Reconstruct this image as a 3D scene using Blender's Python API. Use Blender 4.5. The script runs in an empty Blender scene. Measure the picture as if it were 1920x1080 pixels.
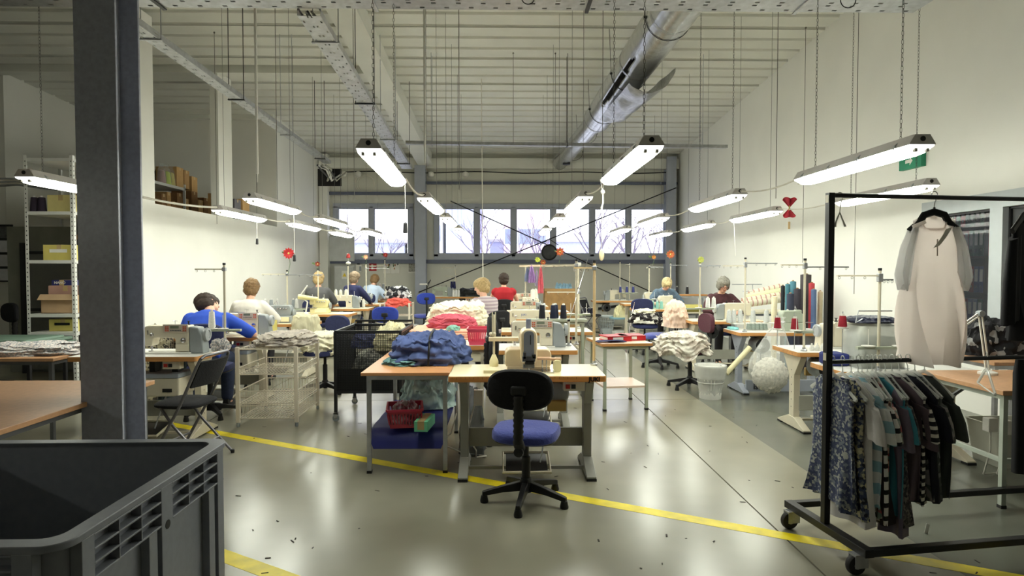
import bpy, math, random
from mathutils import Vector, Matrix, noise
PI = math.pi
C = bpy.context.scene.collection
SC = bpy.context.scene

# ------------------------------------------------------------------ camera
FPX, HEYE = 1150.0, 1.5
cam_d = bpy.data.cameras.new('camera'); cam = bpy.data.objects.new('camera', cam_d); C.objects.link(cam)
cam_d.sensor_width = 36; cam_d.lens = FPX / 1920 * 36; cam_d.clip_start = .05; cam_d.clip_end = 400
cam.location = (0, 0, HEYE)
cam.rotation_euler = (PI/2 - math.atan(35/FPX), 0, -math.atan(20/FPX))
SC.camera = cam
CM = cam.rotation_euler.to_matrix()

def at(px, py, X=None, Y=None, Z=None):
    """the point where the ray of a photo pixel (1920x1080) meets the plane X=, Y= or Z="""
    d = CM @ Vector(((px-960)/FPX, (540-py)/FPX, -1))
    if Y is not None: t = Y/d.y
    elif Z is not None: t = (Z-HEYE)/d.z
    else: t = X/d.x
    return Vector((d.x*t, d.y*t, HEYE+d.z*t))

# ------------------------------------------------------------------ world and exposure
w = bpy.data.worlds.new('overcast_sky'); SC.world = w; w.use_nodes = True
bg = w.node_tree.nodes['Background']; bg.inputs[0].default_value = (.86, .89, 1, 1); bg.inputs[1].default_value = 2.5
SC.view_settings.view_transform = 'Standard'; SC.view_settings.look = 'None'
SC.view_settings.exposure = 0.52; SC.view_settings.gamma = 1; SC.view_settings.use_curve_mapping = False
LAMP_STRENGTH = 25.0

# ------------------------------------------------------------------ materials
def lin(c): return tuple(((v/255)/12.92 if v/255 <= .04045 else ((v/255+.055)/1.055)**2.4) for v in c)
_mats = {}
def mat(name, rgb=(200,200,200), rough=.6, metal=0, var=.06, scale=6, bump=0, emit=0, alpha=1, trans=0, ior=1.45, spec=.5, coat=0, sheen=0):
    if name in _mats: return _mats[name]
    m = bpy.data.materials.new(name); m.use_nodes = True; nt = m.node_tree; b = nt.nodes['Principled BSDF']
    c = lin(rgb)
    b.inputs['Roughness'].default_value = rough; b.inputs['Metallic'].default_value = metal
    b.inputs['IOR'].default_value = ior; b.inputs['Specular IOR Level'].default_value = spec
    b.inputs['Alpha'].default_value = alpha; b.inputs['Transmission Weight'].default_value = trans
    b.inputs['Coat Weight'].default_value = coat; b.inputs['Sheen Weight'].default_value = sheen
    b.inputs['Base Color'].default_value = (*c, 1)
    if emit:
        b.inputs['Emission Color'].default_value = (*c, 1); b.inputs['Emission Strength'].default_value = emit
    if not bump and any(k in name for k in ('cloth', 'bundle', 'heap', 'rib', 'shirt', 'top')) and rough > .75: bump = .35
    if var or bump:
        tc = nt.nodes.new('ShaderNodeTexCoord'); nz = nt.nodes.new('ShaderNodeTexNoise')
        nz.inputs['Scale'].default_value = scale; nz.inputs['Detail'].default_value = 4
        nt.links.new(tc.outputs['Object'], nz.inputs['Vector'])
        if var:
            r = nt.nodes.new('ShaderNodeValToRGB')
            r.color_ramp.elements[0].position = .3; r.color_ramp.elements[1].position = .7
            r.color_ramp.elements[0].color = (*[v*(1-var*1.5) for v in c], 1)
            r.color_ramp.elements[1].color = (*[min(1, v*(1+var)) for v in c], 1)
            nt.links.new(nz.outputs['Fac'], r.inputs['Fac']); nt.links.new(r.outputs['Color'], b.inputs['Base Color'])
        if bump:
            bp = nt.nodes.new('ShaderNodeBump'); bp.inputs['Strength'].default_value = bump; bp.inputs['Distance'].default_value = .01
            nt.links.new(nz.outputs['Fac'], bp.inputs['Height']); nt.links.new(bp.outputs['Normal'], b.inputs['Normal'])
    _mats[name] = m
    return m

def pattern(name, kind, cols, scale=20, rough=.85, axis='z', ratio=.5, warp=0):
    """procedural cloth prints: stripes, spots (voronoi cells) or melange (noise); cols = list of rgb"""
    if name in _mats: return _mats[name]
    m = bpy.data.materials.new(name); m.use_nodes = True; nt = m.node_tree; N = nt.nodes; L = nt.links; b = N['Principled BSDF']
    b.inputs['Roughness'].default_value = rough
    tc = N.new('ShaderNodeTexCoord')
    r = N.new('ShaderNodeValToRGB'); r.color_ramp.interpolation = 'CONSTANT' if kind != 'melange' else 'LINEAR'
    els = r.color_ramp.elements
    n = len(cols)
    while len(els) < n: els.new(.5)
    for i, c in enumerate(cols):
        els[i].position = (i/n if kind != 'melange' else .3+.4*i/max(1, n-1)); els[i].color = (*lin(c), 1)
    if kind == 'stripes' and n == 2: els[1].position = ratio
    if kind == 'stripes':
        sx = N.new('ShaderNodeSeparateXYZ'); L.new(tc.outputs['Object'], sx.inputs[0])
        mu = N.new('ShaderNodeMath'); mu.operation = 'MULTIPLY'; mu.inputs[1].default_value = scale
        L.new(sx.outputs['XYZ'.index(axis.upper())], mu.inputs[0])
        fr = N.new('ShaderNodeMath'); fr.operation = 'FRACT'; L.new(mu.outputs[0], fr.inputs[0]); L.new(fr.outputs[0], r.inputs[0])
    elif kind == 'spots':
        vo = N.new('ShaderNodeTexVoronoi'); vo.inputs['Scale'].default_value = scale; L.new(tc.outputs['Object'], vo.inputs['Vector'])
        sp = N.new('ShaderNodeSeparateColor'); L.new(vo.outputs['Color'], sp.inputs[0]); L.new(sp.outputs[0], r.inputs[0])
    else:
        nz = N.new('ShaderNodeTexNoise'); nz.inputs['Scale'].default_value = scale; nz.inputs['Detail'].default_value = 6
        L.new(tc.outputs['Object'], nz.inputs['Vector']); L.new(nz.outputs['Fac'], r.inputs[0])
    L.new(r.outputs[0], b.inputs['Base Color'])
    _mats[name] = m
    return m

def wood(name, rgb, rough=.45, amt=.18, scale=3, stretch=(1, 12, 12)):
    if name in _mats: return _mats[name]
    m = bpy.data.materials.new(name); m.use_nodes = True; nt = m.node_tree; N = nt.nodes; L = nt.links; b = N['Principled BSDF']
    b.inputs['Roughness'].default_value = rough; c = lin(rgb)
    tc = N.new('ShaderNodeTexCoord'); mp = N.new('ShaderNodeMapping'); mp.inputs['Scale'].default_value = stretch
    nz = N.new('ShaderNodeTexNoise'); nz.inputs['Scale'].default_value = scale; nz.inputs['Detail'].default_value = 5; nz.inputs['Distortion'].default_value = .4
    r = N.new('ShaderNodeValToRGB'); r.color_ramp.elements[0].position = .35; r.color_ramp.elements[1].position = .68
    r.color_ramp.elements[0].color = (*[v*(1-amt) for v in c], 1); r.color_ramp.elements[1].color = (*[min(1, v*(1+amt*.5)) for v in c], 1)
    L.new(tc.outputs['Object'], mp.inputs[0]); L.new(mp.outputs[0], nz.inputs[0]); L.new(nz.outputs['Fac'], r.inputs[0]); L.new(r.outputs[0], b.inputs['Base Color'])
    _mats[name] = m
    return m

# ------------------------------------------------------------------ mesh helpers
class G:
    """collects vertices and faces of ONE mesh"""
    def __init__(s): s.v = []; s.f = []
    def add(s, vs, fs):
        o = len(s.v); s.v += [tuple(p) for p in vs]; s.f += [tuple(i+o for i in f) for f in fs]; return s
    def bb(s, x0, x1, y0, y1, z0, z1):
        vs = [(x, y, z) for z in (z0, z1) for y in (y0, y1) for x in (x0, x1)]
        return s.add(vs, [(0,2,3,1), (4,5,7,6), (0,1,5,4), (2,6,7,3), (0,4,6,2), (1,3,7,5)])
    def box(s, c, size, rot=None):
        h = [v/2 for v in size]; M = rot if rot is not None else Matrix.Identity(3)
        vs = [Vector(c) + M @ Vector((x*h[0], y*h[1], z*h[2])) for z in (-1, 1) for y in (-1, 1) for x in (-1, 1)]
        return s.add(vs, [(0,2,3,1), (4,5,7,6), (0,1,5,4), (2,6,7,3), (0,4,6,2), (1,3,7,5)])
    def bar(s, a, b, w, h=None, up=(0,0,1)):
        a = Vector(a); b = Vector(b); d = (b-a); L = d.length; y = d.normalized(); x = y.cross(Vector(up))
        x = x.normalized() if x.length > 1e-4 else Vector((1,0,0)); z = x.cross(y)
        M = Matrix((x, y, z)).transposed()
        return s.box((a+b)/2, (w, L, h or w), M)
    def loft(s, rings, cap=True, closed=False):
        n = len(rings[0]); o = len(s.v)
        for r in rings: s.v += [tuple(p) for p in r]
        k = len(rings)
        for i in range(k if closed else k-1):
            for j in range(n):
                a = o+i*n+j; b = o+i*n+(j+1) % n; c = o+((i+1) % k)*n+(j+1) % n; d = o+((i+1) % k)*n+j
                s.f.append((a, b, c, d))
        if cap and not closed:
            s.f.append(tuple(o+j for j in range(n))[::-1]); s.f.append(tuple(o+(k-1)*n+j for j in range(n)))
        return s
    def tube(s, pts, r, n=6, closed=False, cap=True, ry=None):
        pts = [Vector(p) for p in pts]; k = len(pts); rs = r if isinstance(r, (list, tuple)) else [r]*k
        rings = []; u = None
        for i, p in enumerate(pts):
            if closed: t = pts[(i+1) % k]-pts[i-1]
            else: t = pts[min(i+1, k-1)]-pts[max(i-1, 0)]
            t = t.normalized() if t.length > 1e-9 else Vector((0,0,1))
            if u is None:
                u = t.cross(Vector((0,0,1)))
                if u.length < 1e-3: u = Vector((1,0,0))
            u = (u-t*u.dot(t)); u = u.normalized() if u.length > 1e-6 else t.orthogonal().normalized()
            v = t.cross(u); q = (ry[i] if isinstance(ry, (list, tuple)) else ry*1.0) if ry else rs[i]
            rings.append([p+u*math.cos(2*PI*j/n)*rs[i]+v*math.sin(2*PI*j/n)*q for j in range(n)])
        return s.loft(rings, cap, closed)
    def lathe(s, prof, n=16, c=(0,0,0), M=None):
        c = Vector(c); M = M or Matrix.Identity(3)
        rings = [[c+M @ Vector((r*math.cos(2*PI*j/n), r*math.sin(2*PI*j/n), z)) for j in range(n)] for r, z in prof]
        return s.loft(rings)
    def cyl(s, a, b, r, n=12, r2=None): return s.tube([a, b], [r, r2 if r2 is not None else r], n)
    def prism(s, poly, a, b, axis='y'):
        n = len(poly)
        def P(p, t): return (p[0], t, p[1]) if axis == 'y' else ((t, p[0], p[1]) if axis == 'x' else (p[0], p[1], t))
        return s.add([P(p, a) for p in poly]+[P(p, b) for p in poly],
                     [tuple(range(n))[::-1], tuple(range(n, 2*n))]+[(i, (i+1) % n, n+(i+1) % n, n+i) for i in range(n)])
    def sph(s, c, r, nu=14, nv=9, M=None, fn=None):
        r = r if isinstance(r, (list, tuple)) else (r, r, r); c = Vector(c); M = M or Matrix.Identity(3); rings = []
        for i in range(nv+1):
            th = PI*(.02+.96*i/nv) if 0 < i < nv else PI*(.004 if i == 0 else .996)
            ring = []
            for j in range(nu):
                ph = 2*PI*j/nu; d = Vector((math.sin(th)*math.cos(ph), math.sin(th)*math.sin(ph), -math.cos(th)))
                k = fn(d) if fn else 1
                ring.append(c+M @ Vector((d.x*r[0]*k, d.y*r[1]*k, d.z*r[2]*k)))
            rings.append(ring)
        return s.loft(rings)
    def sheet(s, fn, nu, nv, t=.002):
        """a thin double-sided sheet: fn(u,v)->point, thickness along the local normal"""
        P = [[Vector(fn(i/nu, j/nv)) for i in range(nu+1)] for j in range(nv+1)]
        Q = []
        for j in range(nv+1):
            row = []
            for i in range(nu+1):
                a = P[j][min(i+1, nu)]-P[j][max(i-1, 0)]; b = P[min(j+1, nv)][i]-P[max(j-1, 0)][i]
                n = a.cross(b); n = n.normalized() if n.length > 1e-9 else Vector((0,0,1)); row.append(P[j][i]+n*t)
            Q.append(row)
        W = nu+1; o = len(s.v)
        s.v += [tuple(p) for r in P for p in r]+[tuple(p) for r in Q for p in r]; K = W*(nv+1)
        for j in range(nv):
            for i in range(nu):
                a = o+j*W+i; s.f.append((a, a+W, a+W+1, a+1)); s.f.append((a+K, a+K+1, a+K+W+1, a+K+W))
        for i in range(nu):
            a = o+i; s.f.append((a, a+1, a+1+K, a+K)); a = o+nv*W+i; s.f.append((a, a+K, a+1+K, a+1))
        for j in range(nv):
            a = o+j*W; s.f.append((a, a+K, a+K+W, a+W)); a = o+j*W+nu; s.f.append((a, a+W, a+K+W, a+K))
        return s
    def xf(s, M, start=0): s.v[start:] = [tuple(M @ Vector(p)) for p in s.v[start:]]; return s
    def mesh(s, name, m, smooth=True, angle=40):
        me = bpy.data.meshes.new(name); me.from_pydata(s.v, [], s.f); me.validate(clean_customdata=False)
        me.materials.append(m)
        if smooth:
            me.polygons.foreach_set('use_smooth', [True]*len(me.polygons)); me.set_sharp_from_angle(angle=math.radians(angle))
        me.update()
        return me

def obj(name, g, m, parent=None, bevel=0, seg=2, smooth=True, loc=None, rz=0, angle=40, kind=None):
    o = bpy.data.objects.new(name, g.mesh(name, m, smooth, angle) if isinstance(g, G) else g); C.objects.link(o)
    if parent: o.parent = parent
    if loc is not None: o.location = loc
    if rz: o.rotation_euler.z = rz
    if bevel:
        b = o.modifiers.new('bevel', 'BEVEL'); b.width = bevel; b.segments = seg; b.limit_method = 'ANGLE'; b.angle_limit = math.radians(50)
    if kind: o['kind'] = kind
    return o
def tag(o, label, cat, group=None):
    o['label'] = label; o['category'] = cat
    if group: o['group'] = group
    return o
def thing(name, label, cat, loc=(0,0,0), rz=0, group=None):
    o = bpy.data.objects.new(name, None); o.empty_display_size = .1; C.objects.link(o); o.location = loc; o.rotation_euler = (0,0,rz)
    return tag(o, label, cat, group)
def struct(name, g, m, parent=None, **k):
    o = obj(name, g, m, parent, **k)
    if parent is None: o['kind'] = 'structure'
    return o
def dup(root, loc, rz=None, label=None, group=None):
    def cp(o, par):
        c = o.copy(); C.objects.link(c); c.parent = par
        for ch in o.children: cp(ch, c)
        return c
    r = cp(root, None); r.location = loc
    if rz is not None: r.rotation_euler.z = rz
    if label: r['label'] = label
    if group: r['group'] = group
    return r
def RX(a): return Matrix.Rotation(a, 3, 'X')
def RY(a): return Matrix.Rotation(a, 3, 'Y')
def RZ(a): return Matrix.Rotation(a, 3, 'Z')
def arc(c, r, a0, a1, n, plane='xy'):
    out = []
    for i in range(n+1):
        a = a0+(a1-a0)*i/n; x, y = r*math.cos(a), r*math.sin(a)
        out.append((c[0]+x, c[1]+y) if plane is None else (Vector(c)+Vector({'xy': (x,y,0), 'xz': (x,0,y), 'yz': (0,x,y)}[plane])))
    return out
def rrect(x0, x1, y0, y1, r, n=4):
    p = []
    for cx, cy, a in ((x1-r, y1-r, 0), (x0+r, y1-r, PI/2), (x0+r, y0+r, PI), (x1-r, y0+r, 1.5*PI)):
        p += arc((cx, cy), r, a, a+PI/2, n, None)
    return p
def superell(rx, ry, p=3.5, n=40):
    out = []
    for i in range(n):
        a = 2*PI*i/n; c, s_ = math.cos(a), math.sin(a)
        out.append((rx*math.copysign(abs(c)**(2/p), c), ry*math.copysign(abs(s_)**(2/p), s_)))
    return out
def nz(x, y=0, z=0): return noise.noise(Vector((x, y, z)))
def sag(a, b, drop, n=8):
    a = Vector(a); b = Vector(b)
    return [a.lerp(b, i/n)-Vector((0,0,drop*4*(i/n)*(1-i/n))) for i in range(n+1)]

YB = 17.2            # inner face of the back wall
XR, XL = 4.94, -5.0  # right wall, left partition
def roof(y): return 4.70+.059*(YB-y)

# ------------------------------------------------------------------ common materials
M_wall = mat('white_plaster', (232,231,224), .85, var=.02, scale=1.5)
M_wallb = mat('cream_wall_panel', (218,217,206), .7, var=.03, scale=1)
M_roof = mat('roof_sheet_paint', (226,226,218), .5, var=.03, scale=2)
M_bluegrey = mat('blue_grey_steel_paint', (98,104,124), .4, var=.05, scale=5)
M_frame = mat('window_frame_grey', (172,177,190), .45, var=.03)
M_galv = mat('galvanised_steel', (188,190,194), .38, .85, var=.12, scale=14)
M_dark = mat('black_steel', (22,22,24), .4, var=.1)
M_blackpl = mat('black_plastic', (24,24,26), .5, var=.1)
M_white_pl = mat('white_plastic', (232,230,222), .4, var=.03)
M_chrome = mat('chrome', (200,200,205), .18, 1, var=0)
M_rubber = mat('dark_rubber', (38,36,36), .7, var=.1)
M_woodedge = wood('orange_wood_edge', (205,146,84))
M_lamin = mat('cream_laminate', (236,228,200), .3, var=.02)
M_orangetop = wood('beech_top', (220,160,108), .35, .12)
M_cream = mat('cream_enamel', (222,214,192), .35, var=.04)
M_greycast = mat('grey_enamel', (150,156,158), .4, var=.05)
M_green_dk = mat('pale_green_steel', (168,176,158), .45, var=.05)
M_legwhite = mat('beige_leg_paint', (214,206,184), .45, var=.06)
M_cord = mat('white_cord', (222,218,206), .6, var=.04)
M_card = mat('cardboard', (178,140,92), .85, var=.1, scale=8)
M_card2 = mat('dark_cardboard', (150,112,74), .85, var=.12, scale=8)
M_yellowbox = mat('yellow_carton', (214,200,110), .6, var=.06)
# ================================================================== THE SETTING
def floor_mat(name, rgb, rough):
    m = bpy.data.materials.new(name); m.use_nodes = True; nt = m.node_tree; N = nt.nodes; L = nt.links; b = N['Principled BSDF']
    tc = N.new('ShaderNodeTexCoord'); n1 = N.new('ShaderNodeTexNoise'); n1.inputs['Scale'].default_value = 1.3; n1.inputs['Detail'].default_value = 3
    L.new(tc.outputs['Object'], n1.inputs[0])
    c = lin(rgb); r = N.new('ShaderNodeValToRGB'); r.color_ramp.elements[0].position = .3; r.color_ramp.elements[1].position = .7
    r.color_ramp.elements[0].color = (*[v*.86 for v in c], 1); r.color_ramp.elements[1].color = (*[v*1.08 for v in c], 1)
    L.new(n1.outputs['Fac'], r.inputs[0])
    L.new(r.outputs[0], b.inputs['Base Color'])
    b.inputs['Roughness'].default_value = rough
    b.inputs['Specular IOR Level'].default_value = .6
    return m
M_floor = floor_mat('grey_floor_paint', (142,139,122), .24)
M_floor_dk = floor_mat('dark_grey_floor_paint', (106,108,98), .24)
floor = struct('floor', G().bb(-12.2, 7.2, -5, YB+.25, -.2, -.012), mat('floor_joint', (60,58,54), .8))
xs = [-12.2, -7, -2.9, 1.585, 2.27, 7.2]; ys = [-5, 1.0, 7.0, 12.4, YB+.25]
for i in range(5):
    for j in range(4):
        g0 = .004 if i != 2 else .004
        x1 = xs[i+1]-(.005 if i != 3 else 0); x0 = xs[i]+(.005 if i != 4 else 0)
        obj('floor_slab', G().bb(x0, x1, ys[j]+.004, ys[j+1]-.004, -.013, 0), M_floor_dk if i == 4 else M_floor, floor, smooth=False)
# yellow floor lines
M_yel = mat('yellow_line_paint', (238,216,16), .4, var=.12, scale=9)
def floor_line(label, a, b, wdt=.1):
    a = Vector((a[0], a[1], 0)); b = Vector((b[0], b[1], 0)); d = (b-a).normalized(); n = Vector((-d.y, d.x, 0))*wdt/2
    g = G(); N_ = 40; top = []; 
    for i in range(N_+1):
        p = a.lerp(b, i/N_); e = nz(i*.9, 3)*.003; top.append((p+n*(1+e*20), p-n*(1+e*15)))
    g.loft([[ (q[0].x,q[0].y,0), (q[1].x,q[1].y,0), (q[1].x,q[1].y,.0012), (q[0].x,q[0].y,.0012)] for q in top])
    tag(obj('floor_line', g, M_yel, smooth=False), label, 'floor marking')
floor_line('long yellow painted line running diagonally across the grey floor', (-3.4,6.06), (3.2,2.52))
floor_line('short stretch of yellow line on the floor beside the grey plastic crate', (-1.7,3.34), (.4,2.1))

# ---- roof: trapezoidal sheets laid across the room, falling towards the back wall
ceil_g = G().add([(-12.2,-5,roof(-5)+.16), (7.2,-5,roof(-5)+.16), (7.2,YB+.25,roof(YB)+.16), (-12.2,YB+.25,roof(YB)+.16),
                  (-12.2,-5,roof(-5)+.3), (7.2,-5,roof(-5)+.3), (7.2,YB+.25,roof(YB)+.3), (-12.2,YB+.25,roof(YB)+.3)],
                 [(0,1,2,3), (4,7,6,5), (0,4,5,1), (1,5,6,2), (2,6,7,3), (3,7,4,0)])
ceiling = struct('ceiling', ceil_g, mat('roof_insulation', (150,148,140), .8))
P = .4
k = 0; y = -5.0
while y < YB+.2:
    g = G(); prof = []
    for r in range(3):
        y0 = y+r*P
        prof += [(y0, 0), (y0+.3, 0), (y0+.304, .008), (y0+.325, .07), (y0+.37, .07), (y0+.394, .008)]
    prof.append((y+3*P+.012, 0))
    prof = [(min(a, YB+.2), b) for a, b in prof]
    vs = []
    for X in (-12.1, 7.1):
        vs += [(X, a, roof(a)+b) for a, b in prof]
    n = len(prof)
    g.add(vs, [(i, i+1, n+i+1, n+i) for i in range(n-1)])
    o = obj('roof_sheet', g, M_roof, ceiling, smooth=False)
    sm = o.modifiers.new('sheet', 'SOLIDIFY'); sm.thickness = .004; sm.offset = 1
    # overlap lip that catches the light at each sheet joint
    obj('sheet_lip', G().bb(-12.1, 7.1, y-.012, y+.012, roof(y)-.012, roof(y)-.001), M_roof, ceiling, smooth=False)
    y += 3*P

# ---- walls
def wallbox(name, *bbs, m=None):
    g = G()
    for b in bbs: g.bb(*b)
    return struct(name, g, m or M_wall, smooth=False)
HT = 6.3
WZ0, WZ1 = 1.86, 3.24                                    # back windows, glass openings
WL = (at(630,440,Y=YB).x, at(771,440,Y=YB).x); WR = (at(818,440,Y=YB).x, at(1249,440,Y=YB).x)
wallbox('wall_back', (-12.2,WL[0],YB,YB+.2,0,HT), (WL[1],WR[0],YB,YB+.2,0,HT), (WR[1],7.2,YB,YB+.2,0,HT),
        (WL[0],WL[1],YB,YB+.2,0,WZ0), (WL[0],WL[1],YB,YB+.2,WZ1,HT), (WR[0],WR[1],YB,YB+.2,0,WZ0), (WR[0],WR[1],YB,YB+.2,WZ1,HT), m=M_wallb)
# right wall with the office window opening
OY0, OY1, OZ0, OZ1 = 3.7, 7.05, .74, 2.25
wallbox('wall_right', (XR,XR+.15,-5,OY0,0,HT), (XR,XR+.15,OY1,YB,0,HT), (XR,XR+.15,OY0,OY1,0,OZ0), (XR,XR+.15,OY0,OY1,OZ1,HT))
wallbox('wall_rear', (-12.2,7.2,-5.2,-5,0,HT+.4))
wallbox('wall_left', (-12.2,-12,-5,11.3,0,HT))
PZ = 2.45
wallbox('wall_partition', (XL-.14,XL,8.1,13.8,0,PZ), (XL-.14,XL,8.2,8.98,PZ,roof(8.6)-.1), (XL-.14,XL,11.0,11.55,PZ,roof(11.3)-.05))
wallbox('wall_corner', (-9.0,XL,13.8,YB,0,HT))
wallbox('wall_storage', (-9.1,-8.96,11.3,13.8,0,HT), (-12.2,-9.1,11.3,11.45,0,HT))
# roof beams
def beam(name, x0, x1, ya, yb, drop, m=M_roof):
    g = G(); vs = []
    for yy in (ya, yb):
        z = roof(yy); vs += [(x0,yy,z-drop), (x1,yy,z-drop), (x1,yy,z+.02), (x0,yy,z+.02)]
    g.add(vs, [(0,3,2,1), (4,5,6,7), (0,1,5,4), (1,2,6,5), (2,3,7,6), (3,0,4,7)])
    return struct(name, g, m, smooth=False)
bm = beam('trim_1', -2.22, -1.92, -5, YB-.02, .36)
g = G()
for yy in (-5, YB-.02):
    pass
g.add([(-2.27,-5,roof(-5)-.38), (-1.87,-5,roof(-5)-.38), (-1.87,-5,roof(-5)-.355), (-2.27,-5,roof(-5)-.355),
       (-2.27,YB-.02,roof(YB)-.38), (-1.87,YB-.02,roof(YB)-.38), (-1.87,YB-.02,roof(YB)-.355), (-2.27,YB-.02,roof(YB)-.355)],
      [(0,3,2,1), (4,5,6,7), (0,1,5,4), (1,2,6,5), (2,3,7,6), (3,0,4,7)])
obj('bottom_flange', g, M_roof, bm, smooth=False)
beam('trim_2', -8.95, -2.24, 10.98, 11.16, .11)
beam('trim_3', -8.95, XL-.02, 13.68, 13.79, .1)
struct('trim_4', G().bb(XL+.02, XR-.02, YB-.22, YB-.01, 4.28, 4.56), M_roof, smooth=False)     # soffit beam at the back
struct('trim_5', G().bb(at(604,364,Y=YB).x, -2.46, YB-.12, YB-.01, 3.56, 3.64), M_bluegrey, smooth=False)
struct('trim_6', G().bb(-2.1, XR-.03, YB-.12, YB-.01, 3.86, 3.93), M_bluegrey, smooth=False)

# ---- back windows
M_glass = mat('window_glass', (150,155,165), .02, var=0, alpha=.06, spec=.7)
def window_group(n, x0, x1, cuts):
    fr = G(); d0, d1 = YB-.05, YB+.12
    fr.bb(x0-.06, x1+.06, d0, d1, WZ1-.03, WZ1+.09).bb(x0-.06, x1+.06, d0, d1, WZ0-.1, WZ0+.06)
    fr.bb(x0-.06, x0+.05, d0, d1, WZ0, WZ1).bb(x1-.05, x1+.06, d0, d1, WZ0, WZ1)
    for c in cuts: fr.bb(c-.05, c+.05, d0, d1, WZ0, WZ1)
    w_ = struct('window_%d' % n, fr, M_frame, smooth=False)
    e = [x0]+list(cuts)+[x1]
    for a, b in zip(e[:-1], e[1:]):
        s = G(); q = .045; y0, y1 = YB-.02, YB+.05
        a2, b2, z0, z1 = a+.045, b-.045, WZ0+.05, WZ1-.02
        s.bb(a2, b2, y0, y1, z0, z0+q).bb(a2, b2, y0, y1, z1-q, z1).bb(a2, a2+q, y0, y1, z0+q, z1-q).bb(b2-q, b2, y0, y1, z0+q, z1-q)
        sh = obj('sash', s, M_frame, w_, smooth=False)
        obj('pane', G().bb(a2+q-.005, b2-q+.005, YB+.01, YB+.018, z0+q-.005, z1-q+.005), M_glass, sh, smooth=False)
window_group(1, WL[0], WL[1], [at(697,440,Y=YB).x])
window_group(2, WR[0], WR[1], [at(p,440,Y=YB).x for p in (894,963,1037,1110,1178)])
struct('trim_7', G().bb(at(604,480,Y=YB).x, XR-.36, YB-.1, YB-.01, 1.66, 1.77), M_bluegrey, smooth=False)   # rail under the windows
# steel columns
def hcol(name, cx, y0, depth, width, ztop, m, tf=.018, tw=.012):
    g = G(); x0, x1 = cx-width/2, cx+width/2
    g.bb(x0, x1, y0, y0+tf, 0, ztop).bb(x0, x1, y0+depth-tf, y0+depth, 0, ztop).bb(cx-tw/2, cx+tw/2, y0+tf, y0+depth-tf, 0, ztop)
    return struct(name, g, m, smooth=False, bevel=.003)
c0 = at(153,815,Y=3.54).x; c1 = at(230,815,Y=3.54).x
hcol('trim_8', (c0+c1)/2, 3.54, .24, c1-c0, roof(3.6)-.02, mat('column_paint', (158,161,174), .3, var=.08, scale=40, bump=.05))
hcol('trim_9', (at(778,500,Y=YB-.3).x+at(799,500,Y=YB-.3).x)/2, YB-.34, .28, .3, roof(YB)-.36, M_frame)
hcol('trim_10', at(1257,500,Y=YB-.3).x, YB-.34, .28, .28, roof(YB)-.1, M_frame)
struct('trim_11', G().bb(-4.98, -4.75, YB-.3, YB-.02, 0, roof(YB)-.05), M_wall, smooth=False)
# office window in the right wall, with the office behind it
fr = G(); X0, X1 = XR-.04, XR+.17
fr.bb(X0, X1, OY0-.02, OY1+.04, OZ1-.14, OZ1+.02).bb(X0, X1, OY0-.02, OY1+.04, OZ0-.02, OZ0+.13)
for a, b in ((6.86, OY1+.04), (5.93, 6.09), (4.9, 5.05), (OY0-.02, OY0+.14)): fr.bb(X0, X1, a, b, OZ0+.13, OZ1-.14)
w3 = struct('window_3', fr, mat('office_frame_grey', (176,182,184), .5, var=.03), smooth=False)
for a, b in ((6.09, 6.86), (5.05, 5.93), (OY0+.14, 4.9)):
    obj('gasket', G().bb(XR+.02, XR+.045, a, a+.02, OZ0+.13, OZ1-.14).bb(XR+.02, XR+.045, b-.02, b, OZ0+.13, OZ1-.14).bb(XR+.02, XR+.045, a, b, OZ0+.13, OZ0+.15).bb(XR+.02, XR+.045, a, b, OZ1-.16, OZ1-.14), M_blackpl, w3, smooth=False)
    obj('pane', G().bb(XR+.05, XR+.058, a+.002, b-.002, OZ0+.132, OZ1-.142), M_glass, w3, smooth=False)
wallbox('wall_office', (XR+.16,7.1,9.2,9.3,0,2.6), (7.0,7.1,3.0,9.2,0,2.6), (XR+.16,7.1,2.9,3.0,0,2.6), (XR+.16,7.1,2.9,9.3,2.6,2.7), m=M_wall)

# ---- dark screen partition at the far left, behind the shelving
M_screen = mat('dark_grey_screen', (104,104,98), .8, var=.04)
t = thing('partition_screen', 'dark grey screen panel in a black frame behind the white shelving', 'screen', (-6.24, 8.96, 0))
obj('panel', G().bb(-.6, 1.02, -.012, .012, .05, 1.75), M_screen, t, smooth=False)
f = G().bb(-.67, -.6, -.03, .03, 0, 1.88).bb(1.0, 1.06, -.03, .03, 0, 1.8).bb(-.61, 1.01, -.03, -.012, 1.72, 1.76).bb(-.61, 1.01, -.03, -.012, .9, .94)
obj('frame', f, M_dark, t, smooth=False)
struct('trim_12', G().bb(-7.17, XL-.16, 9.04, 9.1, 0, 2.12), mat('grey_board', (132,133,122), .85), smooth=False)

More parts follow.
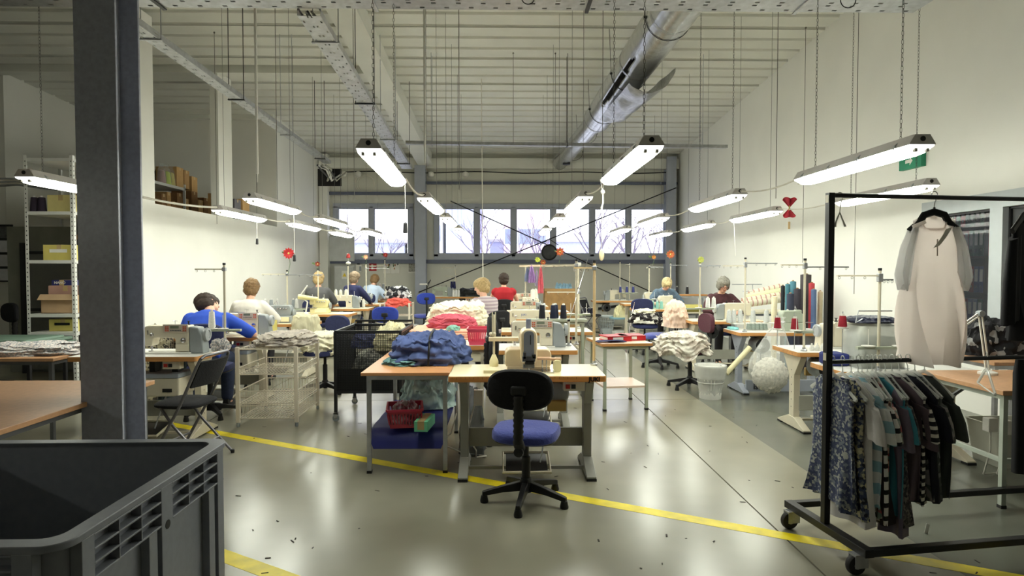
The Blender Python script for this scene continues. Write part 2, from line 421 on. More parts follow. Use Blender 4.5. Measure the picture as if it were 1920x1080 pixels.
# ================================================================== CEILING SERVICES
def tray(label, a, b, width=.3, side=.06, z_up=None, hole=True, group='perforated cable trays'):
    a = Vector(a); b = Vector(b); L = (b-a).length; d = (b-a).normalized(); x = d.cross(Vector((0,0,1))).normalized(); up = x.cross(d)
    t = thing('cable_tray', label, 'cable tray', a)
    M3 = Matrix((x, d, up)).transposed()
    g = G(); cols = [-.5, -.42, -.34, -.13, -.05, .05, .13, .34, .42, .5]; cell = .1; nl = max(1, int(L/cell))
    holes = {1, 3, 5, 7}
    for k in range(nl):
        y0 = k*L/nl; y1 = y0+(L/nl)*.38; y2 = y0+L/nl
        for i in range(9):
            xa, xb = cols[i]*width, cols[i+1]*width
            odd = (k+(i in (1, 7))) % 2 == 0
            if i in holes and odd and hole: g.add([(xa,y1,0), (xb,y1,0), (xb,y2,0), (xa,y2,0)], [(0,1,2,3)]); 
            else: g.add([(xa,y0,0), (xb,y0,0), (xb,y2,0), (xa,y2,0)], [(0,1,2,3)])
    def M_(p): return M3 @ Vector(p)
    g.xf(M3.to_4x4()); o = obj('tray_floor', g, M_galv, t, smooth=False); s = o.modifiers.new('t', 'SOLIDIFY'); s.thickness = .002
    for sg in (-1, 1):
        h = G().bb(sg*width/2-.0015, sg*width/2+.0015, 0, L, -.001, side).bb(min(sg*width/2, sg*(width/2-.015)), max(sg*width/2, sg*(width/2-.015)), 0, L, side-.002, side)
        obj('tray_side', h.xf(M3.to_4x4()), M_galv, t, smooth=False)
    # cables lying in the tray
    for i in range(3):
        r = random.Random(i+int(L*10)); pts = [M_((width*(-.25+.25*i)+r.uniform(-.03, .03), L*k/14, .022+r.uniform(0, .02))) for k in range(15)]
        obj('cable', G().tube(pts, .011, 5), mat('tray_cable_%d' % (i % 3), [(200,200,200), (60,60,66), (150,150,140)][i % 3], .5), t)
    # hangers: threaded rods with a bracket under the tray
    nh = max(2, int(L/1.9)+1)
    for k in range(nh):
        yy = L*(.08+.84*k/(nh-1)); p = a+d*yy
        h = G().bb(-width/2-.03, width/2+.03, -.015, .015, -.014, -.003); h.xf(Matrix.Translation(d*yy) @ M3.to_4x4())
        for sg in (-1, 1):
            q = M_((sg*(width/2+.02), yy, 0)); h.cyl(q, (q.x, q.y, roof((a+q).y)-a.z), .005, 5)
        obj('hanger', h, M_dark if k % 2 else M_galv, t, smooth=False)
    return t
ZT = 3.6
tray('galvanised cable tray spanning the room crosswise above the nearest lamps', (-9.0,5.0,ZT+.05), (3.45,5.0,ZT+.05), .3)
tray('galvanised cable tray running lengthwise beside the white roof beam', (-1.6,5.2,ZT+.01), (-1.86,12.2,ZT-.12), .19)
tray('cable tray running lengthwise along the left partition wall', (-3.2,5.2,ZT+.02), (-3.42,12.2,ZT-.02), .14)
tray('thin cable tray spanning crosswise in front of the back wall', (-1.6,10.4,ZT), (3.82,10.4,ZT-.05), .1, .05, hole=False)
# conduit with white junction pods along the top of the back wall
t = thing('pod_cable', 'cable with white junction pods strung along the top of the back wall', 'cable', (0, YB-.14, 4.18))
obj('cable', G().tube([(x_, 0, -.02*math.sin(x_*2.2)) for x_ in [-4.6+.35*i for i in range(28)]], .016, 6), M_dark, t)
for px in (645, 672, 790, 808, 873, 1262):
    p = at(px, 327, Y=YB-.14); obj('pod', G().lathe([(.02,.05), (.07,.03), (.09,-.02), (.075,-.08), (.03,-.11)], 12, (p.x, 0, -.03)), M_white_pl, t)
g = G()
for k in range(3): g.tube(arc((k*.03, -.02*k, 0), .27-.03*k, 0, 2*PI-.01, 28, 'xz')[:-1], .011, 5, closed=True)
p = at(683, 345, Y=YB-.1)
tag(obj('cable_coil', g, M_cord, loc=(p.x, YB-.06, p.z)), 'coil of pale cable hung high on the back wall', 'cable coil')
# bundle of cables dropping at the far left corner
t = thing('cable_bundle', 'dark bundle of cables where the left tray turns at the back corner', 'cable bundle', (-3.55, 12.3, ZT-.1))
for i in range(6):
    r = random.Random(i); obj('cable', G().tube([(r.uniform(-.1,.1), -.1, .05), (r.uniform(-.1,.15), .15, .0), (r.uniform(0,.25), .3, -.2), (r.uniform(.1,.4), .35, -.12+.02*i)], .02, 6), mat('tray_cable_%d' % (i % 3), (90,90,90)), t)
obj('end_plate', G().bb(-.2, .28, .36, .38, -.3, .05), M_dark, t, smooth=False)

# ---- round foil-clad air duct
M_foil = mat('crinkled_foil', (205,206,206), .26, .95, var=.1, scale=9, bump=.35)
M_foil2 = mat('torn_foil', (190,191,190), .3, .9, var=.15, scale=12, bump=.5)
da = at(1300,-34,Y=6.4); db = at(1121,222,Y=12.2); dc = at(1050,305,Y=YB-.3)
t = thing('air_duct', 'long silver foil-clad round air duct hanging under the roof, torn open halfway', 'air duct', (0,0,0))
def ductring(p, r, n=28, a0=0, a1=2*PI, seed=0):
    return [(p.x+math.cos(a0+(a1-a0)*j/n)*r*(1+.012*nz(j*.7, p.y*2.3, seed)), p.y, p.z+math.sin(a0+(a1-a0)*j/n)*r*(1+.012*nz(j*.7, p.y*2.3, seed))) for j in range(n)]
d0 = da+(da-db)*1.3
g = G(); R1 = .265
tear0, tear1 = 9.3, 12.0
pts = [d0.lerp(db, i/150) for i in range(151)]; ND = 64
rg_ = [ductring(p, R1, ND) for p in pts]; g.loft(rg_, cap=False)
def in_slit(k):
    i_, j_ = divmod(k, ND); y_ = (pts[i_].y+pts[min(i_+1, 150)].y)/2; u_ = (y_-8.2)/2.4
    if not 0 < u_ < 1: return False
    a_ = (j_+.5)*2*PI/ND-2*PI; return abs(a_+2.43) < .02+.14*math.sin(PI*u_)**.5
g.f = [f_ for k, f_ in enumerate(g.f) if not in_slit(k)]
dbody = obj('duct_body', g, M_foil, t); sd_ = dbody.modifiers.new('wall', 'SOLIDIFY'); sd_.thickness = .004
g = G(); pts = [db.lerp(dc, i/24) for i in range(25)]; g.loft([ductring(p, .2) for p in pts]); obj('end_section', g, M_foil, t)
for i in range(7):
    yy = 2.0+i*1.7; p = da+(db-da)*((yy-da.y)/(db.y-da.y))
    obj('joint_band', G().loft([ductring(Vector((p.x, p.y+e, p.z)), R1+.006) for e in (-.03, .03)]), M_foil2, t)
# torn insulation: a curved flap hanging below, with the dark opening along the side
g = G()
def flap(u, v):
    yy = 8.5+u*2.3; p = da+(db-da)*((yy-da.y)/(db.y-da.y)); a = -2.35+v*2.3; r = .32+.09*(1-u)*v+.03*nz(u*5, v*4)
    return (p.x+.03+math.cos(a)*r, yy+.05*nz(v*6, 3), p.z-.1-.08*(1-u)+math.sin(a)*r)
obj('torn_flap', G().sheet(flap, 24, 16, .006), M_foil2, t)
pe = db.lerp(dc, .8); obj('outlet', G().lathe([(.1,0), (.1,-.05), (.085,-.06)], 16, (pe.x+.02, pe.y, pe.z-.17)), M_dark, t)
for i in range(6):
    yy = 5.2+2.1*i; p = da+(db-da)*((yy-da.y)/(db.y-da.y))
    rr = R1+.01 if yy < 12.2 else .215
    h = G().tube(arc((p.x, yy, p.z), rr, PI, 2*PI, 14, 'xz'), .004, 4)
    for sg in (-1, 1): h.cyl((p.x+sg*rr, yy, p.z), (p.x+sg*(rr+.03), yy, roof(yy)), .004, 5); h.sph((p.x+sg*rr, yy, p.z), .02, 8, 5)
    obj('hanger_wire', h, M_dark, t, smooth=False)

# ================================================================== FLUORESCENT LAMPS
M_emit = mat('lamp_diffuser', (252,255,240), .4, var=0, emit=LAMP_STRENGTH)
M_endlens = mat('lamp_end_lens', (238,240,238), .35, var=0, emit=LAMP_STRENGTH*.08)
M_house = mat('lamp_housing', (206,202,198), .5, var=.04)
LL, LZ = 1.45, 2.19
def lampproto():
    t = thing('fluorescent_lamp', '', 'lamp', (0,0,0))
    W = .08
    hp = [(-W,.052), (W,.052), (W-.004,.062), (.05,.112), (-.05,.112), (-W+.004,.062)]
    g = G(); rings = []
    for yy, s in ((0, .9), (.012, 1), (LL-.012, 1), (LL, .9)): rings.append([(a*(s if b > .07 else 1), yy, b) for a, b in hp])
    g.loft(rings); h = obj('housing', g, M_house, t, smooth=False)
    for yy in (-.004, LL+.001): obj('cable_gland', G().cyl((0,yy,.085), (0,yy+.003,.085), .016, 12), M_blackpl, h)
    dp = [(-W+.003,.052), (-W+.006,.03), (-.045,.004), (-.02,0), (.02,0), (.045,.004), (W-.006,.03), (W-.003,.052)]
    e = .11; g = G()
    g.loft([[(a, yy, b) for a, b in dp] for yy in (e, LL-e)]); obj('diffuser', g, M_emit, t, smooth=False)
    for y0, y1 in ((e, .004), (LL-e, LL-.004)):
        g = G(); g.loft([[(a, y0, b) for a, b in dp], [(a, y0+(y1-y0)*.55, b+(.052-b)*.08) for a, b in dp], [(a*.97, y1, b+(.052-b)*.55) for a, b in dp]])
        el = obj('end_lens', g, M_endlens, t, smooth=False)
        for sx in (-1, 1): obj('tube_holder', G().box((sx*.035, y0+(y1-y0)*.9, .028), (.016, .02, .034)), mat('tube_holder_grey', (190,188,170), .5), el, smooth=False)
    for i in range(4):
        for sx in (-1, 1):
            yy = .14+i*(LL-.28)/3
            obj('clip', G().prism([(sx*(W-.01),.045), (sx*(W+.006),.045), (sx*(W+.004),.068), (sx*(W-.02),.09), (sx*(W-.024),.086), (sx*(W-.004),.066)], yy-.008, yy+.008), M_galv, t, smooth=False)
    return t
LP = lampproto()
lamps = []
def chain(g, x_, y_, z0, z1, link=.03):
    n = int((z1-z0)/(link*.8))
    if n > 170: g.cyl((x_,y_,z0), (x_,y_,z1), .0022, 4); return
    for k in range(n):
        zc = z0+(k+.5)*(z1-z0)/n; a = (k % 2)*PI/2; h = link*.5
        pts = [(.006,h*.6), (0,h), (-.006,h*.6), (-.006,-h*.6), (0,-h), (.006,-h*.6)]
        g.tube([(x_+p*math.cos(a), y_+p*math.sin(a), zc+q) for p, q in pts], .0017, 3, closed=True)
def lamp(x_, y_, label, rz=0, group=None, chains=True, dz=0):
    global LP_used
    o = LP if not lamps else dup(LP, (0,0,0))
    for c in [c for c in o.children if c.name.startswith(('chain', 'hook'))]: bpy.data.objects.remove(c)
    o.location = (x_, y_, LZ+dz); o.rotation_euler = (0,0,rz); o['label'] = label
    if group: o['group'] = group
    if chains:
        for f in (.14, .86):
            yl = LL*f; wx, wy = x_-math.sin(rz)*yl, y_+math.cos(rz)*yl
            g = G(); top = roof(wy)-LZ-dz
            if y_ < 6.2: chain(g, 0, yl, .113, top, .034)
            else: g.cyl((0,yl,.113), (0,yl,top), .0024, 4)
            c = obj('chain', g, mat('chain_steel', (110,108,104), .4, .6), o, smooth=False)
    lamps.append(o); return o
rowname = {'A': 'the row left of the silver duct', 'B': 'the row under the silver duct', 'C': 'the row over the right-hand sewing tables', 'D': 'the row along the right wall', 'E': 'the row along the left partition', 'F': 'the row over the left-hand sewing tables'}
ordn = ['first', 'second', 'third', 'fourth', 'fifth']
rows = {'A': [(-.815,3.8), (-.8,6.4), (-.8,8.75), (-.8,11.1)], 'B': [(.9,3.68), (.86,6.25), (.84,8.75), (.84,11.1)],
        'C': [(2.5,3.62), (2.36,6.05), (2.32,8.7), (2.3,11.2)], 'D': [(3.78,5.35), (3.5,7.75), (3.42,9.95), (3.4,12.4)],
        'E': [(-3.82,5.0), (-3.55,7.75), (-3.38,9.9), (-3.34,12.2)], 'F': [(-2.62,6.45), (-2.66,9.0), (-2.62,11.8)]}
for r, L in rows.items():
    for i, (x_, y_) in enumerate(L):
        base = ordn[len(L)-1-i]+' twin-tube lamp from the back wall in '+rowname[r]
        lamp(x_, y_, base, .045 if r+str(i) == 'A0' else 0, group='fluorescent lamps over the work tables')
# one lamp of the same kind on the camera's left: its gloss shows on the face of the steel column
lo_ = lamp(-5.1, -1.2, 'twin-tube lamp hanging on the near side of the steel column, over the bare tan table', group='fluorescent lamps over the work tables')
lo_.name = 'lamp_left_offscreen'
for k_, c_ in enumerate(c for c in lo_.children if c.name.startswith(('diffuser', 'end_lens'))): c_.name = ('diffuser' if c_.name.startswith('diffuser') else 'end_lens_%d' % k_)+'_left_offscreen'
# supply cables between the lamps of a row
for r, L in rows.items():
    for (xa, ya), (xb, yb) in zip(L[:-1], L[1:]):
        tag(obj('lamp_cable', G().tube(sag((xa, ya+LL, LZ+.085), (xb, yb, LZ+.085), .03 if r == 'E' else (.05 if yb-ya-LL < 1.2 else .09)), .013 if r == 'E' else (.009 if r in 'A' else .007), 6), M_cord),
            'white supply cable slung between two lamps in '+rowname[r], 'cable', 'supply cables of '+rowname[r])
# bare threaded rods and cords hanging from the roof
for i, (x_, y_, z_) in enumerate([(-1.9,8.0,2.4), (-.45,6.6,2.35), (1.15,7.0,2.35), (3.1,6.9,2.3), (4.3,7.4,1.2), (4.6,9.3,1.6), (-3.0,8.3,2.3), (-4.2,7.0,2.5), (0.2,10.3,3.6), (0.9,10.3,3.6), (-4.4,9.6,2.2)]):
    tag(obj('ceiling_rod', G().cyl((x_,y_,z_), (x_,y_,roof(y_)), .004, 5).sph((x_, y_, roof(y_)-.02), .015, 8, 5), mat('rod_steel', (120,118,112), .4, .6)), 'thin steel rod hanging straight down from the roof sheets', 'rod', 'thin steel rods hanging from the roof')
tag(obj('ceiling_conduit', G().cyl((-2.35,5.98,2.42), (-2.35,5.98,roof(5.98)), .013, 8).cyl((-2.35,5.98,2.34), (-2.35,5.98,2.42), .006, 6), M_white_pl), 'white conduit pipe dropping from the roof left of the long cable tray', 'conduit')
tag(obj('ceiling_conduit', G().cyl((-.72,5.83,2.5), (-.72,5.83,roof(5.83)), .01, 8), M_white_pl), 'white conduit pipe dropping from the roof behind the first left lamp', 'conduit')

# ---- crossed steel braces in front of the back windows and the round disc at their crossing
YX = YB-.42
for a, b, l in (((1268,352), (785,548), 'steel brace rod rising to the right across the back windows'), ((845,377), (1262,566), 'steel brace rod falling to the right across the back windows')):
    tag(obj('brace_rod', G().cyl(at(*a, Y=YX), at(*b, Y=YX+.05), .016, 6), M_dark), l, 'brace')
pc = at(1030, 473, Y=YX-.055)
t = thing('round_disc', 'round black-rimmed disc hung where the two brace rods cross', 'disc', pc)
obj('rim', G().tube(arc((0,0,0), .2, 0, 2*PI-.001, 30, 'xz')[:-1], .022, 8, closed=True), M_dark, t)
obj('face', G().lathe([(.005,.015), (.1,.02), (.19,.0), (.19,-.015), (.005,-.02)], 28, (0,0,0), RX(PI/2)), mat('disc_face', (70,72,74), .5, var=.2, scale=9), t)
obj('hanger', G().tube([(-.25,.05,.2), (0,.02,.36), (.25,.05,.2)], .01, 5), M_dark, t)

# ---- outside, seen through the back windows
struct('ground_outside', G().bb(-70, 70, YB+.3, 160, -.6, -.5), mat('snowy_ground', (214,216,222), .9))
def house(label, x0, x1, y0, y1, h, rgb, nwin, floors, roofc=(200,200,205)):
    t = thing('outside_building', label, 'building', ((x0+x1)/2, y0, -.5))
    obj('wall', G().bb(x0-(x0+x1)/2, x1-(x0+x1)/2, 0, y1-y0, 0, h), mat('facade_%d%d%d' % rgb, rgb, .8), t, smooth=False)
    hw = (x1-x0)/2; obj('roof', G().bb(-hw-.2, hw+.2, -.2, y1-y0+.2, h, h+.25), mat('outside_roof', roofc, .8), t, smooth=False)
    for f in range(floors):
        for k in range(nwin):
            xx = -hw+(k+.5)*2*hw/nwin; zz = .9+f*2.9
            wd = obj('window', G().bb(xx-.55, xx+.55, -.06, -.01, zz, zz+1.3), mat('outside_window_frame', (240,240,245), .6), t, smooth=False)
            obj('pane', G().bb(xx-.45, xx+.45, -.08, -.061, zz+.1, zz+1.2), mat('outside_pane', (150,160,190), .2), wd, smooth=False)
house('pale yellow building seen through the window beside the grey column', -6.4, -4.0, 42, 50, 7.4, (250,240,214), 2, 2)
house('blue hall seen through the window beside the pale yellow building', -3.6, -1.6, 40, 52, 6.2, (190,200,236), 1, 1)
house('low blue-grey hall seen through the left pair of windows', -11.5, -6.6, 42, 52, 3.8, (186,192,214), 4, 1)
house('pink building seen through the middle windows', .2, 3.4, 46, 52, 7.0, (246,216,224), 3, 2)
house('long low pale blue building beyond the middle windows', -1.0, 9.0, 54, 60, 4.4, (186,194,220), 7, 1)
M_bark = mat('bare_bark', (132,122,138), .9, var=.1)
def bare_tree(label, x_, y_, h, seed):
    r = random.Random(seed); g = G(); 
    def br(p, d, L, rad, lv):
        q = p+d*L; m_ = p.lerp(q, .5)+Vector((r.uniform(-1,1), r.uniform(-1,1), 0))*L*.05
        g.tube([p, m_, q], [rad, rad*.8, rad*.6], 5 if lv < 2 else 3, cap=False)
        if lv < 4:
            for i in range(3 if lv < 3 else 2):
                a = r.uniform(0, 2*PI); e = r.uniform(.35, .8)
                nd = (d+Vector((math.cos(a), math.sin(a), r.uniform(-.1,.5)))*e).normalized(); br(p.lerp(q, r.uniform(.55, 1)), nd, L*r.uniform(.55,.8), rad*.55, lv+1)
    br(Vector((0,0,0)), Vector((r.uniform(-.08,.08), 0, 1)).normalized(), h*.34, h*.018, 0)
    t = thing('bare_tree', label, 'tree', (x_, y_, -.5), 0, 'bare winter trees outside the back windows')
    n0 = 8; tr = G(); tr.v = g.v[:15]; tr.f = [f for f in g.f if max(f) < 15]
    obj('trunk', tr, M_bark, t); bz = G(); bz.v = [v for v in g.v[15:]]; bz.f = [tuple(i-15 for i in f) for f in g.f if min(f) >= 15]
    obj('branches', bz, M_bark, t)
for i, (x_, y_, h) in enumerate([(-9.6,33,7), (-6.9,36,6), (-8.2,30,6), (-.6,30,6.5), (1.0,27,5.5), (2.3,33,7), (4.4,30,7), (5.2,26,5.5), (6.6,32,7.5), (7.8,29,7), (9.4,33,8), (8.7,26,5)]):
    bare_tree('bare winter tree outside the back windows', x_, y_, h, 40+i)
# ================================================================== BUILDERS
def text_part(txt, m, parent, size, loc, rot, depth=.0006, name='lettering', bold=0):
    cu = bpy.data.curves.new('t', 'FONT'); cu.body = txt; cu.size = size; cu.extrude = depth; cu.align_x = 'CENTER'; cu.align_y = 'CENTER'; cu.offset = bold
    tmp = bpy.data.objects.new('t', cu); C.objects.link(tmp); bpy.context.view_layer.update()
    me = bpy.data.meshes.new_from_object(tmp.evaluated_get(bpy.context.evaluated_depsgraph_get())); bpy.data.objects.remove(tmp)
    me.materials.clear(); me.materials.append(m)
    o = bpy.data.objects.new(name, me); C.objects.link(o); o.parent = parent; o.location = loc; o.rotation_euler = rot
    return o

M_red = mat('red_button', (178,40,36), .4); M_navy = mat('navy_cloth', (38,44,84), .85, var=.1, scale=30)
M_seatblue = mat('blue_seat_cloth', (66,76,150), .9, var=.08, scale=60, sheen=.2)
M_plum = mat('plum_seat_cloth', (84,44,56), .9, var=.08, scale=60)
M_blackcloth = mat('black_seat_cloth', (26,26,30), .9, var=.1, scale=60)

def sewing_table(label, loc, rz=0, w=1.1, dp=.55, z=.75, top=M_lamin, edge=M_woodedge, leg=M_legwhite, motor='motor', beamtext=None, group=None, pedal=True, ruler=False, beam=(.02,.17)):
    t = thing('sewing_table', label, 'sewing table', (loc[0], loc[1], 0), rz, group)
    tt = obj('tabletop', G().prism(rrect(-w/2, w/2, -dp/2, dp/2, .02, 3), z-.042, z-.002, 'z'), edge, t, bevel=.003)
    obj('laminate', G().prism(rrect(-w/2+.002, w/2-.002, -dp/2+.002, dp/2-.002, .02, 3), z-.0021, z, 'z'), top, tt, smooth=False)
    if ruler:
        g = G()
        for k in range(36):
            xx = -w/2+.03+k*.03
            if xx < w/2-.2: g.bb(xx-.0007, xx+.0007, -dp/2-.0006, -dp/2+.0004, z-(.022 if k % 2 else .014), z-.006)
        obj('ruler_marks', g, M_blackpl, tt, smooth=False)
    for sx in (-1, 1):
        x0 = sx*(w/2-.1); zt = z-.042; hw = .03
        g = G()
        g.prism([(-.17,zt), (.17,zt), (.17,zt-.03), (.05,zt-.2), (.045,.1), (-.045,.1), (-.05,zt-.2), (-.17,zt-.03)], x0-hw, x0+hw, 'x')
        g.prism([(-.27,.015), (.25,.015), (.25,.03), (.06,.11), (-.06,.11), (-.27,.03)], x0-hw-.005, x0+hw+.005, 'x')
        l = obj('leg', g, leg, t, smooth=False, bevel=.004)
        for yy in (-.24, .22): obj('foot_pad', G().bb(x0-.035, x0+.035, yy-.035, yy+.035, 0, .018), M_blackpl, l, smooth=False)
        h = G()
        for k in range(6):
            zz = .2+k*.07
            h.cyl((x0+sx*(hw+.0005), 0, zz), (x0+sx*(hw+.001), 0, zz), .006, 6); h.cyl((x0-sx*(hw+.0005), 0, zz), (x0-sx*(hw+.001), 0, zz), .006, 6)
        obj('bolt_holes', h, M_dark, l, smooth=False)
    b = obj('crossbeam', G().bb(-w/2+.12, w/2-.12, beam[0], beam[0]+.03, beam[1], beam[1]+.14), leg if leg is not M_legwhite else mat('beige_grey_beam', (168,168,156), .5), t, smooth=False, bevel=.004)
    if beamtext: text_part(beamtext, M_dark, b, .1, (.2, beam[0]+.0315, beam[1]+.06), (PI/2, 0, PI), bold=.003)
    if pedal:
        pr = obj('pedal', G().box((0, -.08, .075), (.3, .26, .014), RX(.2)), M_dark, t, smooth=False)
        obj('pedal_frame', G().tube([(-.17,-.22,.05), (.17,-.22,.05), (.17,.06,.11), (-.17,.06,.11)], .012, 6, closed=True), M_legwhite, pr)
        obj('pedal_bar', G().bar((-w/2+.12,-.1,.05), (w/2-.12,-.1,.05), .022), leg, t, smooth=False)
        obj('pedal_rod', G().cyl((.1,-.12,.09), (.2,.02,z-.2), .006, 6), M_galv, t)
    if motor == 'motor':
        mo = obj('motor', G().lathe([(.03,-.15), (.085,-.14), (.1,-.11), (.1,.06), (.085,.09), (.05,.1)], 20, (.22,.02,z-.17), RX(PI/2)), M_greycast, t)
        obj('motor_bracket', G().bb(.14, .3, -.04, .08, z-.085, z-.043), M_dark, t, smooth=False)
        obj('belt_guard', G().lathe([(.06,0), (.085,.004), (.085,.02), (.06,.024)], 18, (.22,.17,z-.17), RX(PI/2)), M_blackpl, mo)
        obj('clutch_cover', G().bb(.15, .29, -.15, -.11, z-.28, z-.2), mat('brass_tone', (176,146,84), .5), mo, smooth=False, bevel=.01)
    elif motor == 'box':
        mo = obj('control_box', G().bb(-.02, .36, -.2, .08, z-.36, z-.2), M_cream, t, smooth=False, bevel=.012)
        obj('box_lid', G().bb(-.02, .36, -.205, .085, z-.2, z-.16), mat('pale_blue_grey', (170,178,190), .5), mo, smooth=False, bevel=.008)
        obj('socket', G().bb(.22, .3, -.206, -.2, z-.32, z-.29), M_blackpl, mo, smooth=False)
        obj('box_bracket', G().bb(.05, .1, -.1, 0, z-.16, z-.042).bb(.25, .3, -.1, 0, z-.16, z-.042), M_dark, t, smooth=False)
    s = obj('switch_box', G().bb(w/2-.3, w/2-.15, -dp/2+.02, -dp/2+.09, z-.11, z-.043), M_cream, t, smooth=False, bevel=.005)
    for k, m_ in ((0, M_red), (1, M_blackpl)): obj('button', G().bb(w/2-.285+k*.04, w/2-.255+k*.04, -dp/2+.012, -dp/2+.021, z-.092, z-.062), m_, s, smooth=False)
    return t

def lockstitch(label, loc, rz=0, body=M_cream, panel=True, wheel=M_greycast, brand=None, group=None):
    """flat-bed machine: needle at local -X, operator at local -Y; origin on the tabletop"""
    t = thing('sewing_machine', label, 'sewing machine', loc, rz, group)
    obj('bed', G().bb(-.28, .14, -.09, .085, 0, .014), M_white_pl, t, smooth=False, bevel=.003)
    out = [(.12,.014), (.12,.235), (.105,.25), (-.24,.25), (-.262,.243), (-.27,.225), (-.272,.075), (-.262,.066), (-.215,.066), (-.205,.08), (-.198,.128)]
    out += [(-.18,.14), (-.02,.14), (-.004,.13), (0,.115), (0,.014)]
    b = obj('body', G().prism(out, -.06, .06, 'y'), body, t, smooth=False, bevel=.008)
    obj('faceplate', G().bb(-.276, -.27, -.045, .045, .085, .235), M_chrome, t, smooth=False, bevel=.002)
    obj('needle_bar', G().cyl((-.237,0,.067), (-.237,0,.03), .005, 8).cyl((-.237,0,.03), (-.237,0,.004), .0015, 6), M_chrome, t)
    obj('presser_foot', G().cyl((-.25,.012,.067), (-.25,.012,.024), .005, 8).box((-.244,-.008,.02), (.022,.04,.006)), M_chrome, t)
    obj('take_up_lever', G().bar((-.235,-.063,.17), (-.235,-.07,.21), .008), M_chrome, t)
    dl = obj('tension_dial', G().lathe([(.008,0), (.016,.002), (.016,.016), (.01,.022)], 12, (-.2,-.06,.17), RX(PI/2)), M_chrome, t)
    obj('stitch_dial', G().lathe([(.012,0), (.022,.002), (.022,.014), (.008,.018)], 16, (.075,-.06,.12), RX(PI/2)), M_chrome, t)
    obj('lower_cover', G().bb(.004, .118, -.068, -.06, .02, .085), body, t, smooth=False, bevel=.003)
    mo = obj('motor_housing', G().prism([(.121,.0), (.25,.0), (.235,.16), (.2,.23), (.121,.242)], -.062, .062, 'y'), wheel, t, smooth=False, bevel=.012)
    obj('handwheel', G().lathe([(.02,-.01), (.058,-.008), (.062,.004), (.058,.022), (.04,.026), (.034,.016), (.01,.02)], 24, (.245,0,.165), RY(PI/2)), mat('wheel_grey', (176,180,182), .35), mo)
    if panel:
        p = obj('control_panel', G().bb(-.1, .118, -.074, -.06, .19, .262), mat('panel_face', (206,196,182), .5), t, smooth=False, bevel=.003)
        obj('display', G().bb(-.035, .04, -.0765, -.073, .226, .25), mat('lcd_green', (120,128,110), .3), p, smooth=False)
        for i in range(2):
            for j in range(3):
                obj('button', G().bb(-.08+i*.018, -.067+i*.018, -.077, -.073, .2+j*.017, .211+j*.017), mat('orange_button', (206,92,60), .5), p, smooth=False)
                obj('button', G().bb(.075+i*.018, .088+i*.018, -.077, -.073, .2+j*.017, .211+j*.017), mat('orange_button', (206,92,60), .5), p, smooth=False)
        for j in range(7): obj('button', G().bb(-.035+j*.014, -.025+j*.014, -.077, -.073, .203, .213), mat('grey_button', (96,98,98), .5), p, smooth=False)
    if brand: text_part(brand, mat('blue_lettering', (50,90,170), .5), b, .035, (-.1, -.0612, .19), (PI/2, 0, 0))
    obj('thread_guide', G().cyl((-.03,0,.25), (-.03,0,.29), .002, 5).tube([(-.05,0,.285), (-.03,0,.29), (-.01,0,.285)], .0025, 5), M_chrome, t)
    obj('bobbin_winder', G().lathe([(.016,0), (.016,.006), (.006,.008), (.006,.03), (.014,.032), (.014,.036)], 12, (.08,.02,.25)), M_blackpl, t)
    return t

def overlock(label, loc, rz=0, body=M_cream, group=None):
    """short overlock machine with dials, cloth plate and looper cover"""
    t = thing('overlock_machine', label, 'sewing machine', loc, rz, group)
    obj('base', G().prism(rrect(-.14, .16, 0, .1, .02, 3), -.1, .1, 'y'), body, t, bevel=.006)
    obj('arm', G().prism([(-.11,.1), (.14,.1), (.15,.2), (.12,.245), (-.06,.245), (-.12,.2)], -.05, .09, 'y'), body, t, bevel=.012)
    obj('needle_head', G().bb(-.15, -.07, -.09, -.02, .15, .25), body, t, bevel=.012)
    obj('needle', G().cyl((-.11,-.055,.15), (-.11,-.055,.105), .006, 8), M_chrome, t)
    obj('cloth_plate', G().bb(-.26, -.02, -.12, .04, .095, .103), M_chrome, t, smooth=False, bevel=.002)
    obj('looper_cover', G().bb(-.06, .14, -.112, -.1, .02, .085), mat('cover_cream', (236,226,190), .4), t, smooth=False, bevel=.004)
    for k in range(4): obj('tension_dial', G().lathe([(.006,0), (.013,.002), (.011,.02), (.004,.024)], 10, (-.03+k*.04,-.05,.2), RX(PI/2)), M_chrome, t)
    obj('handwheel', G().lathe([(.02,0), (.055,.003), (.055,.02), (.02,.024)], 20, (.162,.02,.13), RY(PI/2)), M_greycast, t)
    obj('thread_tube', G().tube([(-.05,.0,.245), (-.06,-.02,.3), (-.08,-.04,.28), (-.1,-.05,.24)], .003, 5), M_chrome, t)
    obj('sight_glass', G().lathe([(.014,0), (.014,.012), (.004,.02)], 10, (.05,.02,.245)), mat('clear_dome', (220,222,210), .2), t)
    return t

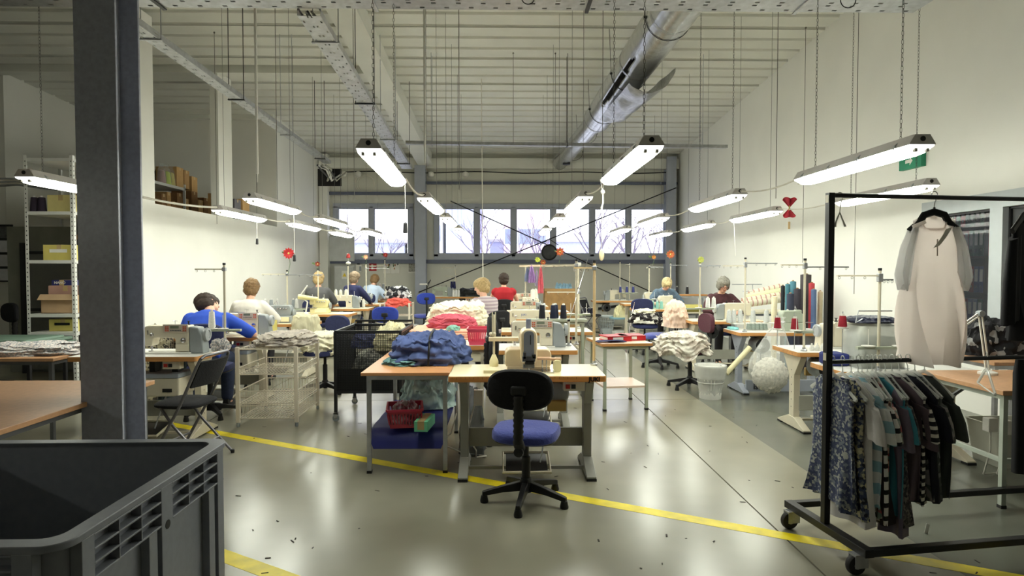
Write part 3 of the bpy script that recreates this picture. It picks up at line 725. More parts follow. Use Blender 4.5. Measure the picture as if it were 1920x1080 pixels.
def thread_stand(label, loc, rz=0, h=.75, arms=((-1,.24,0), (1,.24,.02)), tray=.3, spindles=((-.1,0), (.1,0)), pole=M_legwhite, group=None, midarm=False, foot=True):
    """pole clamped to the table with top guide arms and a spindle tray; origin on the tabletop"""
    t = thing('thread_stand', label, 'thread stand', loc, rz, group)
    obj('pole', G().cyl((0,0,0), (0,0,h), .011, 10), pole, t)
    if foot: obj('clamp', G().lathe([(.028,0), (.028,.012), (.014,.02), (.014,.035)], 12), M_galv, t)
    obj('pole_cap', G().cyl((0,0,h), (0,0,h+.02), .014, 10), M_blackpl, t)
    for s, L, dz in arms:
        g = G().bb(min(0, s*L), max(0, s*L), -.012, .012, h-.045-dz, h-.033-dz); 
        a = obj('guide_arm', g, M_galv if s > 0 else pole, t, smooth=False)
        for k in (.35, .65, .95): obj('eyelet', G().tube(arc((s*L*k, 0, h-.055-dz), .009, 0, 2*PI-.01, 8, 'xz')[:-1], .0018, 4, closed=True), M_chrome, a)
        obj('arm_clamp', G().box((0,0,h-.039-dz), (.036,.036,.036)), M_galv, a, smooth=False, bevel=.006)
    if midarm: obj('tension_arm', G().tube([(-.16,0,h-.3), (.2,0,h-.3)], .005, 5).tube([(.09,0,h-.3), (.09,0,h-.38), (-.03,0,h-.385)], .005, 5), M_galv, t)
    if tray:
        tr = obj('spindle_bar', G().bb(-tray/2, tray/2, -.02, .02, .165, .185), M_green_dk, t, smooth=False)
        for sx, sy in spindles:
            obj('spindle', G().cyl((sx,sy,.185), (sx,sy,.32), .003, 6).lathe([(.045,.185), (.05,.188), (.05,.193), (.012,.197)], 14, (sx,sy,0)), M_white_pl, tr)
    return t

_cone = {}
def cone(label, loc, rgb, h=.13, r=.034, group='thread cones', core=True):
    key = (rgb, h, r)
    if key not in _cone:
        m = mat('thread_%d_%d_%d' % rgb, rgb, .75, var=.08, scale=90)
        a = G().lathe([(r*.98,.008), (r,.012), (r*.74,h-.012), (r*.7,h-.006), (r*.3,h-.005)], 16); b = G().lathe([(r*.8,0), (r*.86,.008), (r*.36,h-.004), (r*.33,h+.012), (r*.2,h+.012)], 14)
        _cone[key] = (a.mesh('thread', m), b.mesh('core', M_white_pl))
    t = thing('thread_cone', label, 'thread cone', loc, 0, group)
    obj('thread', _cone[key][0], None, t); obj('core', _cone[key][1], None, t)
    return t

def swivel_chair(label, loc, rz=0, seat=M_seatblue, back=M_blackcloth, sz=.47, group=None, backh=.86, bellows=True, rot5=0, bsize=(.205,.125)):
    """operator's chair; faces local +Y, backrest at -Y; origin on the floor under the column"""
    t = thing('swivel_chair', label, 'chair', (loc[0], loc[1], 0), rz, group)
    for k in range(5):
        a = 2*PI*k/5+rot5; d = Vector((math.cos(a), math.sin(a), 0)); s_ = Vector((-d.y, d.x, 0)); g = G(); rings = []
        for q, wd, z0, z1 in ((.03,.024,.07,.13), (.15,.022,.065,.105), (.27,.018,.045,.075), (.285,.016,.045,.07)):
            c = d*q; rings.append([(c-s_*wd)+Vector((0,0,z0)), (c+s_*wd)+Vector((0,0,z0)), (c+s_*wd*.8)+Vector((0,0,z1)), (c-s_*wd*.8)+Vector((0,0,z1))])
        l = obj('base_leg', g.loft(rings), M_blackpl, t, smooth=False, bevel=.004)
        p = d*.272; obj('glide', G().lathe([(.026,0), (.028,.01), (.02,.045)], 10, p), M_blackpl, l)
    obj('hub', G().lathe([(.04,.06), (.045,.12), (.032,.15)], 14), M_blackpl, t)
    obj('column', G().lathe([(.028,.12), (.028,sz-.16), (.018,sz-.155), (.018,sz-.05)], 14), M_blackpl, t)
    obj('seat_plate', G().bb(-.09, .09, -.1, .1, sz-.05, sz-.03), M_dark, t, smooth=False)
    g = G(); P_ = superell(.215, .21, 3.2, 36); rings = []
    for s_, z in ((.9,-.035), (1,-.02), (1,.012), (.95,.03), (.75,.04), (.3,.036)): rings.append([(x_*s_, y_*s_+.02, sz+z-.012*(y_/.2)**2*(1 if s_ > .8 else .4)) for x_, y_ in P_])
    obj('seat', g.loft(rings), seat, t)
    obj('seat_shell', G().loft([[(x_*s_, y_*s_+.02, sz+z) for x_, y_ in P_] for s_, z in ((.6,-.05), (.93,-.045), (.95,-.03))]), M_blackpl, t)
    # back bar with bellows
    pts = [(0,-.06,sz-.05), (0,-.2,sz-.055), (0,-.265,sz-.0), (0,-.275,sz+.12), (0,-.262,backh-.03)]
    obj('back_bar', G().tube(pts, .018, 8, ry=.01), M_dark, t)
    if bellows:
        g = G(); n = 26; bp = []; br = []
        for i in range(n+1):
            f = i/n; q = Vector(pts[1]).lerp(Vector(pts[2]), min(1, f*3)) if f < .34 else Vector(pts[2]).lerp(Vector(pts[4]), (f-.34)/.66)
            bp.append(q); br.append(.034 if i % 2 else .028)
        obj('bellows', g.tube(bp, br, 10), M_rubber, t)
    P_ = superell(bsize[0], bsize[1], 2.8, 40); g = G(); rings = []
    for s_, y in ((.55,-.036), (.93,-.03), (1,-.015), (1,.005), (.93,.022), (.5,.026)): rings.append([(x_*s_, -.225+y+.5*(x_*s_)**2-.0, backh+z_*s_) for x_, z_ in P_])
    obj('backrest', g.loft(rings), back, t)
    obj('back_bracket', G().box((0,-.262,backh), (.1,.03,.06)), M_blackpl, t, bevel=.015)
    obj('height_knob', G().lathe([(.012,0), (.03,.008), (.03,.03), (.012,.036)], 10, (0,-.235,sz-.06), RX(PI/2)), M_blackpl, t)
    return t

def folding_chair(label, loc, rz=0, m=M_blackcloth, group=None):
    """tubular folding chair facing local +Y; origin on the floor"""
    t = thing('folding_chair', label, 'chair', (loc[0], loc[1], 0), rz, group)
    for sx in (-1, 1):
        obj('back_leg_tube', G().tube([(sx*.2,.2,.01), (sx*.2,-.06,.46), (sx*.2,-.2,.76), (sx*.185,-.225,.82)], .012, 8), mat('dull_chair_steel', (120,118,122), .38, .7, var=.08), t)
        obj('front_leg_tube', G().tube([(sx*.17,-.26,.01), (sx*.17,.02,.3), (sx*.17,.12,.44)], .011, 8), mat('dull_chair_steel', (120,118,122), .38, .7, var=.08), t)
        for p in ((sx*.2,.2), (sx*.17,-.26)): obj('foot_cap', G().lathe([(.015,0), (.016,.025), (.01,.03)], 8, (p[0], p[1], 0)), M_blackpl, t)
    obj('top_tube', G().tube([(-.185,-.225,.82), (-.15,-.235,.84), (.15,-.235,.84), (.185,-.225,.82)], .012, 8), mat('dull_chair_steel', (120,118,122), .38, .7, var=.08), t)
    obj('stretcher', G().cyl((-.17,-.15,.13), (.17,-.15,.13), .009, 8).cyl((-.2,.12,.15), (.2,.12,.15), .009, 8), mat('dull_chair_steel', (120,118,122), .38, .7, var=.08), t)
    P_ = superell(.19, .19, 4, 28); obj('seat', G().loft([[(x_*s_, y_*s_+.02, .44+z) for x_, y_ in P_] for s_, z in ((.9,-.012), (1,0), (1,.015), (.9,.03), (.4,.034))]), m, t)
    obj('backrest', G().sheet(lambda u, v: (-.18+.36*u, -.125-.09*v-.03*math.sin(PI*u), .6+.2*v), 10, 4, .016), m, t)
    return t

def pile(name, label, cat, loc, m, rx, ry, h, seed=0, strata=10, rough=.13, droop=0, rz=0, group=None, p=2.6, q=.55, nu=128, nv=44, strap=None, flat=.75):
    """a heap of crumpled, layered cloth; origin at its resting plane"""
    rnd = random.Random(seed); so = seed*7.31
    def fn(u, v):
        a = 2*PI*u; c, s_ = math.cos(a), math.sin(a); ex = math.copysign(abs(c)**(2/p), c); ey = math.copysign(abs(s_)**(2/p), s_)
        # v 0 = bottom rim, 1 = top centre
        if v < flat: f = v/flat; rr = 1-.22*f**2; zz = h*(.0+.82*f**.9)
        else: f = (v-flat)/(1-flat); rr = .78*(1-f)**.8; zz = h*(.82+.18*math.sin(f*PI/2))
        fold = nz(c*2.2+so, s_*2.2, v*strata)*rough*1.3+nz(c*6+so, s_*6, v*strata*.6)*rough*.7+.35*rough*math.sin(v*strata*PI)*nz(c*1.5, s_*1.5+so, v*3)
        rdg = (1-abs(nz(c*3.1+so, s_*3.1, v*strata*.45))*2.2); rdg2 = (1-abs(nz(c*7.7+so, s_*7.7+3, v*strata*1.1))*2.2)
        fold += rough*(.42*rdg*rdg*(rdg > 0)+.26*rdg2*rdg2*(rdg2 > 0)-.25)
        rr *= 1+fold*(1 if v < flat else .5)
        w1 = 1-abs(nz(ex*rr*4.3+so, ey*rr*4.3, 2))*2.2; w2 = 1-abs(nz(ex*rr*9+so, ey*rr*9, 5))*2.2
        zz += min(h, .26)*(.24*nz(c*2*rr+so, s_*2*rr, .5+v*2)+.10*w1*(w1 > 0)+.06*w2*(w2 > 0)-.05)*min(1, v*2)
        if droop: zz -= droop*max(0, (1-v/flat))*(.55+.9*nz(c*1.8+so, s_*1.8, 4))
        return (ex*rx*rr, ey*ry*rr, zz)
    g = G(); rings = []
    for j in range(nv+1): rings.append([fn(i/nu, j/nv) for i in range(nu)])
    zmin = min(p_[2] for p_ in rings[0]) if not droop else None
    rings = [[(x_*.9, y_*.9, z_ if droop else 0) for x_, y_, z_ in rings[0]]]+rings
    if not droop: rings[1:] = [[(x_, y_, max(.002, z_)) for x_, y_, z_ in r] for r in rings[1:]]
    g.loft(rings)
    if strap is None: return tag(obj(name, g, m, loc=loc, rz=rz, angle=70), label, cat, group)
    t = thing(name, label, cat, loc, rz, group); obj('cloth', g, m, t, angle=70)
    pts = []
    for i in range(25):
        v = i/24; f = (v-.5)*2; yy = ry*1.02*math.sin(f*PI/2); zz = h*1.12*math.cos(f*PI/2)**.5 if abs(f) < 1 else 0
        pts.append((.02+.02*nz(v*4, seed), yy, max(.004, zz)))
    obj('strap', G().tube(pts, .009, 6), strap, t)
    return t

def carton(label, loc, size, m=M_card, rz=0, open_=False, group=None, name='carton', stripe=None, cat='box'):
    t = thing(name, label, cat, loc, rz, group); w_, d_, h_ = size
    if open_:
        g = G().bb(-w_/2, w_/2, -d_/2, d_/2, 0, .006)
        for a in ((-w_/2,-w_/2+.005,-d_/2,d_/2), (w_/2-.005,w_/2,-d_/2,d_/2), (-w_/2,w_/2,-d_/2,-d_/2+.005), (-w_/2,w_/2,d_/2-.005,d_/2)): g.bb(*a, 0, h_)
        b = obj('body', g, m, t, smooth=False)
        obj('flap', G().box((0,-d_/2-.03,h_-.02), (w_,.004,.08), RX(-.7)), m, t, smooth=False)
    else:
        b = obj('body', G().bb(-w_/2, w_/2, -d_/2, d_/2, 0, h_), m, t, smooth=False, bevel=.003)
        obj('tape', G().bb(-.025, .025, -d_/2-.001, d_/2+.001, h_-.06, h_+.001), mat('box_tape', (196,170,120), .35), t, smooth=False)
    if stripe: obj('label', G().bb(-w_*.3, w_*.25, -d_/2-.0015, -d_/2, h_*.5, h_*.72), stripe, t, smooth=False)
    return t

def basket(label, loc, size, m, rz=0, group=None, name='basket', bars=11, cat='basket'):
    """slotted plastic basket: base, four slotted sides, rim"""
    t = thing(name, label, cat, loc, rz, group); w_, d_, h_ = size; k = .82
    obj('base', G().bb(-w_/2*k, w_/2*k, -d_/2*k, d_/2*k, 0, .006), m, t, smooth=False)
    for sd in range(4):
        g = G(); A = w_ if sd % 2 == 0 else d_; B = d_ if sd % 2 == 0 else w_; n = bars if sd % 2 == 0 else max(4, int(bars*d_/w_))
        def P_(u, f, off=0):
            s_ = k+(1-k)*f; return Vector((A/2*s_*u, -B/2*s_-off, h_*f))
        for f0, f1 in ((0,.22), (.78,1)):
            g.loft([[P_(-1,f0), P_(1,f0), P_(1,f0,-.005), P_(-1,f0,-.005)], [P_(-1,f1), P_(1,f1), P_(1,f1,-.005), P_(-1,f1,-.005)]])
        for i in range(n+1):
            u = -1+2*i/n; du = .5/n
            g.loft([[P_(u-du,.2), P_(u+du,.2), P_(u+du,.2,-.005), P_(u-du,.2,-.005)], [P_(u-du,.8), P_(u+du,.8), P_(u+du,.8,-.005), P_(u-du,.8,-.005)]])
        g.xf(RZ(sd*PI/2).to_4x4()); obj('slotted_side', g, m, t, smooth=False)
    rr = rrect(-w_/2-.008, w_/2+.008, -d_/2-.008, d_/2+.008, .02, 3); ri = rrect(-w_/2+.004, w_/2-.004, -d_/2+.004, d_/2-.004, .015, 3); n = len(rr)
    obj('rim', G().loft([[(x_, y_, z) for (x_, y_) in q] for q, z in ((rr,h_-.012), (rr,h_+.004), (ri,h_+.004), (ri,h_-.012))], cap=False, closed=True), m, t, smooth=False)
    return t

def wire_unit(label, loc, rz, w_, d_, h_, m, levels, cart=False, group=None, solid_top=False, name='wire_rack'):
    """tubular rack with wire baskets/shelves; origin on the floor at the centre"""
    t = thing(name, label, 'wire rack', (loc[0], loc[1], 0), rz, group)
    for sx in (-1, 1):
        for sy in (-1, 1):
            l = obj('post', G().bb(sx*w_/2-.017, sx*w_/2+.017, sy*d_/2-.014, sy*d_/2+.014, .04, h_), m, t, smooth=False)
            obj('foot', G().lathe([(.014,0), (.018,.02), (.012,.04)], 8, (sx*w_/2, sy*d_/2, 0)), M_greycast, l)
    for z0, depth in levels:
        g = G(); r = .0035
        for zz in ((z0, z0+depth) if depth else (z0,)):
            g.bar((-w_/2,-d_/2,zz), (w_/2,-d_/2,zz), .009).bar((-w_/2,d_/2,zz), (w_/2,d_/2,zz), .009).bar((-w_/2,-d_/2,zz), (-w_/2,d_/2,zz), .009).bar((w_/2,-d_/2,zz), (w_/2,d_/2,zz), .009)
        n = int(w_/.03); 
        for i in range(1, n): g.bar((-w_/2+w_*i/n,-d_/2,z0), (-w_/2+w_*i/n,d_/2,z0), r)
        n = int(d_/.06)
        for i in range(1, n): g.bar((-w_/2,-d_/2+d_*i/n,z0), (w_/2,-d_/2+d_*i/n,z0), r)
        if depth:
            for i in range(1, int(d_/.03)):
                for sx in (-1, 1): g.bar((sx*w_/2,-d_/2+i*.03,z0), (sx*w_/2,-d_/2+i*.03,z0+depth), r)
            for i in range(1, int(w_/.03)): g.bar((-w_/2+i*.03,d_/2,z0), (-w_/2+i*.03,d_/2,z0+depth), r)
        obj('wire_basket' if depth else 'wire_shelf', g, m, t, smooth=False)
    return t

def work_table(label, loc, rz, w_, d_, z, top, leg=M_galv, thick=.028, shelf=None, group=None, shelf_m=None, edge=None, name='work_table', legs=4):
    t = thing(name, label, 'table', (loc[0], loc[1], 0), rz, group)
    tp = obj('tabletop', G().bb(-w_/2, w_/2, -d_/2, d_/2, z-thick, z-(.002 if edge else 0)), edge or top, t, smooth=False, bevel=.003)
    if edge: obj('laminate', G().bb(-w_/2+.002, w_/2-.002, -d_/2+.002, d_/2-.002, z-.0021, z), top, tp, smooth=False)
    for sx in (-1, 1):
        for sy in (-1, 1):
            x_, y_ = sx*(w_/2-.05), sy*(d_/2-.05)
            l = obj('leg', G().bb(x_-.015, x_+.015, y_-.015, y_+.015, .008, z-thick), leg, t, smooth=False)
            obj('foot_cap', G().bb(x_-.018, x_+.018, y_-.018, y_+.018, 0, .02), M_blackpl, l, smooth=False)
    g = G()
    for sy in (-1, 1): g.bb(-w_/2+.05, w_/2-.05, sy*(d_/2-.05)-.012, sy*(d_/2-.05)+.012, z-thick-.035, z-thick)
    for sx in (-1, 1): g.bb(sx*(w_/2-.05)-.012, sx*(w_/2-.05)+.012, -d_/2+.05, d_/2-.05, z-thick-.035, z-thick)
    obj('apron', g, leg, t, smooth=False)
    if shelf: obj('shelf', G().bb(-w_/2+.04, w_/2-.04, -d_/2+.05, d_/2-.05, shelf, shelf+.02), shelf_m or top, t, smooth=False)
    return t
# ================================================================== FOREGROUND LEFT
M_crate = mat('grey_crate_plastic', (128,131,139), .42, var=.05, scale=30, bump=.03)
def crate():
    zt = .76; bx = at(432,823,Z=zt); fy = at(150,1020,Z=zt).y
    Wd, Dp = 1.19, bx.y-fy+.02
    cx, cy = bx.x-Wd/2, bx.y-Dp/2
    t = thing('plastic_crate', 'large open grey plastic crate with ribbed sides standing in front of the steel column', 'crate', (cx, cy, 0), .012)
    z0 = .1; x0, x1, y0, y1 = -Wd/2, Wd/2, -Dp/2, Dp/2
    ro = rrect(x0, x1, y0, y1, .07, 6); r1 = rrect(x0+.03, x1-.03, y0+.03, y1-.03, .06, 6); ri = rrect(x0+.05, x1-.05, y0+.05, y1-.05, .05, 6)
    R_ = lambda q, z: [(a, b, z) for a, b in q]
    g = G(); g.loft([R_(r1,z0+.02), R_(r1,zt-.002), R_(ri,zt-.002), R_(ri,zt-.03), R_(ri,z0+.05)], cap=False)
    n = len(ri); o = len(g.v); g.f.append(tuple(range(o-n, o))); g.f.append(tuple(range(n))[::-1])
    b = obj('tub', g, M_crate, t, angle=30)
    ro2 = rrect(x0-.004, x1+.004, y0-.004, y1+.004, .072, 6)
    obj('rim', G().loft([R_(ro2,zt-.022), R_(ro2,zt), R_(ri,zt), R_(ri,zt-.022)], cap=False, closed=True), M_crate, t, angle=30, bevel=.003)
    def side(L, M_):
        # ribs along one side of length L; local u along side, proud by .035
        segs = []
        marg = .13; post = .075
        mid = [0] if L < 1.3 else [-L/6, L/6]
        def put(name, g_): g_.xf(M_); return obj(name, g_, M_crate, t, smooth=False, bevel=.002)
        for u0, u1 in ((-L/2+.075, -L/2+marg), (L/2-marg, L/2-.075)): put('corner_rib', G().bb(u0, u1, -.034, .0, z0, zt-.02))
        for c in mid:
            pst = put('side_rib', G().bb(c-post/2, c+post/2, -.034, 0, z0, zt-.02))
            for zz in (zt-.16, zt-.42): h = G().cyl((c,-.0345,zz), (c,-.0355,zz), .016, 14); h.xf(M_); obj('hole', h, M_dark, pst, smooth=False)
        e = [-L/2+marg]+[q for c in mid for q in (c-post/2, c+post/2)]+[L/2-marg]
        for a, c in zip(e[::2], e[1::2]):
            w3 = (c-a); cells = 3
            gg = G()
            for k in range(4): zz = zt-.022-k*.042; gg.bb(a, c, -.034, 0, zz-.007, zz)
            for k in range(1, cells): u = a+w3*k/cells; gg.bb(u-.003, u+.003, -.034, 0, zt-.15, zt-.022)
            put('grip_grid', gg)
            put('panel_rib', G().bb(a+w3*.8, a+w3*.8+.05, -.03, 0, z0, zt-.155))
            put('panel_step', G().bb(a, c, -.012, 0, z0+.1, z0+.14))
        put('bottom_band', G().bb(-L/2+.08, L/2-.08, -.034, 0, z0, z0+.07))
    Mr = Matrix.Translation((x1-.03, 0, 0)) @ RZ(PI/2).to_4x4(); side(Dp, Mr)
    Mf = Matrix.Translation((0, y0+.03, 0)); side(Wd, Mf)
    for sx in (-1, 1):
        for sy in (-1, 1): obj('foot', G().bb(sx*(Wd/2-.16)-.09, sx*(Wd/2-.16)+.09, sy*(Dp/2-.16)-.09, sy*(Dp/2-.16)+.09, 0, z0+.03), M_crate, t, smooth=False, bevel=.01)
    return t
crate()

# ---- work tables at the far left
M_tabdark = wood('tan_table_top', (196,150,110), .4, .1, 30, (1,1,1))
xe = at(152,757,Z=.74).x
work_table('bare tan table top close to the steel column', (xe-.75, 3.42, 0), 0, 1.5, 1.62, .74, M_tabdark, mat('grey_leg', (96,98,100), .45))
ye = at(60,672,Z=.74).y
work_table('tan table carrying crumpled printed cloth, beside the steel column', (-4.58, ye+.3, 0), 0, 1.5, .6, .74, M_tabdark, mat('grey_leg', (96,98,100), .45))
M_print = pattern('pale_printed_cloth', 'melange', [(214,208,202), (150,156,160), (226,214,206), (120,126,136), (222,220,214)], 26)
pile('cloth_pile', 'crumpled pale printed cloth on the tan table by the column', 'cloth pile', (-4.25, ye+.32, .74), M_print, .42, .22, .1, 3, 7, .22)
t = work_table('table under a smooth green cloth at the foot of the white shelving', (-5.35, 6.38, 0), 0, 1.45, .6, .78, mat('green_cover', (104,128,112), .6, var=.05), M_dark)
M_grncl = mat('green_cover', (104,128,112), .6)
tag(obj('table_cover', G().sheet(lambda u, v: (-.76+1.52*u, -.33+.66*v, (.012 if .06 < u < .94 and .08 < v < .92 else -.05+.01*nz(u*9, v*9))+.006*nz(u*4, v*3)), 40, 20, .004), M_grncl, loc=(-5.35,6.38,.784)), 'smooth green cover spread over the table by the white shelving', 'cover')
# dark backpack-like chair back at the left edge
swivel_chair('black office chair behind the green-covered table', (-6.35, 7.7), 2.6, M_blackcloth, M_blackcloth, .5, None, .95)

# ---- white perforated shelving
M_shelf = mat('white_shelf_steel', (214,214,208), .4, var=.03)
def shelving(label, loc, rz, w_, d_, zs, h_):
    t = thing('shelving_unit', label, 'shelf', (loc[0], loc[1], 0), rz)
    for sx in (-1, 1):
        for sy in (-1, 1):
            x_, y_ = sx*w_/2, sy*d_/2; g = G()
            g.bb(min(x_, x_-sx*.035), max(x_, x_-sx*.035), y_-.0015, y_+.0015, 0, h_).bb(x_-.0015, x_+.0015, min(y_, y_-sy*.035), max(y_, y_-sy*.035), 0, h_)
            p = obj('post', g, M_shelf, t, smooth=False); hg = G()
            k = .06
            while k < h_-.03:
                hg.bb(x_-sx*.022, x_-sx*.012, y_+sy*.0016-.0004, y_+sy*.0016+.0004, k, k+.014) if sx > 0 else hg.bb(x_-sx*.012, x_-sx*.022, y_+sy*.0016-.0004, y_+sy*.0016+.0004, k, k+.014)
                hg.bb(x_+sx*.0016-.0004, x_+sx*.0016+.0004, min(y_-sy*.012, y_-sy*.022), max(y_-sy*.012, y_-sy*.022), k, k+.014); k += .05
            obj('slots', hg, M_dark, p, smooth=False)
    for z in zs: obj('shelf', G().bb(-w_/2+.004, w_/2-.004, -d_/2+.004, d_/2-.004, z-.035, z).bb(-w_/2+.01, w_/2-.01, -d_/2+.001, -d_/2+.004, z-.035, z), M_shelf, t, smooth=False)
    return t
SY = 6.75; sp0 = at(48,400,Y=SY).x; sp1 = at(136,400,Y=SY).x
def zpx(py, y_): return HEYE+(505-py)*y_/FPX
SHZ = [zpx(p, SY) for p in (588, 488, 398, 300, 622)]
SHC = ((sp0+sp1)/2, SY+.55)
shelving('white perforated steel shelving full of yellow and brown boxes', SHC, 0, sp1-sp0+.02, 1.1, [.12]+SHZ, SHZ[3]+.03)
def onshelf(px0, px1, k, h, label, m, stripe=None, dy=.12, dep=.35, open_=False, name='carton'):
    a = at(px0,400,Y=SY+.05).x; b = at(px1,400,Y=SY+.05).x; b = min(b, SHC[0]+(sp1-sp0)/2-.045)
    return carton(label, ((a+b)/2, SY+dy+dep/2, SHZ[k]+.001), (b-a, dep, h), m, 0, open_, 'boxes on the white shelving', name, stripe)
onshelf(78, 131, 4, .13, 'flat yellow box on the lowest shelf behind the green-covered table', M_yellowbox, M_dark)
onshelf(66, 131, 0, .2, 'brown open carton on the white shelving under a pinkish lid', mat('tan_carton', (190,160,124), .8), None, .1, .4, True)
carton('pinkish flat box lid lying on the brown open carton', ((sp0+sp1)/2+.02, SY+.33, SHZ[0]+.2045), (.36,.3,.1), mat('pink_lid', (186,146,130), .8), .05, False, None)
bl = carton('small dark blue box with white letters on top of the pinkish lid', ((sp0+sp1)/2-.05, SY+.33, SHZ[0]+.306), (.22,.2,.06), mat('blue_carton', (44,48,110), .6), .05, False, None)
text_part('NANO', M_white_pl, bl.children[0], .04, (-.02,-.1012,.03), (PI/2,0,0), bold=.001)
for k, (dx, dz_) in enumerate(((-.05,.0), (.06,.0))):
    tag(obj('tape_roll', G().lathe([(.02,0), (.06,0), (.06,.09+.05*k), (.02,.09+.05*k)][::1], 16), mat('paper_roll', (226,222,200), .7), loc=(SHC[0]+dx+.02, SY+.62, SHZ[0]+.001)), ['short pale paper roll standing behind the pinkish lid', 'taller pale paper roll standing behind the pinkish lid'][k], 'paper roll')
onshelf(70, 131, 1, .17, 'deep yellow box with a white label on the middle shelf', M_yellowbox, mat('box_label', (240,240,230), .6))
carton('open brown carton of spools at the back of the middle shelf', (SHC[0]+.06, SY+.75, SHZ[1]+.001), (.3,.35,.3), M_card, 0, True, 'boxes on the white shelving')
tag(obj('cardboard_tube', G().cyl((-.17,0,.035), (.17,0,.035), .035, 14), M_blackpl, loc=(SHC[0]+.06, SY+.66, SHZ[1]+.302)), 'dark tube lying on the open brown carton on the shelving', 'tube')
for k in range(4): cone('small blue and white spool lying in the middle shelf carton', (SHC[0]-.04+k*.06, SY+.72, SHZ[1]+.16), (60,70,120) if k % 2 else (210,210,214), .1, .025, 'spools in the middle shelf carton')
onshelf(80, 131, 2, .19, 'pale yellow box on the upper shelf beside dark thread', mat('pale_yellow_carton', (222,208,140), .6))
carton('tall tan carton at the back of the upper shelf', (SHC[0]+.04, SY+.76, SHZ[2]+.001), (.32,.4,.36), M_card, 0, False, 'boxes on the white shelving')
for k in range(2): cone('dark violet thread cone on the upper shelf beside the pale yellow box', (at(60+k*14,400,Y=SY+.1).x, SY+.14, SHZ[2]+.001), (44,34,50), .17, .045, 'dark thread cones on the shelving')
# framed pictures on the far left wall
p = at(8,475,Y=11.28); t = thing('picture_frame', 'tall black frame with four pictures on the far left wall', 'picture', (p.x, 11.28, p.z))
hh = .52; obj('frame', G().bb(-.15, .17, -.02, 0, -hh, hh), M_dark, t, smooth=False)
for k in range(4): obj('picture', G().bb(-.12, .14, -.022, -.0201, -hh+.03+k*.255, -hh+.24+k*.255), mat('photo_grey' if k == 3 else 'photo_white', (90,92,96) if k == 3 else (220,222,230), .5, var=.3 if k == 3 else .06, scale=14), t, smooth=False)
# round pale lamp shade fragment beside it
t = thing('cable_roll', 'rolled bundle of pale cable on a bracket above the framed pictures', 'cable bundle', (at(10,345,Y=9.0).x, 9.2, zpx(345,9.2)))
for k in range(5): obj('cable', G().tube([(-.5,0,.03*k-.06), (0,.02,.02*k-.03), (.55,0,.03*k-.1), (.8,0,.02*k-.1)], .02, 6), M_cord if k % 2 else M_galv, t)
# ================================================================== LEFT ROW OF SEWING STATIONS (operators face the back wall)
XT = -3.17
LY = [5.29, 6.79, 8.45, 10.27, 11.7, 13.2, 14.8]
ZT_ = .75
lnames = ['beside the steel column', 'where the person in blue sits', 'where the person in white sits', 'with dark-haired stand of red flower', 'where the person in grey sits', 'where the person in navy sits', 'where the person in light blue sits']
sewing_table('sewing table with white control box beside the steel column, folding chair in front', (XT, LY[0]+.275), 0, 1.1, motor='box', edge=M_woodedge, top=mat('white_laminate', (232,230,224), .3, var=.02))
sewing_table('sewing table where the person in the blue shirt works', (XT-.02, LY[1]+.275), 0, 1.1, motor='box')
sewing_table('sewing table where the person in the white top works', (XT, LY[2]+.275), 0, 1.1)
sewing_table('sewing table carrying pale yellow machine, behind the person in white', (XT+.09, LY[3]+.275), 0, 1.1)
sewing_table('sewing table where the person in the grey top works', (XT+.09, LY[4]+.275), 0, 1.1)
sewing_table('sewing table where the person in the navy top works', (XT+.02, LY[5]+.275), 0, 1.1)
sewing_table('sewing table where the person in the light blue top works', (XT-.1, LY[6]+.275), 0, 1.1)
lockstitch('cream sewing machine with orange panel buttons beside the steel column', (at(330,660,Y=5.5).x, 5.55, ZT_), 0)
lockstitch('cream sewing machine with button panel next to the person in blue', (at(468,620,Y=7.05).x, 7.05, ZT_), 0)
overlock('grey overlock machine full of thread guides in front of the person in white', (at(528,600,Y=8.7).x, 8.7, ZT_), 0, M_greycast)
overlock('pale yellow overlock machine in front of the person in grey', (at(600,590,Y=10.5).x, 10.5, ZT_), 0, mat('pale_yellow_enamel', (226,214,160), .4))
lockstitch('cream sewing machine beside white cones, behind the person in grey', (at(650,575,Y=11.95).x, 11.95, ZT_), 0, panel=False)
lockstitch('cream sewing machine under grey thread cones near the electrical cabinet', (at(675,570,Y=13.45).x, 13.45, ZT_), 0, panel=False)
overlock('grey overlock machine at the end of the left row by the back wall', (at(735,562,Y=15.0).x+.1, 15.05, ZT_), 0, M_greycast)
# thread stands
thread_stand('thread stand with one long guide arm beside the person in blue', at(428,655,Z=ZT_)-Vector((.05,-.05,0)), 0, .79, ((-1,.27,0),), .3, ((-.12,0), (-.02,0)))
thread_stand('thread stand on the table beside the column, half hidden by it', (-3.5,5.7,ZT_), 0, .42, (), 0)
thread_stand('thread stand with a red flower tied to its pole, beside the person in white', (at(537,600,Y=8.8).x, 8.85, ZT_), 0, .72, ((-1,.36,.0), (1,.5,.01)), .5, ((-.28,0), (-.2,0), (.02,0)))
thread_stand('thread stand with a small dark flower, in front of the person in grey', (at(597,590,Y=10.6).x, 10.6, ZT_), 0, .74, ((-1,.2,.05),), .3)
thread_stand('thread stand with a white bulb and red tip, in front of the person in navy', (at(653,575,Y=12.1).x, 12.1, ZT_), 0, .82, (), .4, ((-.12,0), (0,0), (.12,0)))
thread_stand('thread stand with a wilted flower by the person in light blue', (at(687,575,Y=13.6).x, 13.6, ZT_), 0, .86, ((1,.5,.05),), .3)
thread_stand('thin thread stand by the cabinet at the end of the left row', (at(722,560,Y=15.1).x, 15.1, ZT_), 0, .98, ((-1,.4,.1),), .4)
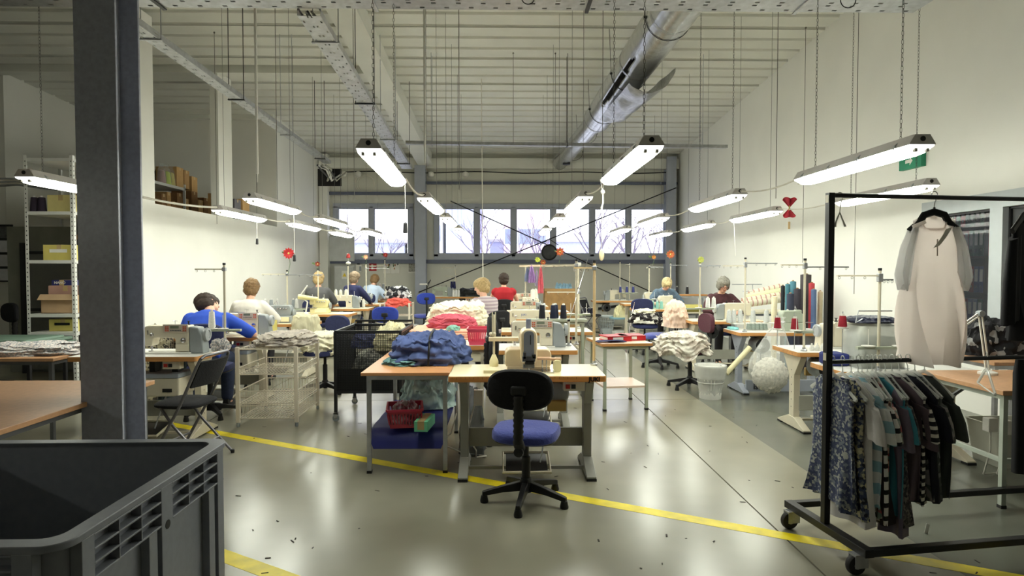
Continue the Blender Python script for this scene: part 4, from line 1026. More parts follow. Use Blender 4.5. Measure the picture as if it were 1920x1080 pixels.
# cones of the left row
for k, (px, y_, c, h) in enumerate([(404,5.9,(238,236,230),.16)]):
    cone('white thread cone on the spindle beside the person in blue', (at(px,600,Y=y_).x, at(428,655,Z=ZT_).y+.05, ZT_+.197), c, h, .032)
for k, px in enumerate((497, 507, 520, 549, 556)): cone('grey thread cone on the stand in front of the person in white', (at(px,570,Y=8.85).x, 8.85+.03*(k % 2), ZT_+.19), (150,156,160) if k % 2 else (196,196,192), .13, .03, 'grey thread cones in front of the person in white')
for k, px in enumerate((622, 629, 642, 648, 654)): cone('white thread cone on the stand in front of the person in navy', (at(px,560,Y=12.05).x, 11.92+.16*(k % 2), ZT_+.19), (236,234,220), .16, .036, 'white thread cones in front of the person in navy')
for k, px in enumerate((697, 704, 712, 719)): cone('grey thread cone beside the person in light blue', (at(px,545,Y=15.1).x, 15.12, ZT_+.19), (140,144,150) if k % 2 else (190,176,172), .2, .045, 'grey thread cones beside the person in light blue')
for k, px in enumerate((723, 729)): cone('black thread cone on the last table of the left row', (at(px,545,Y=15.15).x, 15.16, ZT_+.18), (30,30,34), .16, .04, 'black thread cones on the last table of the left row')
for k, px in enumerate((676, 681)): cone('thread cone standing on the table edge behind the navy person', (at(px,563,Y=12.1).x, 12.12, ZT_+.001), (36,36,46) if k == 0 else (236,234,228), .15, .036, 'cones on the table edge near the navy person')
# folding chair in front of the first station
folding_chair('open folding chair with black seat in front of the table beside the column', (at(352,770,Y=4.86).x, 4.88), PI/2-.12)
swivel_chair('chair of the person in the blue shirt', (-2.98, 6.3), .15, M_navy, M_navy, .5, None, .84, rot5=.3)
swivel_chair('chair of the person in the white top', (-3.28, 7.95), 0, M_navy, M_navy, .5, None, .84)
swivel_chair('chair of the person in the grey top', (-3.33, 11.15), 0, M_navy, M_navy, .5, None, .84)
swivel_chair('chair of the person in the navy top', (-3.09, 12.65), 0, M_navy, M_navy, .5, None, .84)
swivel_chair('chair of the person in the light blue top', (-3.07, 14.2), 0, M_navy, M_navy, .5, None, .84)
# blue-grey cloths hanging under the first table
M_slate = mat('slate_cloth', (104,120,132), .9, var=.1, scale=9)
for k in range(4):
    x0 = at(298+k*13,700,Y=5.7).x; L_ = .5-.12*(k > 1)
    tag(obj('hanging_cloth', G().sheet(lambda u, v: (x0-.03+.06*u+.01*nz(v*3, k), 5.72+.025*math.sin(u*6+k)+.02*v, .695-L_*v), 8, 14, .012), M_slate), 'slate blue cloth strip hanging under the table beside the column', 'cloth', 'slate strips under the first table')
# patterned cushion behind the person in blue, work pieces
pile('cloth_pile', 'leopard-print bundle behind the person in the blue shirt', 'cloth pile', (-3.75, 6.75, .0), pattern('leopard_cloth', 'spots', [(150,140,110), (60,56,48), (180,170,140)], 60), .2, .2, .86, 12, 6, .06, flat=.85)
pile('cloth_pile', 'white and grey piece being sewn under the machine beside the person in blue', 'cloth pile', (at(440,640,Y=5.75).x-.12, 5.72, ZT_+.001), M_print, .08, .07, .1, 14, 4, .2)
# wire rack with a cloth heap, and the chair with the cream heap
M_wire = mat('cream_wire', (224,214,196), .4, var=.03)
fa = at(440,800,Z=0); fb = at(548,800,Z=0); wr = fb.x-fa.x; WR_C = ((fa.x+fb.x)/2+.03, fa.y+.36)
wire_unit('cream wire rack with open baskets, beside the folding chair', WR_C, .02, wr, .72, .76, M_wire, [(.74,0), (.5,.06), (.22,.12), (.08,.12)], group=None)
M_beigecl = pattern('beige_melange', 'melange', [(176,166,156), (206,196,184), (150,142,138)], 12)
pile('cloth_pile', 'flat heap of beige knit cloth on top of the cream wire rack', 'cloth pile', (WR_C[0]+.08, WR_C[1]-.02, .747), M_beigecl, .27, .3, .13, 5, 8, .18)
swivel_chair('chair buried under the cream cloth heap behind the wire rack', (at(600,640,Y=7.3).x, 7.5), 2.6, M_navy, M_navy, .5, None, .8, rot5=.5)
M_creamcl = mat('cream_cloth', (232,226,200), .9, var=.12, scale=14)
pile('cloth_pile', 'rounded heap of cream cloth on the chair behind the wire rack', 'cloth pile', (at(600,640,Y=7.3).x, 7.52, .53), M_creamcl, .27, .25, .2, 8, 9, .16, droop=.06)
M_palegrn = mat('pale_straw_cloth', (206,200,170), .9, var=.1, scale=8)
pile('cloth_pile', 'straw coloured cloth hanging over the table corner behind the wire rack', 'cloth pile', (-2.7, 8.5, .752), M_palegrn, .2, .16, .12, 9, 4, .1, droop=.3)
carton('yellow box on the table corner behind the machine of the person in blue', (-2.79, 7.22, .751), (.26,.18,.15), M_yellowbox, 0, True)
# task lamp with white arms and cream shade
t = thing('task_lamp', 'small white angled task lamp with cream shade at the pale yellow machine', 'lamp', (at(575,590,Y=10.42).x, 10.38, ZT_))
obj('arm', G().bar((0,0,.03), (.03,0,.2), .02).bar((.03,0,.2), (-.1,0,.3), .018).bar((-.1,0,.3), (.03,0,.48), .018), M_white_pl, t, smooth=False)
obj('base', G().lathe([(.05,0), (.05,.02), (.02,.03)], 14), M_white_pl, t)
obj('shade', G().tube([(-.12,0,.29), (.2,0,.25)], [.045,.03], 10), mat('cream_shade', (232,222,160), .5), t)

# ================================================================== CENTRE
# big orange side table with blue bundle
sa = at(676,699,Z=.75); sb = at(845,701,Z=.75)
sw = sb.x-sa.x; SC_ = ((sa.x+sb.x)/2, sa.y+.6)
tb = work_table('beech side table carrying the dark blue bundle, joined to the centre overlock table', SC_, -.0, sw, 1.2, .75, M_orangetop, M_galv, .024)
M_bluepl = mat('blue_sheet', (40,46,120), .5, var=.08)
def bl_(u, v):
    y_ = -.58+v*1.1; z = .3
    if v < .1: y_ = -.5+.0*v; z = .3-.12*(1-v/.1); x_ = (u-.5)*(sw-.04)*(.8+.2*v/.1); return (x_, -.56+.06*(v/.1), z)
    return ((u-.5)*(sw-.1), y_, z+.006*nz(u*4, v*6))
obj('lower_shelf', G().sheet(bl_, 12, 30, .012), M_bluepl, tb)
obj('shelf_bar', G().bar((-sw/2+.05,-.48,.285), (sw/2-.05,-.48,.285), .018).bar((-sw/2+.05,.5,.285), (sw/2-.05,.5,.285), .018), M_galv, tb, smooth=False)
M_blueb = mat('slate_blue_bundle', (84,100,150), .9, var=.14, scale=7)
pile('cloth_bundle', 'dark blue bundle of cloth tied with a black strap on the beech side table', 'cloth bundle', (at(806,655,Y=5.0).x, 5.06, .751), M_blueb, .31, .33, .22, 21, 9, .15, strap=M_dark, flat=.6)
M_teal = mat('grey_teal_cloth', (110,150,150), .9, var=.1, scale=9)
pile('cloth_pile', 'grey green cloth peeping out under the dark blue bundle', 'cloth pile', (at(765,662,Y=4.95).x, 4.92, .751), M_teal, .18, .2, .05, 22, 4, .2)
M_crim = mat('crimson_plastic', (178,50,74), .35, var=.05)
pb = at(757,800,Z=.32)
basket('crimson slotted basket on the blue shelf under the beech side table', (pb.x, pb.y+.06, .325), (.26,.3,.14), M_crim, .15)
pile('cloth_pile', 'pink and grey scraps heaped in the crimson basket', 'cloth pile', (pb.x, pb.y+.07, .34), pattern('scrap_mix', 'melange', [(176,120,130), (200,190,196), (150,70,90), (170,172,180)], 16), .1, .12, .15, 24, 5, .2)
gb = at(792,812,Z=.32)
carton('small mint green box with dark lid beside the crimson basket', (gb.x, gb.y+.14, .325), (.1,.26,.075), mat('mint_box', (120,214,170), .5), -.1)
M_clear = mat('clear_plastic_film', (226,230,226), .12, var=0, alpha=.22, spec=.8)
pile('plastic_bag', 'clear plastic bag of pale teal pieces at the back of the blue shelf', 'bag', (at(800,745,Y=5.2).x, 5.3, .325), mat('pale_teal_film', (186,212,208), .25, var=.15, scale=12, alpha=.8), .22, .2, .3, 26, 5, .16)
pile('plastic_bag', 'crumpled dark clear bag standing between the side table and the overlock table', 'bag', (-.24, 5.0, 0), mat('smoky_film', (70,80,88), .2, var=.3, scale=10, alpha=.6), .1, .16, .5, 27, 6, .14)

# front overlock table with ruler edge
ja = at(840,706,Z=.75); jb = at(1138,706,Z=.75); jw = jb.x-ja.x; JC = ((ja.x+jb.x)/2, ja.y+.275)
jt = sewing_table('centre sewing table with ruler marks on its orange edge, blue chair in front', JC, 0, jw, .55, .75, mat('ivory_laminate', (240,228,190), .3, var=.03), wood('bright_orange_edge', (232,158,84)), leg=mat('grey_leg_paint', (150,150,142), .45), ruler=True)
text_part('JUKI', M_blackpl, [c for c in jt.children if c.name.startswith('tabletop')][0], .042, (jw/2-.085, -.276, .726), (PI/2,0,0), bold=.0022)
# machine seen on its needle end
mx = at(990,690,Y=4.62)
t = thing('overlock_machine', 'ivory end-on machine with tall rounded head on the ruler-edged centre table', 'sewing machine', (mx.x, 4.56, .75), 0)
M_iv = mat('ivory_enamel', (238,218,182), .35, var=.03)
obj('base', G().prism(rrect(-.175, .17, .015, .155, .04, 5), -.02, .16, 'y'), M_iv, t, bevel=.008)
obj('plinth', G().bb(-.16, .16, -.03, .17, 0, .03), M_iv, t, smooth=False, bevel=.005)
obj('head', G().loft([[(x_*s_, y_, z_) for x_, z_ in rrect(-.062, .062, .05, .31, .05, 5)] for s_, y_ in ((.95,-.09), (1,-.075), (1,.12), (.9,.14))]), M_iv, t, bevel=.006)
fp = obj('faceplate', G().prism(rrect(-.038, .038, .11, .298, .03, 4), -.1, -.09, 'y'), mat('face_grey', (146,150,162), .35, .4), t)
obj('slot', G().bb(.008, .014, -.102, -.1, .2, .27), M_dark, fp, smooth=False)
for k, (a, b, c, d) in enumerate(((-.05,.045,.075,.12), (-.03,.04,.06,.09), (-.045,-.02,.095,.15), (.02,.05,.1,.13))): obj('linkage', G().bb(a, b, -.125, -.09, c, d), M_dark if k % 2 else M_chrome, t, smooth=False, bevel=.004)
obj('needle_clamp', G().bb(-.02, .025, -.12, -.09, .05, .075).cyl((0,-.11,.05), (0,-.11,.012), .004, 6), M_chrome, t, smooth=False)
obj('presser_arm', G().bb(-.045, .04, -.13, -.1, .03, .06), M_chrome, t, smooth=False, bevel=.004)
obj('light_post', G().bb(-.018, .018, -.02, .02, .3, .38), mat('post_blue_grey', (140,146,170), .4), t, smooth=False)
obj('side_arm', G().bb(.06, .16, -.09, -.05, .085, .105).bb(.15, .24, -.08, -.05, .08, .1), mat('pink_tan', (222,182,150), .5), t, bevel=.008)
obj('guide_pin', G().cyl((.1,-.07,.085), (.1,-.07,.01), .006, 8).cyl((.13,-.07,.085), (.13,-.07,.01), .004, 8).bb(.08, .17, -.09, -.05, .0, .012), M_chrome, t)
obj('end_block', G().prism(rrect(.18, .235, 0, .085, .02, 4), -.12, -.05, 'y'), mat('butter_plastic', (240,232,190), .45), t)
obj('cloth_plate', G().bb(-.19, .18, -.16, -.03, 0, .01), M_chrome, t, smooth=False)
obj('side_plate', G().bb(-.33, -.18, -.16, .0, .0, .022), mat('ivory_laminate', (240,228,190), .3), t, smooth=False)
# stand with bracket and oil bottle at its left
t = thing('thread_stand', 'thread stand with pale bracket and slender spindles left of the end-on machine', 'thread stand', (at(926,678,Y=4.72).x, 4.74, .75))
obj('foot', G().lathe([(.035,0), (.035,.04), (.022,.07), (.014,.09)], 14), mat('butter_plastic', (240,232,190), .45), t)
obj('pole', G().cyl((0,0,.09), (0,0,.4), .009, 8), M_legwhite, t)
obj('bracket', G().bb(-.04, .19, -.03, .03, .195, .225), mat('pale_wood_bracket', (236,216,186), .5), t, smooth=False, bevel=.004)
for dx in (-.012, .012): obj('spindle', G().cyl((dx,0,.225), (dx,0,.42), .004, 6).sph((dx-.01,0,.25), .016, 8, 6), M_legwhite, t)
thread_stand('tall tan thread stand pole with black top at the right end of the ruler-edged table', (at(1113,680,Y=4.78).x, 4.76, .75), 0, .8, ((-1,.16,.0),), 0, (), mat('tan_pole', (206,178,134), .45))
swivel_chair('blue-seated swivel chair with black backrest in front of the ruler-edged centre table', (at(985,925,Z=0).x, at(985,938,Z=0).y+.0), -.22, M_seatblue, M_blackcloth, .45, None, .765, rot5=-PI/2+.0)
# cable loops under the tables
g = G().tube([at(857,733,Y=4.9), at(856,775,Y=4.9), at(846,812,Y=4.7), at(826,830,Y=4.6), Vector((-.42,4.75,.12)), Vector((-.3,4.9,.02)), Vector((-.12,4.85,.012)), at(893,862,Y=4.7)+Vector((0,0,.02)), at(893,845,Y=4.75), at(875,815,Y=4.75), at(888,765,Y=4.8), at(895,730,Y=4.8)], .006, 6)
tag(obj('power_cable', g, M_cord), 'white power cable looping to the floor between the side table and the centre table', 'cable')
tag(obj('power_plug_box', G().bb(-.035, .035, -.03, .03, -.06, .06), M_white_pl, loc=at(897,745,Y=4.8)), 'white socket box hanging under the left end of the centre table', 'socket', None)

# second centre station
C2 = (.3, 5.93)
sewing_table('second centre sewing table with white top behind the end-on machine', C2, 0, .82, .55, .75, mat('white_laminate', (232,230,224), .3), leg=mat('grey_leg_paint', (150,150,142), .45))
lockstitch('cream machine with wide orange button panel on the second centre table', (at(1012,650,Y=5.95).x-.0, 5.93, .75), 0)
swivel_chair('dark high-backed chair between the two centre sewing tables', (.14, 5.28), -1.42, M_blackcloth, M_blackcloth, .5, None, .9, bsize=(.19,.2))
thread_stand('pale thread stand pole at the right end of the second centre table', (at(1081,640,Y=6.05).x, 6.08, .75), 0, .83, ((-1,.34,.0),), .0, (), M_legwhite)
thread_stand('short spindle stand with thin rod at the right edge of the second centre table', (.66, 5.98, .75), 0, .24, (), 0)
tag(obj('thin_rod', G().cyl((0,0,0), (.22,.25,.62), .0035, 6), M_chrome, loc=(.66, 5.98, .99)), 'thin chrome rod slanting up from the spindle stand of the second centre table', 'rod')
# third to fifth centre stations
sewing_table('third centre sewing table with dark navy cones', (.55, 7.6), 0, 1.1, .55, .75)
lockstitch('large cream machine with blue lettering on the third centre table', (at(997,600,Y=7.6).x, 7.6, .75), 0, panel=False, brand='JUKI', wheel=M_cream)
for k, (px, c) in enumerate(((1016,(24,26,36)), (1037,(28,34,60)), (1056,(24,26,40)), (1042,(30,36,62)))):
    cone('dark navy thread cone beside the large cream machine', (at(px,595,Y=7.22).x, 7.19+.07*(k == 3), .916), c, .17, .04, 'navy thread cones of the third centre table')
work_table('narrow grey spool shelf in front of the third centre table', (.66, 7.22, 0), 0, .7, .16, .915, M_green_dk, M_green_dk)
sewing_table('fourth centre sewing table behind the navy cones', (.45, 9.5), 0, 1.1, .55, .75)
lockstitch('cream machine with dark panel on the fourth centre table', (at(990,560,Y=9.5).x, 9.5, .75), 0)
sewing_table('fifth centre sewing table in front of the person in red', (.4, 12.6), 0, 1.1, .55, .75)
lockstitch('small cream machine in front of the person in red', (at(985,545,Y=12.6).x, 12.6, .75), 0)
sewing_table('sixth centre sewing table under the hanging garments', (.65, 11.0), 0, 1.1, .55, .75)
overlock('cream overlock machine under the hanging garments', (at(995,550,Y=11.0).x, 11.0, .75), 0)
for k, px in enumerate((998, 1004)): cone('white thread cone under the hanging lilac garments', (at(px,535,Y=11.1).x, 10.95+.12*k, .76+.18), (238,236,226), .2, .045, 'white cones under the hanging garments')
thread_stand('thread stand of the third centre table', (.98, 7.75, .75), 0, .5, ((-1,.4,0),), .3)
# rail with small garments at the back of the centre row
t = thing('garment_rail', 'pale rail with hooks carrying small lilac and pink garments', 'rail', (at(1035,500,Y=11.6).x, 11.6, 0))
obj('post', G().cyl((-.5,0,0), (-.5,0,1.58), .014, 8), M_legwhite, t); obj('post', G().cyl((.5,0,0), (.5,0,1.6), .014, 8), M_legwhite, t)
obj('rail', G().bar((-.62,0,1.56), (.54,0,1.58), .035), mat('pale_wood_bracket', (236,216,186), .5), t, smooth=False)
obj('cross_foot', G().bb(-.52, .52, -.02, .02, .1, .13).bb(-.52, -.48, -.22, .22, 0, .03).bb(.48, .52, -.22, .22, 0, .03), M_legwhite, t, smooth=False)
obj('clip', G().box((.52,0,1.6), (.06,.05,.06)), M_white_pl, t, smooth=False)
def smallgarment(label, px0, px1, py0, py1, y_, rgb, seed):
    a = at(px0,py0,Y=y_); b = at(px1,py1,Y=y_); cx = (a.x+b.x)/2; w_ = abs(b.x-a.x); H_ = a.z-b.z
    def R_(f): 
        k = .35+.65*min(1, f*1.6); d = .035+.02*math.sin(f*3)
        return [(w_/2*k*math.cos(2*PI*j/28)*(1+.12*math.sin(j*1.7+seed)), d*math.sin(2*PI*j/28)*(1+.35*math.sin(j*2.3+seed)), -H_*f) for j in range(28)]
    o = tag(obj('small_garment', G().loft([R_(i/10) for i in range(11)]).cyl((0,0,0), (0,0,.05), .006, 6), mat('garment_%d_%d_%d' % rgb, rgb, .85, var=.14, scale=20), loc=(cx, y_, a.z)), label, 'garment', 'small garments on the pale rail')
smallgarment('slate grey small garment hanging beside the lilac one', 984, 994, 503, 528, 11.6, (120,128,160), 1)
smallgarment('lilac small garment hanging on the pale rail', 990, 1003, 500, 530, 11.56, (164,130,190), 2)
smallgarment('long coral pink small garment hanging on the pale rail', 1009, 1019, 502, 550, 11.56, (226,110,124), 3)
smallgarment('pale lavender small garment hanging between lilac and pink ones', 1003, 1010, 508, 536, 11.62, (206,196,222), 4)

# long white table with piles where the striped person works
T2x = (-.95, -.14); T2y = (6.02, 7.95)
work_table('narrow white table behind the ivory pile, where the person in stripes works', (-.78, 8.8), 0, .56, 1.65, .75, mat('white_laminate', (232,230,224), .3), M_legwhite, .045, None, None, None, M_woodedge)
work_table('long white table with piles of cream and pink cloth, beside the person in stripes', ((T2x[0]+T2x[1])/2, sum(T2y)/2), 0, T2x[1]-T2x[0], T2y[1]-T2y[0], .75, mat('white_laminate', (232,230,224), .3), M_legwhite, .045, None, None, None, M_woodedge)
M_peach = mat('peach_cloth', (246,200,168), .9, var=.08, scale=6)
for k in range(4):
    tag(obj('folded_cloth', G().prism(rrect(-.36+.03*nz(k, 1), .36, -.36, .36, .05, 4), .0, .022, 'z'), mat('peach_cloth_%d' % (k % 2), [(248,206,176), (240,186,160)][k % 2], .9, var=.08, scale=6), loc=(-.6-.012*k, 6.85+.02*k, .751+.0225*k), rz=.05*nz(k*3, 2), bevel=.008), 'folded peach cloth in the flat stack on the long white table', 'folded cloth', 'folded peach cloths on the long white table')
M_rose = mat('rose_cloth', (206,92,110), .9, var=.16, scale=10)
pile('cloth_pile', 'rose pink pile with cut edges on the peach stack', 'cloth pile', (-.55, 7.0, .842), M_rose, .27, .2, .13, 31, 9, .1)
M_ivorycl = mat('ivory_ruffled_cloth', (240,234,208), .9, var=.1, scale=24)
pile('cloth_pile', 'high ivory ruffled pile behind the rose pink pile', 'cloth pile', (-.53, 7.42, .842), M_ivorycl, .36, .27, .26, 32, 12, .1)
tag(obj('folded_cloth', G().prism(rrect(-.34, .34, -.28, .28, .05, 4), 0, .09, 'z'), mat('peach_cloth_0', (248,206,176), .9), loc=(-.55,7.52,.751), bevel=.02), 'thick folded peach cloth under the ivory ruffled pile', 'folded cloth')
pile('cloth_pile', 'mint green scrap tucked between the rose and peach cloth', 'cloth pile', (at(852,602,Y=6.8).x, 6.62, .842), mat('mint_cloth', (150,206,190), .9), .07, .06, .05, 33, 3, .2)
tag(obj('paper_tag', G().box((0,0,.045), (.1,.004,.075), RX(.15)), mat('cream_tag', (240,222,178), .7), loc=(at(834,615,Y=6.45).x, 6.46, .755)), 'cream paper tag leaning on the folded peach stack', 'tag')
M_pink = mat('coral_pink_plastic', (226,84,110), .35, var=.05)
basket('coral pink slotted basket at the front end of the long white table', (at(896,622,Y=6.15).x-.0, 6.18, .751), (.2,.28,.16), M_pink, 0, bars=9)
t2 = thing('drawer_box', 'small cream drawer unit hanging under the long white table', 'drawer', (-.28, 6.2, .58))
obj('body', G().bb(-.14, .14, -.12, .2, 0, .12), M_cream, t2, smooth=False, bevel=.004); obj('front', G().bb(-.135, .135, -.13, -.12, .005, .115), M_lamin, t2, smooth=False)
carton('olive yellow box of folders at the far end of the narrow white table', (-.72, 9.3, .751), (.42,.3,.13), mat('olive_box', (196,190,80), .7), 0, True)
for k, c in enumerate([(150,170,200), (150,200,190), (190,180,110), (200,60,60)]):
    tag(obj('folder', G().bb(-.035, .035, -.12, .12, 0, .22), mat('folder_%d' % k, c, .6), loc=(-.86+.085*k, 9.3, .758), rz=0), ['pale blue', 'aqua', 'olive', 'red'][k]+' folder standing in the olive box', 'folder')
for k in range(3): pile('cloth_pile', ['white papers and cloth near the olive box', 'small dark printed cloth near the olive box', 'cream folded sheets beside the person in stripes'][k], 'cloth pile', (-.9+.12*k, 8.85-.3*k, .751), [M_white_pl, M_print, M_creamcl][k], .14, .2, .05, 50+k, 4, .15)
t = thing('glass_vase', 'clear ribbed plastic cup bag of scraps left of the peach stack', 'bag', (-1.17, 7.3, .0))
obj('liner', G().lathe([(.12,.3), (.16,.6), (.19,.84), (.175,.84), (.15,.6), (.1,.31)], 24), mat('liner_film', (216,220,220), .2, alpha=.45), t); obj('bin', G().lathe([(.12,0), (.13,.3), (.14,.55), (.13,.55), (.11,.02)], 20), mat('pale_bin', (200,204,206), .5, alpha=1), t)

# black mesh trolley
M_mesh = mat('black_mesh', (26,27,30), .45, var=.1)
ta = at(630,790,Z=0); TW, TD, TZ0, TZ1 = .64, .78, .29, .885
t = thing('mesh_trolley', 'black mesh-sided cloth trolley on castors left of the beech table', 'trolley', (ta.x+TW/2, ta.y+TD/2, 0))
for sx in (-1, 1):
    for sy in (-1, 1):
        x_, y_ = sx*TW/2, sy*TD/2
        p = obj('post', G().bb(x_-.014, x_+.014, y_-.014, y_+.014, .085, TZ1), M_mesh, t, smooth=False)
        ca = obj('castor', G().lathe([(.012,-.012), (.032,-.011), (.034,0), (.032,.011), (.012,.012)], 14, (x_, y_, .034), RX(PI/2)), M_greycast, t)
        obj('fork', G().bb(x_-.02, x_+.02, y_-.018, y_-.014, .03, .085).bb(x_-.02, x_+.02, y_+.014, y_+.018, .03, .085).bb(x_-.02, x_+.02, y_-.018, y_+.018, .075, .09), M_chrome, ca, smooth=False)
for zz in (TZ0, TZ1):
    g = G()
    for sy in (-1, 1): g.bb(-TW/2, TW/2, sy*TD/2-.012, sy*TD/2+.012, zz-.012, zz+.012)
    for sx in (-1, 1): g.bb(sx*TW/2-.012, sx*TW/2+.012, -TD/2, TD/2, zz-.012, zz+.012)
    obj('top_frame' if zz > .5 else 'bottom_frame', g, M_mesh, t, smooth=False)
pass
def meshpanel(L, M_):
    g = G(); h_ = TZ1-TZ0; st = .017; r = .0021
    k = -L/2+st
    while k < L/2-.005: g.bb(k-r, k+r, -r, r, TZ0, TZ1); k += st
    z = TZ0+st
    while z < TZ1-.005: g.bb(-L/2, L/2, -r, r, z-r, z+r); z += st
    g.xf(M_); obj('mesh_side', g, M_mesh, t, smooth=False)
for sy in (-1, 1): meshpanel(TW, Matrix.Translation((0, sy*TD/2, 0)))
for sx in (-1, 1): meshpanel(TD, Matrix.Translation((sx*TW/2, 0, 0)) @ RZ(PI/2).to_4x4())
obj('floor_panel', G().bb(-TW/2, TW/2, -TD/2, TD/2, TZ0-.004, TZ0+.004), M_mesh, t, smooth=False)
obj('lower_skirt', G().bb(-TW/2+.01, TW/2-.01, -TD/2+.004, -TD/2+.008, TZ0, TZ0+.23), M_mesh, t, smooth=False)
obj('handle', G().tube([(-TW/2,TD/2,TZ1), (-TW/2,TD/2+.06,TZ1+.04), (TW/2,TD/2+.06,TZ1+.04), (TW/2,TD/2,TZ1)], .012, 8), M_mesh, t)
tx, ty = ta.x+TW/2, ta.y+TD/2
pile('cloth_pile', 'pale patterned cloth lying inside the black mesh trolley', 'cloth pile', (tx+.02, ty, TZ0+.006), pattern('trolley_print', 'melange', [(176,176,160), (90,92,90), (206,204,190)], 14), .26, .3, .36, 61, 6, .1)
pile('cloth_pile', 'cream ribbed cloth bulging over the right edge of the mesh trolley', 'cloth pile', (tx+.14, ty+.1, TZ0+.37), mat('cream_rib', (226,218,180), .9, var=.16, scale=12), .16, .24, .24, 62, 7, .14)
pile('cloth_pile', 'navy cloth at the back inside the mesh trolley', 'cloth pile', (tx-.16, ty+.2, TZ0+.37), M_navy, .14, .14, .14, 63, 5, .14)

# side table with red binders
fa = at(1132,772,Z=0); fb = at(1190,762,Z=0)
BT = (1.29, 6.72)
work_table('small table with a lower shelf carrying red binders, right of the centre tables', BT, .12, .56, .62, .72, mat('pinkish_top', (232,206,186), .35), M_green_dk, .03, .24, None, mat('pinkish_top', (232,206,186), .35), M_woodedge)
for k, (dx, dy, rz) in enumerate(((-.04,-.02,.25), (.14,.06,.1))):
    t = thing('ring_binder', ['red ring binder lying open flat beside the tan pole', 'red ring binder lying closed near the table corner'][k], 'binder', (BT[0]+dx, BT[1]+dy, .721), rz)
    obj('cover', G().bb(-.14, .14, -.12, .12, 0, .012).bb(-.14, .14, -.12, -.112, .012, .055).bb(-.14, .14, -.12, .12, .045, .055), mat('binder_red', (190,36,44), .4), t, smooth=False)
    obj('pages', G().bb(-.13, .13, -.11, .11, .0121, .0449), M_white_pl, t, smooth=False); obj('spine_label', G().bb(-.08, .04, -.1215, -.12, .015, .045), M_white_pl, t, smooth=False)
tag(obj('dark_garment', G().sheet(lambda u, v: (-.16+.32*u, -.05+.1*v, .004+.012*math.sin(PI*u)+.006*nz(u*5, v*5)), 14, 8, .006), M_navy, loc=(BT[0]-.12, BT[1]-.2, .722), rz=.15), 'dark cloth piece lying before the red binders', 'cloth')
# folding chair by the back wall of the right aisle
folding_chair('open black folding chair near the brown cartons at the back wall', (at(1108,600,Y=14.0).x, 14.0), -2.2)
for k in range(4): cone('dark spool standing on the folding chair at the back', (at(1092+k*6,570,Y=14.0).x, 13.98+.04*(k % 2), .475), (34,34,56), .14, .035, 'dark spools on the folding chair')
carton('brown carton of blue bundles against the back wall', (at(1060,590,Y=14.4).x-.1, 14.5, .52), (.8,.5,.52), M_card, 0, True)
carton('plain brown carton under the carton of blue bundles', (at(1060,590,Y=14.4).x-.1, 14.5, 0), (.84,.5,.519), M_card, 0)
for k in range(5): pile('cloth_roll', 'pale blue wrapped bundle in the brown carton', 'cloth roll', (at(1052+k*6,545,Y=14.4).x-.08, 14.5, .93), mat('pale_blue_wrap', (150,190,214), .35, var=.2, scale=14), .05, .09, .22, 70+k, 4, .15, group='pale blue bundles in the carton')
# back-row bench along the back wall, left of the fan
sewing_table('long bench with green machine along the back wall beside the grey column', (at(850,560,Y=15.8).x, 15.9), 0, 1.3, .6, .8, leg=M_green_dk)
lockstitch('pale green machine on the bench at the back wall', (at(830,555,Y=15.8).x, 15.9, .8), 0, body=M_green_dk, panel=False)
for k in range(3): cone('white thread cone on the bench at the back wall', (at(850+k*5,553,Y=15.7).x, 15.72, .801), (238,238,236), .17, .035, 'white cones on the back bench')
for k in range(2): cone('navy thread cone on the stand at the back bench', (at(846.5+k*5,533,Y=15.9).x, 16.0, .99), (36,40,84), .2, .04, 'navy cones on the back bench stand')
thread_stand('thin thread stand on the bench at the back wall', (at(854,560,Y=16.0).x, 16.0, .8), 0, .78, ((-1,.35,.0), (-1,.25,.22)), .34)
t = thing('task_lamp', 'small bent task lamp at the back bench beside the column', 'lamp', (at(800,560,Y=15.7).x, 15.72, .8))
obj('arm', G().tube([(0,0,0), (0,0,.3), (.1,0,.42)], .012, 6).tube([(0,0,.2),(.1,0,.44)], .008, 6), M_dark, t); obj('shade', G().bb(-.18, .02, -.04, .04, .3, .34), M_white_pl, t, smooth=False, bevel=.01)
pile('cloth_pile', 'dark folded cloth on the long bench behind the olive box', 'cloth pile', (at(880,550,Y=15.7).x, 15.85, .801), M_dark, .3, .2, .2, 80, 5, .12)
# blue chairs of the left aisle
swivel_chair('blue chair turned away at the aisle beside the wire cart', (at(727,600,Y=9.7).x, 9.7), .0, M_seatblue, mat('bright_blue_cloth', (46,66,160), .9, var=.06, scale=40), .47, None, .8, False)
swivel_chair('blue chair with high back by the grey column at the back', (at(795,600,Y=13.6).x, 13.6), .35, M_seatblue, mat('bright_blue_cloth', (46,66,160), .9), .47, None, .86, False)
# wire cart with red cloth
wc = (at(741,600,Y=11.9).x, 12.1)
wire_unit('white wire cart loaded with coral cloth and clothes, in the left aisle', wc, 0, .56, .5, .85, M_wire, [(.83,0), (.6,.0), (.36,.1), (.14,.1)], name='wire_cart')
pile('cloth_pile', 'coral red cloth hanging over the white wire cart', 'cloth pile', (wc[0]+.04, wc[1]-.1, .84), mat('coral_cloth', (226,96,84), .8, var=.12, scale=8), .24, .2, .1, 90, 5, .15, droop=.12)
pile('cloth_pile', 'black and white striped clothes on top of the white wire cart', 'cloth pile', (wc[0]+.0, wc[1]+.06, .93), pattern('bw_scramble', 'spots', [(30,30,36), (220,220,216), (70,72,80), (200,200,204)], 11), .25, .2, .22, 91, 6, .16)
